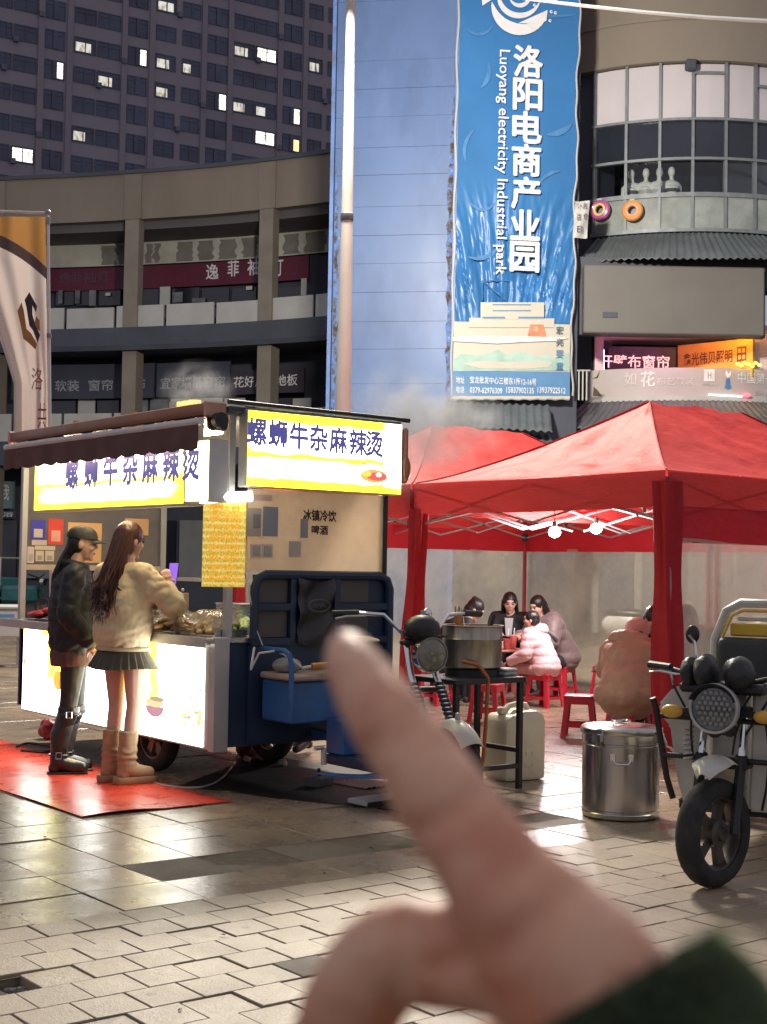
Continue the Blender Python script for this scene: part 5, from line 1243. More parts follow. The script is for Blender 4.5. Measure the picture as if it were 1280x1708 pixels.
# power cord trailing on the paving
def floor_cord(name, pts, label, mat, r=.007):
    m = MB(); q = [Vector((*on_z(x, y, z)[:2], z)) for x, y, z in pts]; sm_ = []
    for i in range(len(q) - 1):
        p0, p1, p2, p3 = q[max(0, i - 1)], q[i], q[i + 1], q[min(len(q) - 1, i + 2)]
        for t in (0, .25, .5, .75): sm_.append(.5 * ((2 * p1) + (p2 - p0) * t + (2 * p0 - 5 * p1 + 4 * p2 - p3) * t * t + (3 * p1 - p0 - 3 * p2 + p3) * t ** 3))
    m.tube(sm_ + [q[-1]], r, 6); tag(m.build(name, mat, None), label, 'cord')
floor_cord('power_cord', [(420, 1180, .25), (408, 1225, .12), (392, 1270, .03), (365, 1302, .012), (325, 1314, .012), (265, 1308, .012), (225, 1290, .012)], 'thin pale power cord curving over the paving under the cart', pm('pale_cord', (.5, .42, .36), .5))
floor_cord('floor_cable', [(28, 1246, .014), (45, 1240, .014), (75, 1243, .014), (100, 1250, .014), (70, 1254, .014), (35, 1252, .014)], 'black cable loop lying beside the red mat', M_blk, .01)
m = MB(); q = on_z(84, 1232); rr = random.Random(2)
for k in range(14): m.ell((rr.uniform(-.06, .06), rr.uniform(-.06, .06), .07 + rr.uniform(-.05, .07)), .05, 8, 6)
o = remesh(m, 'red_bag', pm('crumpled_red_bag', (.40, .03, .035), .35, var=.3, scale=10, bump=.8, bscale=25), None, .012, 1); o.location = (q.x, q.y, 0); tag(o, 'crumpled red plastic bag on the ground behind the tall boots', 'bag')
m = MB(); rr = random.Random(12); q = on_z(425, 1262, 0)
for k in range(12): m.ell((rr.uniform(-.10, .10), rr.uniform(-.08, .08), .10 + rr.uniform(-.06, .10)), .07, 8, 6)
o = remesh(m, 'rust_red_bag', pm('dull_red_sack', (.20, .045, .03), .7, var=.3, scale=10, bump=.6, bscale=20), None, .014, 2); o.location = (q.x, q.y, 0); tag(o, 'dull red sack on the ground beneath the blue seat box', 'bag')
# --- red mat
mred, nt, b = nmat('red_pvc_mat'); tc = N(nt, 'ShaderNodeTexCoord').outputs['Object']
n1 = noise(nt, tc, 2.2, 5, .6); c = ramp(nt, n1, [(.3, (.70, .060, .030)), (.55, (.75, .070, .036)), (.75, (.78, .085, .045))]).outputs[0]; L(nt, c, b.inputs['Base Color'])
L(nt, ramp(nt, noise(nt, tc, 4, 5), [(.35, (.22,) * 3), (.7, (.42,) * 3)]).outputs[0], b.inputs['Roughness'])
bp = N(nt, 'ShaderNodeBump'); bp.inputs['Strength'].default_value = .15; bp.inputs['Distance'].default_value = .006; L(nt, noise(nt, tc, 3.0, 3), bp.inputs['Height']); L(nt, bp.outputs[0], b.inputs['Normal'])
def matz(x, y): return .006 + .004 * math.sin(x * 5 + y * 2.3) * math.sin(y * 3.1) + (.012 * max(0, 1 - abs(y - .0) / .12) * max(0, math.sin(x * 6)))
mat_o = empty('red_mat', uvp(3.655, 7.40), TH, 'glossy red plastic floor mat with raised studs in front of the cart', 'mat')
m = MB(); m.grid(lambda i, j: Vector((i * 1.0, j * 5.2, matz(i, j * 5.2))), 24, 110); m.build('sheet', mred, mat_o, 60, .003)
m = MB()
for i in range(33):
    for j in range(104):
        x, y = .015 + i * .0303, .015 + j * .0303; z = matz(x, y) + .0005
        m._add([(x - .008, y, z), (x, y - .008, z), (x + .008, y, z), (x, y + .008, z), (x, y, z + .0035)], [(0, 1, 4), (1, 2, 4), (2, 3, 4), (3, 0, 4)])
tag(m.build('studs', mred, mat_o, 0), kind='stuff')

# black sheet that darkens the ground under the tricycle, scraps beside it
rm = empty('black_sheet', (0, 0, 0), 0, 'creased black sheet spread under the blue tricycle', 'mat')
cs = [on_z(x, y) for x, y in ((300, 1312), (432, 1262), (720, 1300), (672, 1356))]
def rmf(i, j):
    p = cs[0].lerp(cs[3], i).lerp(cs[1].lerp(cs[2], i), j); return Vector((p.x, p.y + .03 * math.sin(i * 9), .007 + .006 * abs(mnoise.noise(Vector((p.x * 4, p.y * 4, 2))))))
m = MB(); m.grid(rmf, 40, 14); m.build('sheet', pm('black_sheet_surface', (.013, .013, .015), .6, var=.3, scale=5, bump=.4, bscale=12), rm, 60, .003)
for k, (x, y, lab) in enumerate(((412, 1274, 'crumpled pink white paper scrap under the tricycle'), (472, 1279, 'small pale paper scrap next to the foot guard'))):
    m = MB(); rr = random.Random(k)
    for q in range(7): m.ell((rr.uniform(-.02, .02), rr.uniform(-.02, .02), .02 + rr.uniform(-.008, .015)), .018, 7, 5)
    o = remesh(m, 'paper_scrap', pm('scrap_paper', (.66, .52, .48), .8), None, .006, 0); q = on_z(x, y); o.location = (q.x, q.y, .008); tag(o, lab, 'litter', 'paper scraps on the ground')
# ================================================================ two red folding tents
def cloth_mat(name, col, transl=.35, rough=.7):
    m, nt, b = nmat(name); tc = N(nt, 'ShaderNodeTexCoord').outputs['Object']
    c = ramp(nt, noise(nt, tc, 1.8, 5, .6), [(.3, tuple(x * .94 for x in col)), (.7, tuple(min(1, x * 1.06) for x in col))]).outputs[0]
    st = math_(nt, 'MULTIPLY', ramp(nt, noise(nt, tc, .9, 6, .7), [(.55, (0, 0, 0)), (.8, (1, 1, 1))]).outputs[0], .15); c = mixc(nt, st, c, tuple(x * .6 for x in col))
    L(nt, c, b.inputs['Base Color']); b.inputs['Roughness'].default_value = rough; b.inputs['Specular IOR Level'].default_value = .35
    bp = N(nt, 'ShaderNodeBump'); bp.inputs['Strength'].default_value = .5; bp.inputs['Distance'].default_value = .03
    mp = N(nt, 'ShaderNodeMapping'); mp.inputs['Scale'].default_value = (1, 1, 2.2); L(nt, tc, mp.inputs[0])
    L(nt, noise(nt, mp.outputs[0], 5, 5, .6), bp.inputs['Height']); L(nt, bp.outputs[0], b.inputs['Normal'])
    tl = N(nt, 'ShaderNodeBsdfTranslucent'); L(nt, c, tl.inputs[0]); L(nt, bp.outputs[0], tl.inputs['Normal'])
    mx = N(nt, 'ShaderNodeMixShader'); mx.inputs[0].default_value = transl; L(nt, b.outputs[0], mx.inputs[1]); L(nt, tl.outputs[0], mx.inputs[2]); L(nt, mx.outputs[0], nt.nodes['Material Output'].inputs[0])
    MATS[name] = m; return m
M_tent = cloth_mat('red_tent_cloth', (.60, .050, .045), .2, .6)
M_tentc = cloth_mat('red_tent_curtain', (.50, .022, .032), .15)
M_tframe = pm('tent_frame_white', (.34, .33, .33), .4, var=.08); M_tdark = pm('tent_joint_black', (.03, .03, .03), .5)
M_tpole = pm('red_wrapped_pole', (.30, .02, .03), .6)
M_vinyl = clear_mat('clear_vinyl_wall', (.88, .89, .86), .15, .12, .42, (.80, .83, .67))
TL, TW, TE, TR = 4.5, 3.12, 2.25, 3.05
def wr(x, y, s): return mnoise.noise(Vector((x * s, y * s, 3.3)))
def make_tent(o, label, seed):
    e = empty('folding_tent', uvp(*o), TH, label, 'tent', 'red folding tents')
    c = [Vector((0, 0, TE)), Vector((TL, 0, TE)), Vector((TL, TW, TE)), Vector((0, TW, TE))]; r0, r1 = Vector((1.56, TW / 2, TR)), Vector((TL - 1.56, TW / 2, TR))
    for a, b, p, q in ((c[3], c[0], r0, r0), (c[0], c[1], r0, r1), (c[1], c[2], r1, r1), (c[2], c[3], r1, r0)):
        def fn(i, j):
            A = a.lerp(b, i); B = p.lerp(q, i); h = A.lerp(B, j)
            z = TE + (TR - TE) * (j ** 1.28); sag = -.10 * math.sin(PI * i) * (1 - j) * j * 2 
            w = .030 * wr(h.x * 1.2 + seed, h.y * 1.2, 2.2) + .016 * wr(h.x + seed, h.y, 7.0) + .05 * abs(wr(h.x * .9 + h.y * .7 + seed, (h.y - h.x) * .35, 3.0)) * (1 - j) - .06 * math.exp(-(min(i, 1 - i) / .10) ** 2) * (1 - j) * j
            ed = min(1, 6 * min(i, 1 - i) + .0) * min(1, 5 * j)
            fold = .03 * math.sin((i - .5) * 24 * (1 - j * .6)) * (1 - j) ** 2 * j * 4
            return Vector((h.x, h.y, z + sag + (w + fold) * ed))
        m = MB(); m.grid(fn, 44, 26); m.build('roof_panel', M_tent, e, 60)
        d = (b - a); n = Vector((d.y, -d.x, 0)).normalized(); hgt = .29
        def vf(i, j, a=a, d=d, n=n):
            h = a + d * i; return h + n * (.012 + .014 * math.sin(i * 21 + seed) * j + .02 * wr(i * 4, j + seed, 2) * j) + Vector((0, 0, -.0 - hgt * j + .012 * math.sin(i * PI) * -1))
        m = MB(); m.grid(vf, 50, 6); m.build('valance', M_tent, e, 60)
    for a, b in ((c[0], r0), (c[3], r0), (c[1], r1), (c[2], r1)):
        m = MB(); m.tube([a.lerp(b, t) + Vector((0, 0, (TR - TE) * (t ** 1.28 - t) + .006)) for t in np.linspace(0, 1, 14)], .007, 5); m.build('roof_seam', M_tentc, e)
    for x, y in ((.03, .03), (TL - .03, .03), (TL - .03, TW - .03), (.03, TW - .03)):
        m = MB(); m.box(x - .018, x + .018, y - .018, y + .018, .012, 2.2, .003); m.box(x - .05, x + .05, y - .05, y + .05, .001, .012); lg = m.build('leg', M_tpole if x > 1 else M_tframe, e)
        m = MB(); m.box(x - .03, x + .03, y - .03, y + .03, 1.82, 1.92, .005); m.build('slider', M_tdark, lg)
    # scissor truss along the four sides and two across the middle
    def scissor(p, q, n):
        d = (q - p) / n
        for k in range(n):
            for s in (0, 1):
                a = p + d * k + Vector((0, 0, .32 if s else 0)); b = p + d * (k + 1) + Vector((0, 0, 0 if s else .32)); m = MB(); x, y = frame_of(b - a)
                m.cyl(a + x * .012 * s, b + x * .012 * s, .011, n=4); m.build('truss_bar', M_tframe, e, 0)
            m = MB(); m.ell(p + d * (k + .5) + Vector((0, 0, .16)), .022, 8, 6); m.build('truss_joint', M_tdark, e)
    z = 1.86
    scissor(Vector((.04, .05, z)), Vector((.04, TW - .05, z)), 2); scissor(Vector((.05, .04, z)), Vector((TL - .05, .04, z)), 3); scissor(Vector((TL - .04, .05, z)), Vector((TL - .04, TW - .05, z)), 2); scissor(Vector((.05, TW - .04, z)), Vector((TL - .05, TW - .04, z)), 3)
    scissor(Vector((TL / 2, .05, z)), Vector((TL / 2, TW - .05, z)), 2)
    m = MB(); m.cyl((1.5, TW / 2, 2.0), (1.56, TW / 2, TR - .05), .018, n=8); m.cyl((TL - 1.56, TW / 2, 2.0), (TL - 1.56, TW / 2, TR - .05), .018, n=8); m.build('king_post', M_tframe, e)
    return e
def wall(e, a, b, name_side, z1=1.97, zc=1.70, z0=.02, seed=0):
    """red cloth border with a clear vinyl sheet under it"""
    d = Vector((b[0] - a[0], b[1] - a[1], 0)); n = Vector((d.y, -d.x, 0)).normalized(); A = Vector((a[0], a[1], 0)); ln = d.length
    def g(z_hi, z_lo, amp, off):
        def fn(i, j):
            s = i * ln; return A + d * i + n * (off + amp * (math.sin(s * 6 + seed) + .6 * math.sin(s * 13 + 1 + j * 2)) * (.3 + j)) + Vector((0, 0, z_hi + (z_lo - z_hi) * j + (.018 * math.sin(s * 3.4 + seed) if z_hi < 1.9 else .0) * (1 - j)))
        return fn
    m = MB(); m.grid(g(z1, zc - .02, .012, .02), 50, 6); m.build('curtain_border', M_tentc, e, 60)
    m = MB(); m.grid(g(zc, z0, .018, .03), 46, 16); m.build('vinyl_wall', M_vinyl, e, 60)
def curtain(e, cx, cy, path_top, path_bot, zt, zb, name='curtain'):
    """bunched curtain hanging at a corner"""
    n = 30; m = MB(); rings = []
    for j in range(19):
        t = j / 18; ring = []
        for k in range(n):
            a = 2 * PI * k / n; pl = 1 + .16 * math.sin(a * 5 + t * 2.5) + .08 * math.sin(a * 9 - t * 4)
            rx = path_top[0] + (path_bot[0] - path_top[0]) * t; ry = path_top[1] + (path_bot[1] - path_top[1]) * t
            tie = 1 - .22 * math.exp(-((t - .35) / .18) ** 2)
            ring.append(Vector((cx + path_bot[2] * t + math.cos(a) * rx * pl * tie, cy + path_bot[3] * t + math.sin(a) * ry * pl * tie, zt + (zb - zt) * t)))
        rings.append(ring)
    m.loft(rings); return m.build(name, M_tentc, e, 60)
t1 = make_tent((8.62, 7.42), 'red folding tent with open front holding the diners and two lit bulbs', 1)
t2 = make_tent((8.62, 10.60), 'red folding tent standing behind the food cart, half hidden by steam', 5)
wall(t1, (.0, .0), (TL, .0), 'right', seed=1); wall(t1, (TL, 0), (TL, TW), 'back', seed=3); wall(t2, (TL, 0), (TL, TW), 'back', seed=7); wall(t2, (TL, TW), (0, TW), 'left', seed=9)
curtain(t1, .05, .04, (.125, .105), (.115, .115, .02, -.03), 2.16, .02)
curtain(t1, .03, TW - .02, (.09, .09), (.12, .10, -.02, .05), 2.0, .04)
curtain(t2, .03, TW - .02, (.08, .08), (.11, .10, 0, .05), 2.0, .04)
# bulbs
M_bulb = pm('lit_bulb', (1, 1, 1), .3, emit=(1, .98, 1.0), estr=40)
for k, (a, b, z) in enumerate(((10.28, 10.32, 1.86), (10.72, 10.16, 1.91))):
    e = empty('light_bulb', uvp(a, b, z), 0, ['lit white bulb hanging lower beside its twin under the tent truss', 'lit white bulb hanging higher beside its twin under the tent truss'][k], 'light bulb', 'bulbs hung in the tent')
    m = MB(); m.ell((0, 0, -.03), (.062, .062, .055), 16, 10); m.build('globe', M_bulb, e); m = MB(); m.cyl((0, 0, .02), (0, 0, .08), .025); m.build('socket', M_tdark, e); m = MB(); m.tube([(0, 0, .08), (.0, .02, .30)], .004, 5); m.build('wire', M_tdark, e)
    pl = bpy.data.lights.new('bulb_light', 'POINT'); pl.energy = 85; pl.color = (1, .97, .98); pl.shadow_soft_size = .07; po = bpy.data.objects.new('bulb_light', pl); COL.objects.link(po); po.parent = e; po.location = (0, 0, -.12)

# steam above the cart
STD = 6.5
ms = bpy.data.materials.new('steam'); ms.use_nodes = True; nt = ms.node_tree; nt.nodes.remove(nt.nodes['Principled BSDF']); vo = N(nt, 'ShaderNodeVolumePrincipled')
vo.inputs['Color'].default_value = (.95, .95, .95, 1); tc = N(nt, 'ShaderNodeTexCoord').outputs['Object']
ln = N(nt, 'ShaderNodeVectorMath', operation='LENGTH'); L(nt, tc, ln.inputs[0]); fall = sstep(nt, ln.outputs['Value'], 1.0, .25)
nn_ = ramp(nt, noise(nt, tc, 2.4, 5, .65), [(.42, (0, 0, 0)), (.72, (1, 1, 1))]).outputs[0]
L(nt, math_(nt, 'MULTIPLY', math_(nt, 'MULTIPLY', fall, nn_), STD), vo.inputs['Density']); L(nt, vo.outputs[0], nt.nodes['Material Output'].inputs['Volume'])
for k, (px, py, d, sx, sy, sz) in enumerate(((728, 708, 12.6, .72, .5, .52), (665, 715, 11.6, .55, .4, .62), (330, 655, 11.5, .36, .3, .30))):
    m = MB(); m.ell((0, 0, 0), 1.0, 16, 10); o = m.build('steam', ms, None); o.location = at(px, py, d); o.scale = (sx, sy, sz)
    tag(o, kind='stuff')
# ================================================================ things around the cart and tents
M_barrel = pm('brushed_steel_barrel', (.50, .49, .47), .22, metal=1.0, var=.08, scale=3, stretch=(6, 6, .6), rvar=.08, bump=.10, bscale=5)
# insulated steel barrel
p = on_z(1045, 1371); br = empty('steel_barrel', (p.x, p.y + .21, 0), R_(20), 'shiny steel insulated barrel with clamps standing on the paving', 'barrel')
m = MB(); m.lathe([(.001, .0), (.20, .0), (.212, .008), (.214, .03), (.208, .036), (.208, .045), (.214, .052), (.214, .40), (.210, .404), (.210, .412), (.216, .418), (.216, .47), (.001, .47)], n=48); m.build('body', M_barrel, br, 40)
m = MB(); m.lathe([(.222, .462), (.226, .47), (.226, .49), (.215, .500), (.12, .510), (.001, .512)], n=48); m.build('lid', M_barrel, br, 40)
m = MB(); m.tube([(.05 * math.cos(t), .05 * math.sin(t), .512 + .016 * (1 if abs(math.sin(t)) < .8 else .6)) for t in np.linspace(0, 2 * PI, 17)[:-1]], .006, 6, closed=True); m.build('lid_knob', M_chrome, br)
for a in (-150, -40, 80):
    c, s = math.cos(R_(a)), math.sin(R_(a)); m = MB(); m.box(-.02, .02, -.008, .010, .43, .50, .004); m.box(-.012, .012, .008, .018, .40, .47, .003)
    o = m.build('clamp', M_chrome, br); o.location = (c * .222, s * .222, 0); o.rotation_euler = (0, 0, R_(a) - PI / 2)
for a in (-118, 30):
    c, s = math.cos(R_(a)), math.sin(R_(a)); m = MB(); m.tube([(-.05, 0, .345), (-.05, .03, .34), (-.035, .035, .315), (.035, .035, .315), (.05, .03, .34), (.05, 0, .345)], .006, 6); m.box(-.065, -.035, -.004, .004, .325, .365, .002); m.box(.035, .065, -.004, .004, .325, .365, .002)
    o = m.build('handle', M_chrome, br); o.location = (c * .213, s * .213, 0); o.rotation_euler = (0, 0, R_(a) - PI / 2)
m = MB(); m.tube([(.16, -.17, .47), (.19, -.165, .42), (.20, -.15, .40), (.24, -.13, .385), (.27, -.12, .36)], .007, 6); m.tube([(.12, -.20, .46), (.13, -.20, .40), (.17, -.175, .36)], .005, 6); m.build('tie_strap', M_wtube, br)

# black stand with pot
br.scale = (1.06, 1.06, 1.06)
sd = empty('pot_stand', uvp(6.55, 6.88), TH, 'black square tube stand carrying the big soup pot', 'stand')
for x, y in ((0, 0), (-.56, 0), (0, .42), (-.56, .42)): m = MB(); m.box(x - .018, x + .018, y - .018, y + .018, .0, .70, .003); m.build('leg', M_blk, sd)
for z, sides in ((.715, 'f'), (.22, 'yx'), ):
    if sides == 'f': m = MB(); m.box(-.59, .03, -.03, .45, .70, .735, .004); m.build('top', M_blk, sd)
m = MB(); m.box(-.015, .015, .018, .402, .235, .265); m.build('rail', M_blk, sd, 0); m = MB(); m.box(-.575, -.545, .018, .402, .235, .265); m.build('rail', M_blk, sd, 0)
m = MB(); m.box(-.542, -.018, -.015, .015, .135, .165); m.build('rail', M_blk, sd, 0); m = MB(); m.box(-.542, -.018, .405, .435, .135, .165); m.build('rail', M_blk, sd, 0)
pt = empty('soup_pot', uvp(6.335, 7.12, .735), TH, 'large dull steel soup pot with skewers and ladle on a black burner', 'pot')
M_pot = pm('dull_pot_steel', (.42, .38, .32), .32, metal=.95, var=.15, scale=4, stain=(.20, .16, .11), stain_amt=.5, stain_scale=5, stretch=(5, 5, .7))
m = MB(); m.lathe([(.17, .0), (.18, .0), (.18, .045), (.16, .05)], n=32, caps=True); m.build('burner', M_blk, pt)
m = MB(); m.lathe([(.001, .052), (.19, .052), (.198, .062), (.198, .24), (.201, .245), (.198, .25), (.198, .325), (.208, .33), (.208, .336), (.192, .336), (.190, .08), (.001, .075)], n=44); m.build('body', M_pot, pt)
m = MB(); m.lathe([(.001, .30), (.19, .30)], n=32); m.build('broth', pm('red_broth', (.35, .08, .02), .2), pt)
for a in (150, -30):
    c, s = math.cos(R_(a)), math.sin(R_(a)); m = MB(); m.tube([(-.045, 0, .26), (-.045, .045, .255), (.045, .045, .255), (.045, 0, .26)], .008, 6); o = m.build('handle', M_blk, pt); o.location = (c * .197, s * .197, 0); o.rotation_euler = (0, 0, R_(a) - PI / 2)
M_wood = pm('bamboo', (.42, .24, .09), .6, var=.2, scale=14)
for k, (x, y) in enumerate(((-.12, .03), (-.07, .05))): m = MB(); m.tube([(x + .03, y, .2), (x - .005, y, .42)], .012, 8); m.tube([(x - .005, y, .42), (x - .008, y, .46)], .006, 6); m.build('skimmer_handle', M_wood, pt)
m = MB(); m.tube([(-.02, .05, .25), (-.035, .06, .40), (-.05, .06, .445), (-.075, .06, .44), (-.08, .06, .40)], .005, 6); m.build('ladle_hook', M_chrome, pt)
m = MB(); m.tube([(.13, .0, .25), (.17, -.02, .40)], .016, 8); m.build('ladle_handle', M_blk, pt)
hz = MB(); hz.tube([uvp(6.15, 7.0, .84), uvp(6.20, 6.90, .82), uvp(6.245, 6.86, .74), uvp(6.235, 6.86, .5), uvp(6.22, 6.87, .2), uvp(6.2, 6.9, .02), uvp(6.05, 7.0, .015)], .013, 8); tag(hz.build('gas_hose', pm('orange_hose', (.42, .13, .035), .45, var=.1), None), 'orange rubber gas hose hanging from the burner', 'hose')
e = empty('foam_box', uvp(6.53, 7.0, .735), TH + .2, 'white foam lunch box on the corner of the pot stand', 'lunch box'); m = MB(); m.box(-.07, .07, -.055, .055, 0, .03, .012); m.build('base', M_white_p, e); m = MB(); m.box(-.074, .074, -.058, .058, .031, .05, .012); m.build('lid', M_white_p, e)
# jerrycan
M_hdpe = pm('natural_plastic', (.76, .71, .53), .42, var=.06, scale=5, stain=(.42, .36, .24), stain_amt=.35, stain_scale=4)
jc = empty('jerrycan', uvp(6.83, 7.22), TH - R_(6), 'translucent cream plastic jerrycan behind the black stand', 'jerrycan')
m = MB(); pr = [(-.155, .0), (.155, .0), (.17, .02), (.17, .40), (.15, .455), (.10, .475), (-.02, .475), (-.05, .45), (-.12, .45), (-.155, .425), (-.17, .38), (-.17, .02)]
bm = bmesh.new(); vs = [bm.verts.new((x, -.13, z)) for x, z in pr]; f = bm.faces.new(vs); ex = bmesh.ops.extrude_face_region(bm, geom=[f]); bmesh.ops.translate(bm, verts=[v for v in ex['geom'] if isinstance(v, bmesh.types.BMVert)], vec=(0, .26, 0)); bmesh.ops.recalc_face_normals(bm, faces=bm.faces)
bmesh.ops.bevel(bm, geom=[e_ for e_ in bm.edges], offset=.022, segments=2, affect='EDGES', profile=.6); m.bm(bm); body = m.build('body', M_hdpe, jc, 50)
m = MB(); m.tube([(-.10, 0, .455), (-.06, 0, .50), (.02, 0, .515), (.09, 0, .50), (.11, 0, .47)], [.025, .022, .02, .022, .025], 8); m.build('handle', M_hdpe, jc)
m = MB(); m.lathe([(.028, .45), (.028, .49), (.024, .495), (.001, .495)], (-.12, .0, 0), 14); m.build('cap', M_hdpe, jc)
m = MB()
for k in range(4): m.box(-.10 + k * .05, -.085 + k * .05, -.134, -.128, .17, .20); m.box(-.10 + k * .05, -.085 + k * .05, -.134, -.128, .09, .12)
tag(m.build('moulded_marks', M_hdpe, body, 0), kind='stuff')

# red plastic stools
M_stool = pm('red_plastic', (.55, .022, .045), .38, var=.10, scale=6, spec=.5)
def stool_parts(e, h=.36, w=.155, t=.12):
    m = MB(); m.box(-t - .012, t + .012, -t - .012, t + .012, h - .035, h, .012, 2); m.build('seat', M_stool, e)
    for sx, sy in ((-1, -1), (1, -1), (1, 1), (-1, 1)):
        m = MB(); r = []
        for z, k in ((h - .03, t), (0, w)):
            x, y = sx * k, sy * k; q = .045
            r.append([(x, y, z), (x - sx * q, y, z), (x - sx * q, y - sy * .008, z), (x - sx * .008, y - sy * .008, z), (x - sx * .008, y - sy * q, z), (x, y - sy * q, z)])
        m.loft(r); m.build('leg', M_stool, e, 30)
    for a in range(4):
        m = MB(); m.box(-w + .025, w - .025, -w + .014, -w + .022, .085, .115); o = m.build('stretcher', M_stool, e, 0); o.rotation_euler = (0, 0, a * PI / 2)
        m = MB(); m.box(-t, t, -t - .008, -t + .002, h - .075, h - .03); o = m.build('apron', M_stool, e, 0); o.rotation_euler = (0, 0, a * PI / 2)
st0 = empty('plastic_stool', uvp(10.62, 10.78), TH + .15, 'red plastic stool under the girl in the pink puffer jacket', 'stool', 'red plastic stools'); stool_parts(st0)
for a, b, rz, lab in ((11.60, 11.52, .3, 'red plastic stool under the woman in the mauve puffer coat'), (9.15, 10.05, .5, 'empty red plastic stool behind the cream jerrycan'), (8.98, 8.12, .1, 'red plastic stool under the person in the tan puffer coat'),
                      (12.05, 11.2, .0, 'empty red plastic stool next to the mauve puffer coat'), (9.05, 8.75, .7, 'red plastic stool half hidden behind the tan puffer coat'), (9.75, 11.55, .2, 'red plastic stool under the diner in black bending over the bowl'), (11.45, 12.15, .2, 'red plastic stool under the long haired diner facing the square'),
                      (9.95, 8.95, .4, 'red plastic stool under the diner in black beyond the tan coat'), (10.0, 8.0, .4, 'red plastic stool under the diner behind the clear side wall')):
    c = copy_tree(st0); c.location = uvp(a, b); c.rotation_euler = (0, 0, TH + rz); c['label'] = lab
# folding table with things on it
M_ttop = pm('worn_red_tabletop', (.36, .16, .11), .35, var=.18, scale=4)
def table(a, b, lab, w=.6, h=.58):
    e = empty('folding_table', uvp(a, b), TH, lab, 'table', 'folding tables in the tent'); m = MB(); m.box(-w / 2, w / 2, -w / 2, w / 2, h - .022, h, .006); m.build('tabletop', M_ttop, e)
    m = MB(); m.box(-w / 2 - .004, w / 2 + .004, -w / 2 - .004, w / 2 + .004, h - .03, h - .023, .002); m.build('edge', M_blk, e)
    for s in (-1, 1):
        for k in (-1, 1): m = MB(); m.tube([(-k * w * .38, s * w * .38, .0), (k * w * .38, s * w * .38, h - .03)], .012, 8); m.build('leg', M_alu, e)
    m = MB(); m.cyl((-w * .38, -w * .38, .01), (-w * .38, w * .38, .01), .012); m.build('foot_bar', M_alu, e)
    return e
table(10.55, 11.45, 'low folding table with pink cups and bowls among the diners'); table(9.55, 8.50, 'low folding table in front of the tan puffer coat')
M_pcup = clear_mat('pink_drink_cup', (.95, .6, .58), .12, .1, .35, (.85, .35, .32))
def bowl(a, b, z, lab, col, r=.085):
    e = empty('bowl', uvp(a, b, z), 0, lab, 'bowl', 'bowls on the folding tables'); m = MB(); m.lathe([(.001, 0), (r * .5, 0), (r * .55, .008), (r, .06), (r * .96, .06), (r * .5, .014), (.001, .014)], n=24); m.build('shell', pm('bowl_%d' % int(col[0] * 99), col, .35), e); m = MB(); m.lathe([(.001, .048), (r * .88, .048)], n=20); m.build('soup', pm('orange_soup', (.55, .25, .05), .25, var=.3, scale=20), e)
bowl(10.38, 11.35, .58, 'orange soup bowl near the black dressed diner', (.62, .55, .45)); bowl(10.75, 11.6, .58, 'pale bowl in front of the long haired diner', (.7, .68, .64)); bowl(9.50, 8.42, .58, 'bowl on the table before the tan puffer coat', (.66, .62, .58))
for k, (a, b) in enumerate(((10.50, 11.24), (10.64, 11.30))):
    e = empty('drink_cup', uvp(a, b, .58), 0, ['clear cup of pink drink beside the orange soup bowl', 'clear cup of pink drink at the table corner by the girl'][k], 'cup', 'pink drinks on the table'); m = MB(); m.lathe([(.001, 0), (.035, 0), (.048, .14), (.050, .142), (.046, .14), (.034, .006), (.001, .006)], n=20); m.build('cup', M_pcup, e); m = MB(); m.lathe([(.001, .008), (.034, .008), (.043, .11), (.001, .11)], n=20); m.build('drink', pm('pink_drink', (.75, .28, .26), .3), e); m = MB(); m.tube([(0, 0, .02), (.02, .01, .23)], .004, 6); m.build('straw', M_w2, e)
# seasoning rack, chopsticks in the diners' hands come with the people
# ribbed pink mat, white board and grey block by the trike
m = MB(); rib = uvp(0, 0)
rb = empty('ribbed_mat', (*on_z(628, 1308)[:2], 0), TH + .1, 'pinkish ribbed plastic mat lying beside the blue tricycle', 'mat')
m = MB(); m.grid(lambda i, j: Vector(((i - .5) * .5, (j - .5) * .34, .012 + .010 * abs(math.sin(i * 11 * PI)))), 132, 4); m.build('sheet', pm('pink_ribbed', (.52, .36, .33), .5, var=.15, scale=10), rb, 60)
wb = empty('white_board', (*on_z(640, 1338)[:2], 0), TH + .08, 'thin white foam board on the paving by the tricycle wheel', 'board'); m = MB(); m.box(-.22, .22, -.09, .09, .002, .035, .006); m.build('slab', M_white_p, wb); m = MB(); m.box(-.215, .215, -.095, -.091, .006, .03); m.build('edge_tape', M_blk, wb, 0)
gb = empty('wheel_chock', (*on_z(533, 1312)[:2], 0), TH + .4, 'grey stone block on the dark ground under the foot guard', 'block'); m = MB(); m.box(-.09, .09, -.06, .06, 0, .07, .012); m.build('stone', pm('grey_stone', (.12, .12, .115), .85, var=.2, scale=12, bump=.4), gb); m = MB(); m.cyl((0, .0, .07), (0.02, .02, .11), .012); m.build('peg', M_blk, gb)

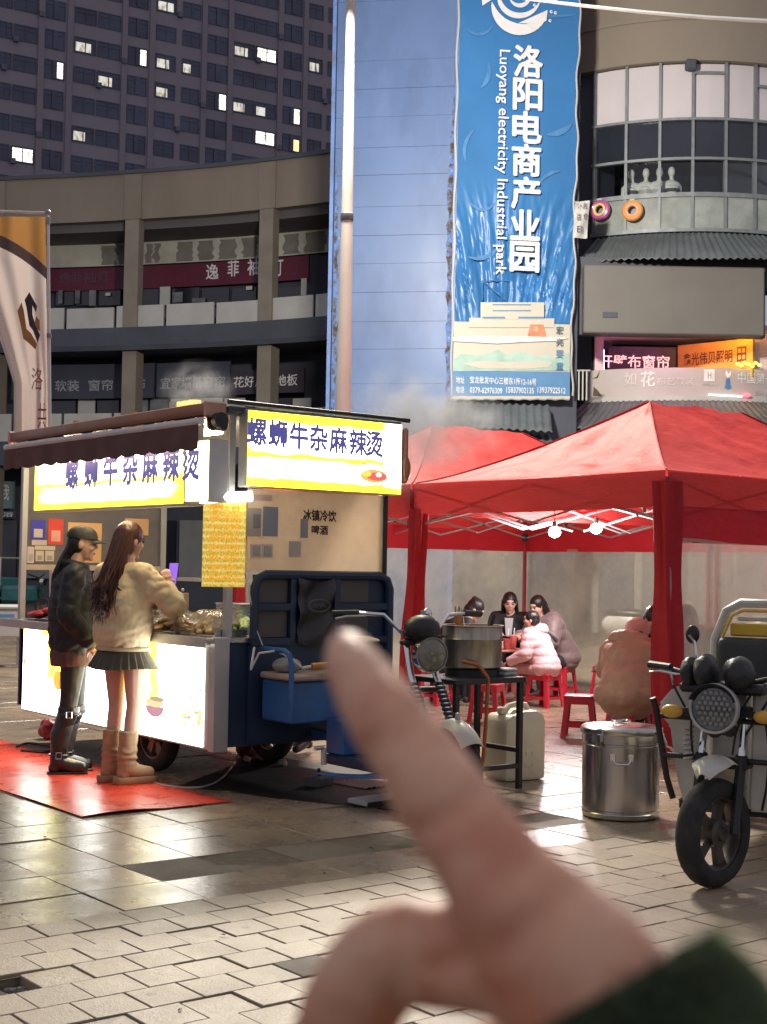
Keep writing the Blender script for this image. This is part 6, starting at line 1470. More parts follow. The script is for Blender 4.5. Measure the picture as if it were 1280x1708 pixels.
# ---------------------------------------------------------------- white cargo tricycle at the right edge
wp = on_z(1190, 1480)
wt = empty('cargo_tricycle', (wp.x, wp.y, 0), R_(-30), 'white electric cargo tricycle with round headlight and black handlebar mitts', 'tricycle')
M_wpaint = pm('cream_white_paint', (.62, .61, .55), .32, var=.06, scale=3, stain=(.34, .31, .26), stain_amt=.3, stain_scale=4, coat=.3)
M_pvc = pm('black_leatherette', (.022, .024, .028), .45, var=.2, scale=8, bump=.15, bscale=40)
M_silver = pm('grey_tube', (.50, .50, .47), .38, metal=.3, var=.08)
M_yel = pm('mustard_cover', (.55, .36, .03), .45, var=.15, scale=5, bump=.2, bscale=12)
M_amber = pm('amber_lens', (.70, .42, .06), .25, var=.1)
wheel(wt, (0, 0, .25), .25, .105, spoke=5, steer=R_(-17), rimmat=pm('dark_alloy_rim', (.10, .085, .075), .45, metal=.5, var=.3, scale=10), hubmat=pm('dark_alloy_rim', (.10, .085, .075), .45))
for sx in (-.095, .095):
    m = MB(); m.tube([(sx, .0, .25), (sx, .06, .42), (sx, .105, .56)], [.020, .024, .024], 10); m.build('fork_leg', M_blk, wt)
    m = MB(); m.tube([(sx, .105, .56), (sx, .15, .72), (sx, .17, .80)], .018, 10); m.build('fork_tube', M_chrome, wt)
    m = MB(); m.lathe([(.028, 0), (.030, .05), (.024, .055)], (sx, .112, .545), 12); m.build('fork_seal', M_blk, wt)
m = MB(); pts = []
for k in range(60): a = k * .75; pts.append((-.16 + .022 * math.cos(a), .12 + .022 * math.sin(a), .55 + .0028 * k))
m.tube(pts, .006, 5); m.build('coil_spring', M_white_p, wt)
fm = MB()
def wf(i, j):
    a = R_(150) - R_(105) * i; R = .285 + .03 * (1 - (2 * j - 1) ** 2) - .02 * (i < .08); wd = .17 * (1 - .55 * max(0, .25 - (1 - i)) / .25) ; return Vector(((j - .5) * wd, -math.cos(PI - a) * R * -1 * -1, .25 + math.sin(a) * R + .04))
fm.grid(lambda i, j: (lambda a, R: Vector(((j - .5) * (.06 + .12 * min(1, i * 4)), math.cos(a) * R, .27 + math.sin(a) * R)))(R_(128) - R_(100) * i + 0, .27 + .035 * (1 - (2 * j - 1) ** 2)), 18, 8)
fo_ = fm.build('mudguard', M_wpaint, wt, 60, .004); fo_.location = (0, 0, .03)
m = MB(); m.box(-.055, .055, .20, .215, .10, .36, .006); m.build('mud_flap', M_blk, wt)
m = MB(); m.box(-.13, .13, .08, .20, .535, .56, .006); m.box(-.12, .12, .11, .22, .79, .82, .006); m.build('fork_yoke', M_blk, wt)
# headlight
hc = (0, .02, .82)
m = MB(); m.lathe([(.001, .13), (.06, .12), (.095, .08), (.105, .0), (.112, -.012), (.112, -.035), (.104, -.042)], hc, 32, 'y'); m.build('headlight_shell', M_silver, wt)
m = MB(); m.lathe([(.104, -.042), (.100, -.030), (.06, -.026), (.001, -.024)], hc, 28, 'y'); hl = m.build('headlight_reflector', pm('dim_reflector', (.18, .19, .19), .25, metal=.6, var=.3, scale=30), wt)
m = MB()
for i in range(-3, 4):
    for j in range(-3, 4):
        x, z = i * .026 + (.013 if j % 2 else 0), j * .024
        if x * x + z * z < .085 ** 2: m.ell((hc[0] + x, hc[1] - .034, hc[2] + z), (.011, .008, .010), 8, 5)
tag(m.build('led_cells', pm('led_cell', (.26, .27, .27), .12, var=.2, scale=30, spec=.9), hl), kind='stuff')
m = MB(); m.lathe([(.103, -.04), (.112, -.046), (.117, -.04), (.117, -.01)], hc, 32, 'y'); m.build('headlight_rim', M_silver, wt)
m = MB(); m.lathe([(.103, -.046), (.08, -.058), (.04, -.065), (.001, -.067)], hc, 28, 'y'); m.build('headlight_glass', M_clear, wt)
for k, (a, b_) in enumerate((((-.30, .26, .97), (-.10, .14, .70)), ((.30, .26, .97), (.10, .14, .68)), ((-.12, .2, .92), (-.14, .12, .58)), ((.14, .2, .92), (.05, .12, .60)))): m = MB(); A_, B_ = Vector(a), Vector(b_); m.tube([A_, A_.lerp(B_, .35) + Vector((.02 * (k % 2 - .5), -.09, .03)), A_.lerp(B_, .7) + Vector((0, -.07, 0)), B_], .006, 6); m.build('control_cable', M_blk, wt)
for sx in (-1, 1): m = MB(); m.tube([(sx * .22, .17, .955), (sx * .33, .20, .965), (sx * .40, .25, .955)], .006, 6); m.build('brake_lever', M_chrome, wt); m = MB(); m.tube([(sx * .30, .27, .98), (sx * .43, .33, .985)], .02, 10); m.build('grip', M_blk, wt)
m = MB(); m.grid(lambda i, j: (lambda a, q: Vector((math.cos(a) * (.118 - .02 * j), hc[1] - .03 - .035 * (1 - j), hc[2] + math.sin(a) * (.118 - .02 * j))))(R_(20) + R_(140) * i, 0), 16, 3); m.build('headlight_visor', M_blk, wt, 60, .004)
for sx in (-1, 1):
    m = MB(); m.ell((sx * .22, .05, .79), (.055, .03, .032), 12, 8); ts = m.build('turn_signal', M_amber, wt); m = MB(); m.cyl((sx * .18, .06, .79), (sx * .10, .09, .80), .018); m.ell((sx * .22, .065, .785), (.058, .026, .034), 12, 8); m.build('signal_stalk', M_blk, ts)
# handlebar with mitts and mirror
m = MB(); m.tube([(-.34, .30, .98), (-.22, .22, .96), (-.08, .18, .92), (.08, .18, .92), (.22, .22, .96), (.34, .30, .98)], .014, 8); m.build('handlebar', M_blk, wt)
for k, (x, y, z, r) in enumerate(((-.150, .12, .975, (.050, .085, .070)), (-.065, .08, .985, (.056, .10, .082)), (.085, .10, .975, (.070, .11, .085)))):
    m = MB(); m.ell((x, y, z), r, 16, 12); m.cyl((x, y, z), (x, y + .12, z - .05), r[0] * .8, r[0] * .6, 12); remesh(m, 'mitt', M_pvc, wt, .010, 3, disp=lambda c, n: n * (.006 * mnoise.noise(c * 22) + .004 * abs(mnoise.noise(c * 45))))
m = MB(); m.box(-.2, .2, .08, .26, .88, .93, .015); m.build('dash', M_blk, wt)
m = MB(); m.tube([(-.14, .17, 1.03), (-.155, .17, 1.12), (-.175, .16, 1.15)], .008, 8); m.build('mirror_stalk', M_chrome, wt); m = MB(); m.ell((-.165, .18, 1.15), (.035, .02, .045), 14, 10); m.build('mirror', M_blk, wt)
# crash bars and shields
m = MB(); m.tube([(-.34, .12, .84), (-.33, .13, .80), (-.28, .16, .46), (-.255, .18, .36)], .016, 8); m.build('crash_bar', M_blk, wt); m = MB(); m.tube([(.34, .12, .84), (.33, .13, .80), (.28, .16, .46), (.255, .18, .36)], .016, 8); m.build('crash_bar', M_blk, wt)
for z, x in ((.755, .32), (.57, .295)): m = MB(); m.cyl((-x, .14, z), (x, .14, z), .013); m.build('crash_rail', M_blk, wt)
def shield(sx):
    m = MB(); pts = [(.12, .93), (.26, .885), (.33, .80), (.31, .74), (.27, .70), (.235, .46), (.20, .33), (.10, .33)]
    bm = bmesh.new(); vs = [bm.verts.new((sx * x * 1.06, .17 + .16 * abs(x), z)) for x, z in pts]; f = bm.faces.new(vs); ex = bmesh.ops.extrude_face_region(bm, geom=[f]); bmesh.ops.translate(bm, verts=[v for v in ex['geom'] if isinstance(v, bmesh.types.BMVert)], vec=(0, .05, 0)); bmesh.ops.recalc_face_normals(bm, faces=bm.faces); bmesh.ops.bevel(bm, geom=list(bm.edges), offset=.012, segments=2, affect='EDGES'); m.bm(bm); m.build('leg_shield', M_wpaint, wt, 50)
shield(-1); shield(1)
m = MB(); m.box(-.10, .10, .24, .30, .33, .92, .02); m.build('front_panel', M_wpaint, wt)
m = MB(); m.cyl((-.05, .08, .72), (.05, .08, .72), .03); m.ell((.05, .07, .72), .035, 10, 8); m.ell((-.02, .07, .715), .04, 10, 8); m.build('horn', M_blk, wt)
m = MB(); m.box(-.30, .30, .40, 1.20, .27, .33, .01); m.build('floor_pan', M_blk, wt)
m = MB(); m.box(-.36, .36, .72, 1.15, .33, .62, .03); m.build('seat_base', M_wpaint, wt); m = MB(); m.box(-.34, .34, .70, 1.15, .625, .72, .035, 3); m.build('seat_cushion', M_pvc, wt)
m = MB(); m.box(-.33, .33, 1.10, 1.20, .74, 1.10, .04, 3); m.build('backrest', M_pvc, wt)
m = MB(); m.tube([(-.36, 1.17, .72), (-.36, 1.19, 1.08), (-.30, 1.2, 1.24), (-.22, 1.2, 1.285), (.22, 1.2, 1.285), (.30, 1.2, 1.24), (.36, 1.19, 1.08), (.36, 1.17, .72)], .026, 10); m.build('back_frame', M_silver, wt)
m = MB(); m.tube([(-.31, 1.16, 1.10), (-.26, 1.17, 1.215), (-.2, 1.17, 1.245), (.2, 1.17, 1.245), (.26, 1.17, 1.215), (.31, 1.16, 1.10)], .009, 8); m.build('inner_frame', M_amber, wt)
m = MB(); m.box(-.27, .27, 1.165, 1.19, 1.105, 1.175, .008); m.build('yellow_strap', M_yel, wt); m = MB(); m.box(-.23, .23, 1.168, 1.19, 1.188, 1.21, .006); m.build('frame_slat', M_silver, wt)
m = MB(); m.tube([(.06, .45, .90), (.14, .55, .92), (.22, .72, 1.02), (.26, .80, 1.08)], .012, 8); m.build('arm_rail', M_chrome, wt)
m = MB(); m.box(-.5, .5, 1.26, 2.6, .42, .50, .01); m.build('cargo_floor', M_silver, wt); 
for sx in (-.5, .48): m = MB(); m.box(sx, sx + .02, 1.26, 2.6, .50, .85, .005); m.build('cargo_side', M_wpaint, wt)
m = MB(); m.box(-.48, .48, 1.26, 1.28, .50, .85, .005); m.build('cargo_front', M_wpaint, wt)
for sx in (-.46, .46): wheel(wt, (sx, 2.05, .25), .25, .10, spoke=5)
m = MB(); m.cyl((-.46, 2.05, .25), (.46, 2.05, .25), .025); m.build('rear_axle', M_blk, wt)
m = MB(); m.tube([(.0, .27, .5), (0, .4, .3), (0, 1.3, .36), (0, 2.4, .38)], .03, 8); m.build('spine', M_blk, wt)
m = MB(); m.tube([(.20, .14, .75), (.215, .16, .62), (.20, .16, .45), (.17, .2, .34)], .006, 6); m.build('brake_cable', M_blk, wt)

# ---------------------------------------------------------------- vehicles parked beyond the tents
M_carw = pm('white_car_paint', (.62, .63, .62), .3, var=.04, coat=.4); M_tint = pm('car_glass', (.03, .035, .04), .1, spec=.8)
def scooter(a, b, rz, col, lab):
    e = empty('parked_scooter', uvp(a, b), rz, lab, 'scooter', 'scooters parked behind the tents'); k = pm('scooter_%d' % int(col[0] * 999), col, .35, coat=.3)
    for y in (-.6, .6): wheel(e, (0, y, .22), .22, .09, spoke=5)
    m = MB(); m.ell((0, .42, .62), (.17, .42, .2), 14, 10); m.cyl((0, -.1, .32), (0, .4, .4), .15, .16); m.cyl((0, -.45, .35), (0, -.5, .9), .12, .08); m.ell((0, -.56, .6), (.18, .09, .3), 14, 10); m.ell((0, -.62, .36), (.08, .2, .1), 12, 8); remesh(m, 'body', k, e, .03, 4)
    m = MB(); m.ell((0, .4, .80), (.15, .38, .07), 14, 8); m.build('seat', M_blk, e); m = MB(); m.tube([(-.33, -.36, 1.02), (0, -.48, .98), (.33, -.36, 1.02)], .02, 8); m.build('handlebar', M_blk, e); m = MB(); m.ell((0, -.62, .86), (.09, .06, .08), 12, 8); m.build('headlight', M_chrome, e)
    for s in (-1, 1): m = MB(); m.tube([(s * .22, -.4, 1.0), (s * .28, -.38, 1.18)], .008, 6); m.ell((s * .3, -.38, 1.22), (.06, .02, .04), 10, 8); m.build('mirror', M_blk, e)
scooter(16.5, 14.5, .9, (.62, .62, .60), 'white scooter parked beyond the clear tent wall'); scooter(17.6, 12.6, 1.2, (.32, .16, .12), 'brown red scooter parked beyond the clear tent wall'); scooter(17.0, 9.3, .7, (.12, .13, .15), 'dark scooter parked beyond the side of the tent')
# teal parked tricycle and white cooler seen left of the cart
e = empty('teal_tricycle', (*on_z(12, 1028)[:2], 0), 1.2, 'dark teal cargo tricycle parked far behind the cart', 'tricycle'); k = pm('teal_paint', (.03, .12, .13), .4, var=.2)
for x, y in ((0, -1.1), (-.5, .8), (.5, .8)): wheel(e, (x, y, .26), .26, .1)
m = MB(); m.box(-.6, .6, 0, 1.5, .5, 1.0, .04); m.build('cargo_box', k, e); m = MB(); m.box(-.5, .5, -.8, -.1, .35, .8, .08); m.build('cab_base', k, e); m = MB(); m.tube([(-.5, -.1, .8), (-.5, -.1, 1.5), (.5, -.1, 1.5), (.5, -.1, .8)], .03, 8); m.build('hoop', M_alu, e); m = MB(); m.tube([(0, -1.1, .3), (0, -.95, 1.0)], .035, 8); m.tube([(-.35, -.85, 1.1), (0, -.95, 1.0), (.35, -.85, 1.1)], .02, 8); m.build('handlebar', M_blk, e); m = MB(); m.lathe([(.001, .0), (.09, .0), (.1, .1), (.001, .12)], (0, -1.12, .9), 16, 'y'); m.build('headlight', M_chrome, e)
e = empty('cooler_box', (*on_z(5, 1112)[:2], 0), .3, 'white cooler box with blue band on a trolley beside the cart', 'cooler'); m = MB(); m.box(-.40, .24, -.25, .25, .40, .78, .03); m.build('box', M_white_p, e); m = MB(); m.box(-.41, .25, -.26, .26, .785, .84, .02); m.build('lid', M_white_p, e); m = MB(); m.box(-.38, .12, -.256, -.251, .68, .72); m.build('blue_band', M_blu, e, 0)
for x, y in ((-.36, -.2), (.2, -.2), (.2, .2), (-.36, .2)): m = MB(); m.cyl((x, y, 0), (x, y, .4), .02); m.build('leg', M_alu, e)
# ================================================================ people
M_skin = pm('skin', (.56, .34, .255), .5, var=.06, scale=9, sss=.12)
M_skin2 = pm('skin_warm', (.60, .36, .26), .5, var=.05, scale=9, sss=.12)
def hair_mat(name, col):
    m, nt, b = nmat(name); tc = N(nt, 'ShaderNodeTexCoord').outputs['Object']; mp = N(nt, 'ShaderNodeMapping'); mp.inputs['Scale'].default_value = (60, 60, 4); L(nt, tc, mp.inputs[0])
    n1 = noise(nt, mp.outputs[0], 2.0, 4); L(nt, ramp(nt, n1, [(.3, tuple(x * .5 for x in col)), (.75, tuple(x * 1.7 for x in col))]).outputs[0], b.inputs['Base Color']); b.inputs['Roughness'].default_value = .42
    bp = N(nt, 'ShaderNodeBump'); bp.inputs['Strength'].default_value = .6; bp.inputs['Distance'].default_value = .004; L(nt, n1, bp.inputs['Height']); L(nt, bp.outputs[0], b.inputs['Normal']); return m
M_hblack = hair_mat('black_hair', (.009, .007, .007)); M_hbrown = hair_mat('brown_hair', (.060, .018, .014))
M_eye = pm('eye_dark', (.01, .008, .008), .2); M_lip = pm('lip', (.42, .12, .10), .45)
def V3(*a): return Vector(a)
def chain(m, pts, n=12):
    for i, (x, y, z, r) in enumerate(pts):
        m.ell((x, y, z), r, n, 8)
        if i: a = pts[i - 1]; m.cyl(a[:3], (x, y, z), a[3], r, n)
    return m
def sections(m, secs, n=22):
    """stack of ellipse rings (cx, cy, z, rx, ry[, tilt])"""
    m.loft([[Vector((cx + math.cos(2 * PI * k / n) * rx, cy + math.sin(2 * PI * k / n) * ry, z)) for k in range(n)] for cx, cy, z, rx, ry in secs]); return m
def hand(m, w, d, up, s=1.0, curl=.5, side=1):
    """palm and five separate fingers from wrist w along d; up = back of the hand"""
    d = d.normalized(); up = (up - d * up.dot(d)).normalized(); sd = d.cross(up).normalized() * side
    for t in (-1, 0, 1): m.ell(w + d * .045 * s + sd * (.022 * t * s), (.022 * s, .022 * s, .017 * s), 8, 6); m.ell(w + d * .075 * s + sd * (.024 * t * s), (.017 * s,) * 3, 8, 6)
    m.cyl(w, w + d * .05 * s, .024 * s, .028 * s, 8)
    for k, ln in enumerate((.068, .078, .072, .056)):
        p = w + d * (.085 * s) + sd * ((.030 - .020 * k) * s); dd = d.copy()
        for j in range(3):
            dd = (dd - up * (curl * (.35 + .25 * j))).normalized(); q = p + dd * (ln / 3 * s); m.cyl(p, q, .0085 * s, .0078 * s, 7); m.ell(q, .0078 * s, 7, 5); p = q
    p = w + d * .03 * s + sd * .03 * s; dd = (d * .7 + sd * .75 - up * .2).normalized()
    for j in range(2): q = p + dd * .033 * s; m.cyl(p, q, .0105 * s, .009 * s, 7); m.ell(q, .009 * s, 7, 5); p = q; dd = (dd - sd * .3 - up * .2).normalized()
class Person:
    def __init__(s, name, loc, rz, label, J, skin=M_skin, sc=1.0, group=None):
        s.e = empty(name, loc, rz, label, 'person', group); s.e.scale = (sc, sc, sc); s.J = {k: Vector(v) for k, v in J.items()}; s.skin = skin
        yaw, pit, rol = s.J.get('face', Vector((0, 0, 0))); s.H = Matrix.Translation(s.J['head']) @ Matrix.Rotation(R_(yaw), 4, 'Z') @ Matrix.Rotation(R_(pit), 4, 'X') @ Matrix.Rotation(R_(rol), 4, 'Y')
    def hp(s, x, y, z): return s.H @ Vector((x, y, z))
    def body(s, voxel=.008, hands=True, curl=.5, palm=None):
        J = s.J; m = MB(); R3 = s.H.to_3x3()
        def he(c, r): m.ell(s.hp(*c), r, 14, 10, R3)
        he((0, .012, .025), (.074, .090, .088)); he((0, -.022, -.02), (.064, .066, .085)); he((0, -.032, -.072), (.047, .048, .042)); he((0, -.072, -.098), (.020, .018, .016))
        he((0, -.098, -.018), (.010, .016, .010)); m.cyl(s.hp(0, -.085, .018), s.hp(0, -.102, -.014), .007, .010, 8); he((.012, -.092, -.022), (.008, .010, .007)); he((-.012, -.092, -.022), (.008, .010, .007))
        he((0, -.083, -.055), (.022, .010, .007)); he((0, -.080, -.066), (.019, .010, .007)); he((.038, -.06, -.025), (.024, .022, .022)); he((-.038, -.06, -.025), (.024, .022, .022)); he((0, -.080, .035), (.045, .012, .012))
        for sx in (-1, 1): he((sx * .074, .012, -.012), (.010, .020, .030))
        nb = J['neck']; m.cyl(s.hp(0, .02, -.06), nb, .048, .058, 12)
        ch, pe = J['chest'], J['pelvis']; ax = ch - pe
        sl, sr = J['shL'], J['shR']; m.cyl(sl, sr, .062, .062, 12); m.cyl(nb, ch, .07, .11, 14); m.ell(ch, (.145, .10, .13), 14, 10); m.cyl(ch, pe, .115, .12, 14); m.ell(pe, (.155, .115, .12), 14, 10)
        for q in 'LR':
            a, b, c = J['sh' + q], J['el' + q], J['wr' + q]; chain(m, [(*a, .055), (*a.lerp(b, .5), .046), (*b, .038), (*b.lerp(c, .4), .036), (*c, .026)])
            if hands: d = (c - b); up = J.get('up' + q, Vector((0, 0, 1))); hand(m, c, J.get('hd' + q, d), up, 1.0, curl, 1 if q == 'R' else -1)
            h, k, an, t = J['hip' + q], J['kn' + q], J['an' + q], J['to' + q]
            chain(m, [(*h, .085), (*h.lerp(k, .45), .074), (*k, .052), (*k.lerp(an, .3), .054), (*k.lerp(an, .7), .040), (*an, .034)]); chain(m, [(*an, .034), (*t, .026)])
        s.b = remesh(m, 'body', s.skin, s.e, voxel, 3)
        for sx in (-1, 1):
            m = MB(); m.ell(s.hp(sx * .031, -.083, .006), (.013, .006, .0065), 10, 6, R3); m.build('eye', M_eye, s.e)
            m = MB(); m.tube([s.hp(sx * .016, -.090, .026), s.hp(sx * .034, -.088, .032), s.hp(sx * .052, -.074, .026)], .0035, 5); m.build('eyebrow', M_hblack, s.e)
        m = MB(); m.ell(s.hp(0, -.0905, -.058), (.020, .005, .0075), 10, 6, R3); m.build('lips', M_lip, s.e)
        return s.b
    def sleeves(s, m, r0=.075, r1=.06, r2=.05, qs='LR', stop=1.0):
        for q in qs:
            a, b, c = s.J['sh' + q], s.J['el' + q], s.J['wr' + q]; c = b.lerp(c, stop); chain(m, [(*a, r0), (*a.lerp(b, .5), (r0 + r1) / 2), (*b, r1), (*b.lerp(c, .5), (r1 + r2) / 2 + .004), (*c, r2)])
        return m
    def coat_torso(s, m, w=1.0, hem=None):
        J = s.J; m.cyl(J['shL'], J['shR'], .085 * w, .085 * w, 14); m.cyl(J['neck'], J['chest'], .085 * w, .13 * w, 16); m.ell(J['chest'], (.19 * w, .15 * w, .17 * w), 16, 12); m.cyl(J['chest'], J['pelvis'], .155 * w, .17 * w, 18); m.ell(J['pelvis'], (.19 * w, .17 * w, .15 * w), 16, 12); return m
    def legs(s, m, k=1.25, upto=1.0, qs='LR'):
        for q in qs:
            h, kn, an = s.J['hip' + q], s.J['kn' + q], s.J['an' + q]; e = kn.lerp(an, upto); chain(m, [(*h, .085 * k), (*h.lerp(kn, .5), .072 * k), (*kn, .056 * k), (*kn.lerp(e, .35), .055 * k), (*e, .042 * k)])
        return m
    def shoes(s, mat, top=.0, r=.045, sole=None, name='shoe'):
        for q in 'LR':
            an, t, kn = s.J['an' + q], s.J['to' + q], s.J['kn' + q]; m = MB(); d = (t - an); d.z = 0; d.normalize(); heel = an - d * .05; z0 = min(an.z, t.z) - .045
            chain(m, [(*an, r), (*(an + d * .05 + V3(0, 0, -.02)), r * .95), (*t, r * .72)]); m.ell(heel + V3(0, 0, -.03), r * .85, 10, 8)
            if top: p = an.lerp(kn, top); chain(m, [(*an, r), (*an.lerp(p, .5), r * 1.12), (*p, r * 1.22)])
            remesh(m, name, mat, s.e, .010, 3)
    def hair_shell(s, mat, pts, voxel=.010, disp=.004):
        """hair mass from ellipsoids given in head axes"""
        m = MB(); R3 = s.H.to_3x3()
        for c, r in pts: m.ell(s.hp(*c), r, 14, 10, R3)
        return remesh(m, 'hair', mat, s.e, voxel, 2, disp=lambda c, n: n * (disp * mnoise.noise(Vector((c.x * 60, c.y * 60, c.z * 12)))))
    def locks(s, mat, roots, tip, n, seed, r=.010, spread=.03, sag=.03, seg=9, name='hair_locks'):
        rr = random.Random(seed); m = MB(); tip = Vector(tip)
        for k in range(n):
            a, b = roots(rr); p = s.hp(*a); t = tip + Vector((rr.uniform(-1, 1), rr.uniform(-1, 1), rr.uniform(-1, 1) * 1.4)) * spread; mid = Vector(b) if b is not None else p.lerp(t, .5) + V3(0, sag, 0)
            pts = [p * (1 - u_) ** 2 + mid * 2 * u_ * (1 - u_) + t * u_ * u_ for u_ in np.linspace(0, 1, seg)]
            m.tube(pts, [r * (1 - .75 * (i / (seg - 1)) ** 2) * rr.uniform(.8, 1.1) for i in range(seg)], 5)
        return m.build(name, mat, s.e, 60)
def wrinkle(amp, s1=9, s2=22, stretch=(1, 1, 1)):
    return lambda c, n: n * (amp * (mnoise.noise(Vector((c.x * s1 * stretch[0], c.y * s1 * stretch[1], c.z * s1 * stretch[2]))) + .5 * mnoise.noise(Vector((c.x * s2, c.y * s2, c.z * s2 * .6)))))
def puffer(amp, pitch, ph=0.0):
    return lambda c, n: n * (amp * (abs(math.sin((c.z + ph + .01 * mnoise.noise(c * 8)) * PI / pitch)) ** .6 - .5) + .004 * mnoise.noise(c * 30))

# ---------------------------------------------------------------- woman in black cap and tall boots
Jl = dict(hipL=(.085, 0, .88), hipR=(-.085, 0, .88), knL=(.075, -.02, .49), knR=(-.075, .03, .49), anL=(.072, .05, .095), anR=(-.072, .09, .095), toL=(.085, -.12, .05), toR=(-.085, -.08, .05),
          pelvis=(0, .0, .92), chest=(0, .015, 1.22), neck=(0, .01, 1.41), shL=(.155, .02, 1.345), shR=(-.155, .02, 1.345), elL=(.20, -.03, 1.07), elR=(-.215, .06, 1.08), wrL=(.15, -.20, .98), wrR=(-.20, -.10, .90),
          head=(0, -.035, 1.565), face=(0, 6, 0), hdR=(.15, -.5, -.8), upR=(-1, 0, 0), hdL=(0, -1, .1))
pl = uvp(4.36, 9.00); P1 = Person('person', (pl.x, pl.y, .006), R_(104), 'person in black cap, black jacket and tall buckled black boots at the counter', Jl, M_skin2, 1.0); P1.body(.0075, curl=.45)
M_bj = pm('black_jacket', (.010, .010, .012), .62, var=.3, scale=9); M_bib = pm('maroon_hem', (.10, .045, .04), .75, var=.2, scale=14, bump=.3, bscale=60); M_leg = pm('black_leggings', (.020, .015, .016), .6, var=.2); M_bboot = pm('black_leather', (.016, .013, .013), .30, var=.25, scale=12, coat=.25)
m = MB(); sections(m, [(0, .02, .80, .165, .135), (0, .02, .86, .19, .155), (0, .02, 1.0, .195, .165), (0, .02, 1.15, .20, .17), (0, .02, 1.28, .195, .15), (0, .015, 1.37, .15, .11), (0, .01, 1.43, .075, .075)]); P1.sleeves(m, .085, .078, .062, stop=.93); m.cyl(P1.J['shL'], P1.J['shR'], .085, .085, 14)
remesh(m, 'jacket', M_bj, P1.e, .011, 4, disp=lambda c, n: n * (.022 * abs(mnoise.noise(Vector((c.x * 9, c.y * 9 + c.z * 5, c.z * 12)))) - .008 + .005 * mnoise.noise(c * 30)))
m = MB(); sections(m, [(0, .01, .725, .165, .145), (0, .015, .735, .172, .150), (0, .02, .80, .178, .15), (0, .02, .84, .175, .145)]); remesh(m, 'hem_band', M_bib, P1.e, .010, 1, disp=wrinkle(.004, 20, 40))
for q in 'LR': m = MB(); c = P1.J['el' + q].lerp(P1.J['wr' + q], .92); d = (P1.J['wr' + q] - P1.J['el' + q]).normalized(); m.cyl(c - d * .02, c + d * .02, .056, .05, 14); m.build('cuff', M_bib, P1.e)
m = MB(); P1.legs(m, 1.12, 1.0); remesh(m, 'leggings', M_leg, P1.e, .010, 3, disp=wrinkle(.003, 20, 40))
m = MB(); m.tube([(.07 * math.cos(t), .012 + .075 * math.sin(t), 1.42 + .02 * math.sin(t)) for t in np.linspace(0, 2 * PI, 20)[:-1]], .028, 8, closed=True); m.build('collar', M_bj, P1.e)
for q in 'LR':
    an, t, kn = P1.J['an' + q], P1.J['to' + q], P1.J['kn' + q]; m = MB(); x = an.x
    chain(m, [(an.x, an.y, .075, .050), (an.x, an.y - .07, .055, .050), (t.x, t.y + .01, .042, .040)]); m.ell((an.x, an.y + .025, .04), (.042, .045, .04), 12, 8)
    sections(m, [(an.x, an.y, .07, .050, .056), (an.x, an.y, .14, .050, .056), (x, an.y - .01, .28, .060, .068), (kn.x, kn.y - .0, .42, .068, .074), (kn.x, kn.y, .455, .070, .076)], 20)
    bt = remesh(m, 'boot', M_bboot, P1.e, .0085, 3, disp=wrinkle(.004, 16, 34))
    m = MB(); d = t - an; y0, y1 = an.y + .075, t.y - .028; m.box(an.x - .045, an.x + .045, y1, y0, .0, .018, .008); m.build('sole', M_blk, bt)
    for z, rx, ry, cy in ((.405, .070, .076, kn.y), (.13, .055, .062, an.y)):
        m = MB(); m.tube([(an.x + math.cos(a) * rx, cy + math.sin(a) * ry, z) for a in np.linspace(0, 2 * PI, 22)[:-1]], .007, 6, closed=True); m.build('strap', M_bboot, bt)
        sg = -1; m = MB(); m.tube([(an.x - rx - .006, cy + yy, z + zz) for yy, zz in ((-.018, -.02), (.018, -.02), (.018, .02), (-.018, .02))], .004, 6, closed=True); m.build('buckle', M_chrome, bt)
# cap
M_cap = pm('black_cap_cloth', (.020, .020, .022), .75, var=.2, scale=20, bump=.2, bscale=120)
m = MB(); R3 = P1.H.to_3x3(); rings = []
for k in range(9):
    t = k / 8 * PI / 2; rings.append([P1.hp(math.cos(a) * .088 * math.cos(t) ** .75, .006 + math.sin(a) * .108 * math.cos(t) ** .75, .035 + .088 * math.sin(t)) for a in np.linspace(0, 2 * PI, 25)[:-1]])
m.loft(rings); cap = m.build('cap', M_cap, P1.e, 60)
m = MB(); m.grid(lambda i, j: P1.hp((i - .5) * .155 * (1 - .25 * j * j), -.085 + .035 * (2 * i - 1) ** 2 - .085 * j * (1 - .55 * (2 * i - 1) ** 2), .040 - .012 * j - .022 * (2 * i - 1) ** 2), 14, 6); m.build('visor', M_cap, cap, 60, .004)
P1.hair_shell(M_hblack, [((0, .03, .0), (.079, .080, .085)), ((0, .07, -.05), (.055, .045, .06)), ((0, .085, -.10), (.04, .035, .05))])
P1.locks(M_hblack, lambda rr: ((rr.uniform(-.04, .04), .09, rr.uniform(-.09, -.02)), None), (0, .14, 1.26), 34, 3, .010, .03, .05)
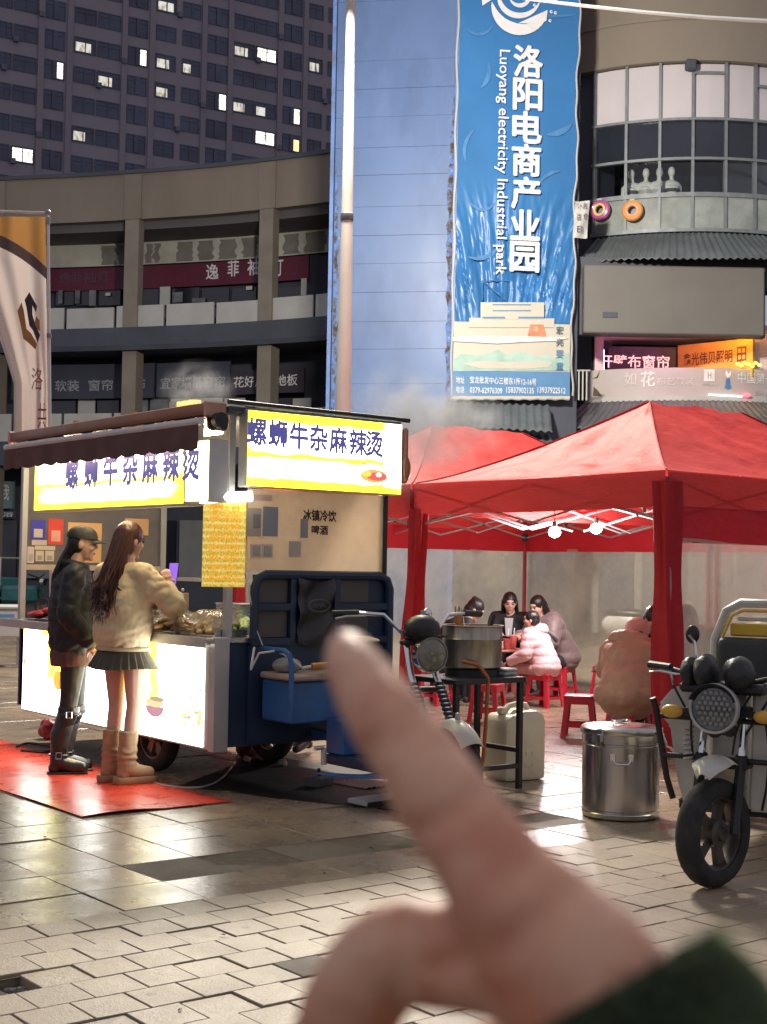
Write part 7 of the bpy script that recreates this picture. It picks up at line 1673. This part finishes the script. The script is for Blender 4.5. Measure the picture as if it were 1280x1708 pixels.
# ---------------------------------------------------------------- woman in tan jacket, seen from behind
Jr = dict(hipL=(.085, 0, .90), hipR=(-.085, 0, .90), knL=(.075, -.015, .50), knR=(-.080, -.01, .50), anL=(.072, .03, .115), anR=(-.078, .045, .115), toL=(.0, -.10, .065), toR=(-.155, -.085, .065),
          pelvis=(0, .0, .94), chest=(0, .01, 1.22), neck=(0, .0, 1.42), shL=(.16, .015, 1.355), shR=(-.16, .015, 1.355), elL=(.20, -.06, 1.12), elR=(-.335, -.08, 1.16), wrL=(.10, -.27, 1.10), wrR=(-.10, -.31, 1.27),
          head=(0, -.025, 1.585), face=(-12, 8, 0), hdR=(.3, -.1, .9), upR=(-.6, .8, 0), hdL=(-.3, -1, .2))
pr_ = uvp(4.44, 8.42); P2 = Person('person', (pr_.x, pr_.y, .006), R_(150), 'person in tan jacket, pleated mini skirt and beige slouch boots holding up a phone', Jr, M_skin, 1.0); P2.body(.0075, curl=.7)
mtan, nt, b = nmat('tan_jacket'); tc = N(nt, 'ShaderNodeTexCoord').outputs['Object']; L(nt, ramp(nt, noise(nt, tc, 7, 5), [(.3, (.60, .47, .27)), (.7, (.72, .59, .37))]).outputs[0], b.inputs['Base Color']); b.inputs['Roughness'].default_value = .7; b.inputs['Sheen Weight'].default_value = .15
m = MB(); sections(m, [(0, .02, .885, .180, .150), (0, .02, .92, .200, .170), (0, .025, 1.0, .215, .18), (0, .025, 1.15, .215, .175), (0, .02, 1.29, .20, .15), (0, .01, 1.38, .155, .11), (0, .0, 1.44, .075, .075)]); P2.sleeves(m, .090, .082, .060, stop=.95); m.cyl(P2.J['shL'], P2.J['shR'], .09, .09, 14)
jk = remesh(m, 'jacket', mtan, P2.e, .011, 4, disp=lambda c, n: n * (.014 * mnoise.noise(Vector((c.x * 8, c.y * 8, c.z * 5))) + .018 * abs(mnoise.noise(Vector((c.x * 10 + c.z * 7, c.y * 10, c.z * 11)))) - .006 + .004 * mnoise.noise(c * 40)))
m = MB(); m.tube([(math.cos(a) * .180, .02 + math.sin(a) * .150, .878) for a in np.linspace(0, 2 * PI, 40)[:-1]], .014, 8, closed=True); m.build('hem_band', pm('pale_rib', (.50, .42, .28), .8), P2.e)
for q in 'LR': m = MB(); c = P2.J['el' + q].lerp(P2.J['wr' + q], .95); d = (P2.J['wr' + q] - P2.J['el' + q]).normalized(); m.cyl(c - d * .02, c + d * .02, .054, .045, 14); m.build('cuff', mtan, P2.e)
# back print
M_prt = pm('black_back_print', (.03, .028, .028), .7); M_prt2 = pm('grey_back_print', (.34, .31, .26), .7)
def bk(t, x, z, w, h, mat):
    def warp(p): xx = p.x; return Vector((xx, .025 + .186 * math.sqrt(max(.05, 1 - (xx / .225) ** 2)) + .020, p.z))
    put_text(t, mat, P2.e, (x, 0, z), (-1, 0, 0), (0, 0, 1), w=w, h=h, bold=.02, warp=warp, name='back_print')
bk('YEAR', .17, 1.26, .30, .055, M_prt); bk('ROCK', .10, 1.19, .14, .045, M_prt2); bk('∞', .10, 1.085, .13, .045, M_prt2); bk('BEST', .11, 1.13, .11, .035, M_prt2)
# skirt with pleats
M_sk = pm('olive_brown_skirt', (.055, .045, .025), .6, var=.2, scale=12)
m = MB(); npl = 26; rings = []
for k in range(8):
    t = k / 7; z = .90 - .15 * t; ring = []
    for i in range(npl * 4):
        a = 2 * PI * i / (npl * 4); pl_ = ((i % 4) / 3.0); off = (.022 * t + .004) * (pl_ if (i // 4) % 2 == 0 else pl_)
        rr_ = 1 + off * 5 * (.5); ring.append(Vector((math.cos(a) * (.155 + .075 * t) * rr_, .015 + math.sin(a) * (.130 + .07 * t) * rr_, z + .006 * math.sin(a * 3))))
    rings.append(ring)
m.loft(rings, caps=False); m.build('skirt', M_sk, P2.e, 30)
M_tb = pm('beige_suede', (.34, .235, .13), .85, var=.18, scale=12, bump=.2, bscale=80); M_tbs = pm('beige_sole', (.30, .20, .11), .8)
for q in 'LR':
    an, t, kn = P2.J['an' + q], P2.J['to' + q], P2.J['kn' + q]; d = (t - an); d.z = 0; d.normalize(); m = MB()
    chain(m, [(an.x, an.y, .10, .058), (*(an + d * .07 + V3(0, 0, -.035)), .050), (t.x, t.y, .068, .041)]); hl_ = an - d * .02; m.ell((hl_.x, hl_.y, .07), (.05, .05, .045), 12, 8)
    sections(m, [(an.x, an.y, .09, .058, .060), (an.x, an.y, .16, .060, .064), (an.x, an.y, .205, .064, .068), (an.x, an.y - .002, .225, .058, .062), (an.x, an.y - .004, .25, .058, .062), (an.x * 1.01, an.y - .010, .335, .061, .066), (an.x * 1.01, an.y - .010, .345, .061, .066)], 20)
    bt = remesh(m, 'boot', M_tb, P2.e, .0085, 2, disp=lambda c, n: n * (.006 * math.sin(c.z * 150 + 3 * mnoise.noise(c * 14)) * math.exp(-((c.z - .19) / .05) ** 2) + .003 * mnoise.noise(c * 30)))
    m = MB(); chain(m, [(hl_.x - d.x * .02, hl_.y - d.y * .02, .03, .055), (*(an + d * .07 + V3(0, 0, -.085)), .055), (t.x + d.x * .01, t.y + d.y * .01, .03, .050)])
    o = remesh(m, 'sole', M_tbs, bt, .009, 2)
    for vtx in o.data.vertices: vtx.co.z = max(0.0, min(.05, vtx.co.z))
# phone
ph = empty('mobile_phone', P2.e.matrix_basis @ Vector((-.10, -.36, 1.37)), R_(150), 'mobile phone with glowing purple screen held by the person in tan', 'phone'); m = MB(); m.box(-.037, .037, -.004, .004, -.075, .075, .004); m.build('case', M_blk, ph)
m = MB(); m.box(-.034, .034, .0042, .005, -.07, .07); m.build('screen', pm('purple_screen', (.1, .05, .3), .2, var=.4, scale=40, emit=(.30, .14, .75), estr=.9), ph, 0); ph.rotation_euler = (R_(12), 0, R_(150 + 8))
# long hair
P2.hair_shell(M_hbrown, [((0, .018, .035), (.086, .102, .098)), ((0, .05, -.03), (.090, .075, .10)), ((0, .075, -.12), (.085, .055, .11)), ((0, .085, -.2), (.080, .05, .10))], .010)
def rts(rr): a = rr.uniform(-1.25, 1.25); x = math.sin(a) * .086; y = .02 + math.cos(a) * .09; return (x, y, rr.uniform(-.06, .05)), P2.hp(x * 1.15, y + .05, -.20)
P2.locks(M_hbrown, rts, (.02, .21, 1.20), 260, 5, .0065, .066, .05, 12)
for k in range(7):
    P2.locks(M_hbrown, rts, (.02 + .025 * (k - 3), .205, 1.14 - .03 * (k % 3)), 26, 20 + k, .0055, .034, .05, 12)

# ---------------------------------------------------------------- diners in the tents
SEAT = dict(hipL=(.09, 0, .42), hipR=(-.09, 0, .42), knL=(.12, -.40, .44), knR=(-.12, -.40, .44), anL=(.13, -.36, .09), anR=(-.13, -.36, .09), toL=(.14, -.52, .045), toR=(-.14, -.52, .045), pelvis=(0, .02, .46))
def seated(loc, front, label, up=.0, lean=.0, face=(0, 0, 0), arms=None, sc=1.0, hb=M_hblack):
    """lean: metres the chest moves forward"""
    th = math.atan2(front[0], -front[1]); J = dict(SEAT); J.update(chest=(0, -.10 - lean * .55, .76 - lean * .10), neck=(0, -.14 - lean, .94 - lean * .22), shL=(.17, -.12 - lean * .9, .885 - lean * .2), shR=(-.17, -.12 - lean * .9, .885 - lean * .2), head=(0, -.19 - lean * 1.25, 1.08 - lean * .38), face=face)
    a = arms or dict(elL=(.24, -.24 - lean * .6, .66), elR=(-.24, -.24 - lean * .6, .66), wrL=(.10, -.44 - lean * .5, .68), wrR=(-.10, -.44 - lean * .5, .70)); J.update(a)
    return Person('person', (loc.x, loc.y, 0), th, label, J, M_skin, sc, 'diners seated in the tent')
def wdir(a, b): q = uvp(a, b); return (q.x, q.y)
M_jean = pm('dark_trousers', (.03, .03, .038), .8, var=.2, scale=14); M_bc = pm('black_coat', (.009, .009, .011), .75, var=.25, scale=9); M_shoe = pm('dark_shoe', (.03, .028, .028), .5); M_wshoe = pm('white_shoe', (.6, .58, .56), .5)
def dress(P, coat, w=1.0, disp=None, trous=M_jean, shoe=M_shoe, vox=.016):
    P.body(.012, curl=.8); m = MB(); P.coat_torso(m, w); P.sleeves(m, .085 * w, .075 * w, .058 * w, stop=.95); o = remesh(m, 'coat', coat, P.e, vox, 3, disp=disp or wrinkle(.010, 8, 20))
    m = MB(); P.legs(m, 1.2); remesh(m, 'trousers', trous, P.e, .016, 2, disp=wrinkle(.006, 14, 30)); P.shoes(shoe); return o
def hood(P, mat, c=(0, .12, -.12), r=(.15, .10, .10)):
    m = MB(); R3 = P.H.to_3x3(); m.ell(P.hp(*c), r, 16, 10, R3); m.ell(P.hp(c[0], c[1] - .06, c[2] - .02), (r[0] * 1.02, r[1] * .9, r[2] * .7), 16, 10, R3); remesh(m, 'hood', mat, P.e, .014, 3, disp=wrinkle(.010, 12, 26))
def bob(P, mat=M_hblack, long=0, seed=1, bun=False):
    pts = [((0, .018, .03), (.084, .098, .095)), ((0, .05, -.03), (.082, .065, .085))]
    if bun: pts += [((0, .075, .085), (.038, .036, .036))]
    P.hair_shell(mat, pts, .011)
    if long:
        def rts2(rr): a = rr.uniform(-1.9, 1.9); x = math.sin(a) * .084; y = .02 + math.cos(a) * .085; return (x, y, rr.uniform(-.07, .03)), P.hp(x * 1.35, y * 1.2 + .02, -.16)
        ch = P.J['chest']; P.locks(mat, rts2, (P.J['neck'].x, P.J['neck'].y + .10, P.J['neck'].z - long), 70, seed, .011, .07, .04)
# in black, bent over the bowl
Pa = seated(uvp(9.75, 11.55), wdir(.62, -.28), 'diner in black coat bending low over a bowl with hair in a bun', lean=.20, face=(-12, 38, 0)); dress(Pa, M_bc, 1.05); bob(Pa, bun=True)
# long hair, facing the square
Pb = seated(uvp(11.45, 12.15), wdir(-.75, -.55), 'diner with long black hair in an open dark coat facing the square', lean=.05, face=(14, 18, 0)); dress(Pb, M_bc, 1.0); bob(Pb, long=.30, seed=4)
m = MB(); q = Pb.J['chest']; m.grid(lambda i, j: Vector(((i - .5) * .10 * (1 - .4 * j), q.y - .165 - .01 * j, q.z + .13 - .26 * j)), 4, 6); m.build('shirt_front', M_white_p, Pb.e)
# mauve puffer, long hair
M_mauve = pm('mauve_puffer', (.20, .148, .145), .5, var=.10, scale=8, sheen=.2)
Pc = seated(uvp(11.60, 11.52), wdir(-.8, .1), 'diner in mauve puffer coat with long black hair seen from the side', lean=.12, face=(10, 22, 0)); dress(Pc, M_mauve, 1.2, puffer(.012, .13)); bob(Pc, long=.26, seed=8); hood(Pc, M_mauve, (0, .13, -.17), (.14, .09, .07))
# girl in pink puffer
M_pink = pm('pink_puffer', (.74, .47, .49), .5, var=.08, scale=8, sheen=.2)
Pd = seated(uvp(10.62, 10.78), wdir(-.25, .8), 'little girl in pink hooded puffer jacket with black pigtail on a red stool', lean=.02, face=(18, 4, 0), sc=.80, arms=dict(elL=(.25, -.16, .62), elR=(-.25, -.16, .62), wrL=(.22, -.40, .52), wrR=(-.2, -.38, .56))); dress(Pd, M_pink, 1.15, puffer(.011, .10), pm('pink_trousers', (.5, .26, .25), .8), M_wshoe); bob(Pd, seed=9); hood(Pd, M_pink, (0, .13, -.14), (.14, .10, .085)); Pd.e.location.z = .055
def pg(rr): return (rr.uniform(-.095, -.07), rr.uniform(.02, .05), .0), None
Pd.locks(M_hblack, pg, (-.17, .08, .80), 26, 6, .013, .02, .03)
m = MB(); m.ell(Pd.hp(-.095, .035, -.0), .018, 10, 8); m.build('hair_tie', M_pink, Pd.e)
# tan puffer from behind
M_tanp = pm('tan_puffer', (.48, .30, .20), .48, var=.10, scale=7, sheen=.25)
Pe = seated(uvp(8.98, 8.12), wdir(.82, .50), 'diner in bulky tan puffer coat with hood tinted as pink-lit hunched on a red stool', lean=.16, face=(-14, 30, 0)); Pe.e.scale = (.98, .98, .90); dress(Pe, M_tanp, 1.48, lambda c, n: n * (.016 * (abs(math.sin((c.z + .05) * PI / .2)) ** .5 - .5) + .016 * abs(mnoise.noise(Vector((c.x * 8, c.y * 8, c.z * 5)))) + .006 * mnoise.noise(c * 24))); bob(Pe, seed=10)
m = MB(); R3 = Pe.H.to_3x3(); m.ell(Pe.hp(0, .03, .02), (.105, .12, .115), 16, 10, R3); remesh(m, 'hood', pm('pink_lit_hood', (.66, .36, .32), .6, var=.1, sheen=.3), Pe.e, .012, 3, disp=wrinkle(.012, 12, 26)); hood(Pe, M_tanp, (0, .13, -.14), (.20, .11, .085))  # hood is tan; the pink light on it is put into its colour
# in black beyond the tan coat
Pf = seated(uvp(9.95, 8.95), wdir(-.25, -.7), 'diner in black with black hair leaning over the table beyond the tan coat', lean=.16, face=(0, 30, 0)); dress(Pf, M_bc, 1.05); bob(Pf, seed=12)
# behind the clear side wall
M_tb2 = pm('brown_fleece', (.30, .19, .11), .9, var=.2, scale=18, bump=.4)
Pg = seated(uvp(10.0, 8.0), wdir(-.7, .35), 'diner in dark jacket with brown fleece collar behind the clear side wall', lean=.10, face=(0, 18, 0)); dress(Pg, pm('grey_jacket', (.06, .055, .06), .8, var=.2), 1.1); bob(Pg, seed=13); hood(Pg, M_tb2, (0, .08, -.16), (.19, .15, .075))
# vendor inside the cart's far side
Jv = dict(Jl); Jv.update(head=(0, -.05, 1.54), face=(0, 20, 0), elL=(.24, -.10, 1.10), elR=(-.24, -.10, 1.10), wrL=(.12, -.34, 1.12), wrR=(-.10, -.36, 1.10), hdL=(-.2, -1, -.1), hdR=(.2, -1, -.1), upL=(0, 0, 1), upR=(0, 0, 1))
pv = cw(1.56, 1.45, 0); Pv = Person('person', (pv.x, pv.y, 0), TH - PI / 2 + .45, 'vendor in pale apron working behind the food cart counter', Jv, M_skin, 1.0); Pv.body(.011, curl=.6)
m = MB(); Pv.coat_torso(m, 1.0); Pv.sleeves(m, .08, .07, .055, stop=.85); remesh(m, 'jumper', pm('grey_jumper', (.20, .19, .19), .9, var=.15), Pv.e, .015, 3, disp=wrinkle(.008)); m = MB(); Pv.legs(m, 1.2); remesh(m, 'trousers', M_jean, Pv.e, .015, 2); Pv.shoes(M_shoe)
m = MB(); m.grid(lambda i, j: Vector(((i - .5) * .34, -.165 - .03 * math.cos((i - .5) * 3) , 1.30 - .75 * j)), 10, 14); m.build('apron', pm('pale_apron', (.55, .52, .46), .8, var=.1), Pv.e, 60); bob(Pv, seed=15)
# ================================================================ the pointing hand close to the camera
def hpx(x, y, d): return at(x, y, d)
def rad(w, d): return w * d / F_PX
wr_p = hpx(1105, 1800, .245)
hd = empty('hand', wr_p, 0, 'outstretched hand pointing an index finger, in a fuzzy dark green sleeve', 'hand')
def hl(p): return p - wr_p
def hchain(m, pts, n=18):
    q = [(*hl(hpx(x, y, d)), rad(w, d)) for x, y, d, w in pts]
    # Catmull-Rom so that the finger swells and narrows smoothly
    out = []
    for i in range(len(q) - 1):
        p0, p1, p2, p3 = (np.array(q[max(0, i - 1)]), np.array(q[i]), np.array(q[i + 1]), np.array(q[min(len(q) - 1, i + 2)]))
        for t in np.linspace(0, 1, 5)[:-1]: out.append(tuple(.5 * ((2 * p1) + (p2 - p0) * t + (2 * p0 - 5 * p1 + 4 * p2 - p3) * t * t + (3 * p1 - p0 - 3 * p2 + p3) * t ** 3)))
    out.append(q[-1]); chain(m, out, n)
m = MB()
hchain(m, [(583, 1092, .318, 43), (595, 1118, .312, 52), (628, 1170, .302, 61), (656, 1212, .294, 68), (701, 1275, .285, 73), (743, 1338, .277, 80), (802, 1425, .270, 88), (848, 1490, .264, 100), (905, 1560, .258, 122)])     # index
hchain(m, [(900, 1625, .262, 95), (780, 1598, .272, 88), (665, 1592, .280, 86), (610, 1640, .283, 84), (575, 1720, .286, 82), (560, 1810, .288, 74), (640, 1880, .284, 66), (720, 1885, .28, 56)])                                   # middle, curled
hchain(m, [(915, 1760, .272, 90), (790, 1810, .284, 84), (680, 1832, .292, 82), (620, 1930, .295, 74), (690, 2010, .292, 62), (760, 2010, .288, 54)])                                                                                # ring
hchain(m, [(945, 1860, .280, 84), (830, 1930, .292, 76), (730, 1960, .298, 72), (690, 2050, .300, 64), (750, 2110, .296, 52)])                                                                                                       # little
hchain(m, [(1040, 1830, .240, 110), (930, 1850, .236, 92), (820, 1835, .238, 84), (730, 1815, .246, 76), (655, 1800, .254, 60)])                                                                                                     # thumb
hchain(m, [(905, 1560, .258, 122), (985, 1655, .252, 140), (1090, 1800, .245, 160), (1210, 2020, .236, 165)])
hchain(m, [(905, 1640, .262, 100), (1000, 1720, .256, 140), (1105, 1820, .250, 160)]); hchain(m, [(920, 1760, .270, 95), (1010, 1800, .262, 140), (1120, 1850, .250, 160)]); hchain(m, [(945, 1860, .278, 85), (1040, 1870, .268, 120), (1130, 1870, .252, 160)])
# creases across the joints
def axis_groove(px, py, d, ax, wid, dep):
    c = hl(hpx(px, py, d)); a = (hl(hpx(px + ax[0], py + ax[1], d)) - c).normalized(); return c, a, wid, dep
GR = [axis_groove(652, 1210, .294, (.56, .83), .0018, .0020), axis_groove(662, 1226, .293, (.56, .83), .0012, .0010), axis_groove(742, 1338, .277, (.55, .83), .0020, .0022), axis_groove(752, 1352, .275, (.55, .83), .0012, .0007), axis_groove(862, 1510, .262, (.62, .78), .0028, .0024),
      axis_groove(664, 1620, .280, (1, .05), .0024, .0030)]
TOC = (CAM - hpx(740, 1340, .28)).normalized()
def hdisp(c, n):
    k = 0.0
    for g, a, w, dp in GR:
        r = c - g; t = r.dot(a)
        if abs(t) < w * 3 and r.length < .022: k -= dp * math.exp(-(t / w) ** 2) * max(0, n.dot(TOC)) ** 1.5
    return n * (k + .00025 * mnoise.noise(c * 260) + .0006 * mnoise.noise(c * 90))
mh, nt, b = nmat('hand_skin'); tc = N(nt, 'ShaderNodeTexCoord').outputs['Object']
c = ramp(nt, noise(nt, tc, 30, 5, .6), [(.34, (.66, .27, .165)), (.50, (.82, .44, .28)), (.68, (.90, .60, .42))]).outputs[0]; c = mixc(nt, math_(nt, 'MULTIPLY', ramp(nt, noise(nt, tc, 900, 2), [(.4, (0, 0, 0)), (.7, (1, 1, 1))]).outputs[0], .15), c, (.40, .16, .11))
L(nt, c, b.inputs['Base Color']); b.inputs['Roughness'].default_value = .48; b.inputs['Subsurface Weight'].default_value = .15; b.inputs['Subsurface Radius'].default_value = (.006, .0022, .0012); b.inputs['Subsurface Scale'].default_value = 1.0
remesh(m, 'skin', mh, hd, .0013, 5, disp=hdisp)
# nail, seen from the side at the tip
m = MB(); c0 = hl(hpx(566, 1082, .312)); ax = (hl(hpx(560, 1050, .318)) - c0).normalized(); tocam = (CAM - hpx(570, 1080, .31)).normalized(); sd = ax.cross(tocam).normalized(); nn = (tocam * .5 - sd * .87).normalized() if True else tocam
if nn.dot(C_R) > 0: nn = (tocam * .5 + sd * .87).normalized()
tg = ax.cross(nn).normalized()
cc = hl(hpx(585, 1096, .317)); m.grid(lambda i, j: cc + ax * (-.004 + .011 * j) + tg * ((i - .5) * .0095) + nn * (.0062 - .0022 * (2 * i - 1) ** 2 - .0012 * j * j), 8, 8); m.build('fingernail', pm('nail', (.66, .42, .33), .55), hd, 60, .0004)
# sleeve of fuzzy dark green knit
mg, nt, b = nmat('green_fuzz'); tc = N(nt, 'ShaderNodeTexCoord').outputs['Object']
L(nt, ramp(nt, noise(nt, tc, 40, 4), [(.35, (.010, .018, .014)), (.55, (.022, .038, .022)), (.75, (.16, .19, .05))]).outputs[0], b.inputs['Base Color']); b.inputs['Roughness'].default_value = .95; b.inputs['Sheen Weight'].default_value = .6; b.inputs['Sheen Tint'].default_value = (.5, .65, .25, 1)
m = MB(); A = hl(hpx(982, 1668, .250)); B = hl(hpx(1290, 2240, .232)); d = (B - A).normalized(); x, y = frame_of(d); rings = []
for k in range(13):
    t = k / 12; c = A.lerp(B, t); r = .0272 + .003 * t - .002 * max(0, 1 - t * 6); rings.append([c + (x * math.cos(a) + y * math.sin(a)) * (r * (1 + .03 * math.sin(3 * a + 5 * t))) for a in np.linspace(0, 2 * PI, 33)[:-1]])
inner = [[A + d * (.004 * k) + (x * math.cos(a) + y * math.sin(a)) * .0225 for a in np.linspace(0, 2 * PI, 33)[:-1]] for k in (3, 1, 0)]
m.loft(inner + rings, caps=False); sl = m.build('sleeve', mg, hd, 60)
rr = random.Random(6); m = MB()
for k in range(9000):
    t = rr.random() ** 1.3; a = rr.random() * 2 * PI; c = A.lerp(B, t); n0 = x * math.cos(a) + y * math.sin(a); r = .0268 + .003 * t; p = c + n0 * r; tip = p + n0 * rr.uniform(.001, .0065) + Vector((rr.uniform(-1, 1), rr.uniform(-1, 1), rr.uniform(-1, 1))) * .0022 - d * .001
    s2 = d.cross(n0) * .00022; m._add([p - s2, p + s2, tip], [(0, 1, 2)])
tag(m.build('fuzz', mg, sl, 0), kind='stuff')
bpy.data.scenes.remove(TMP)
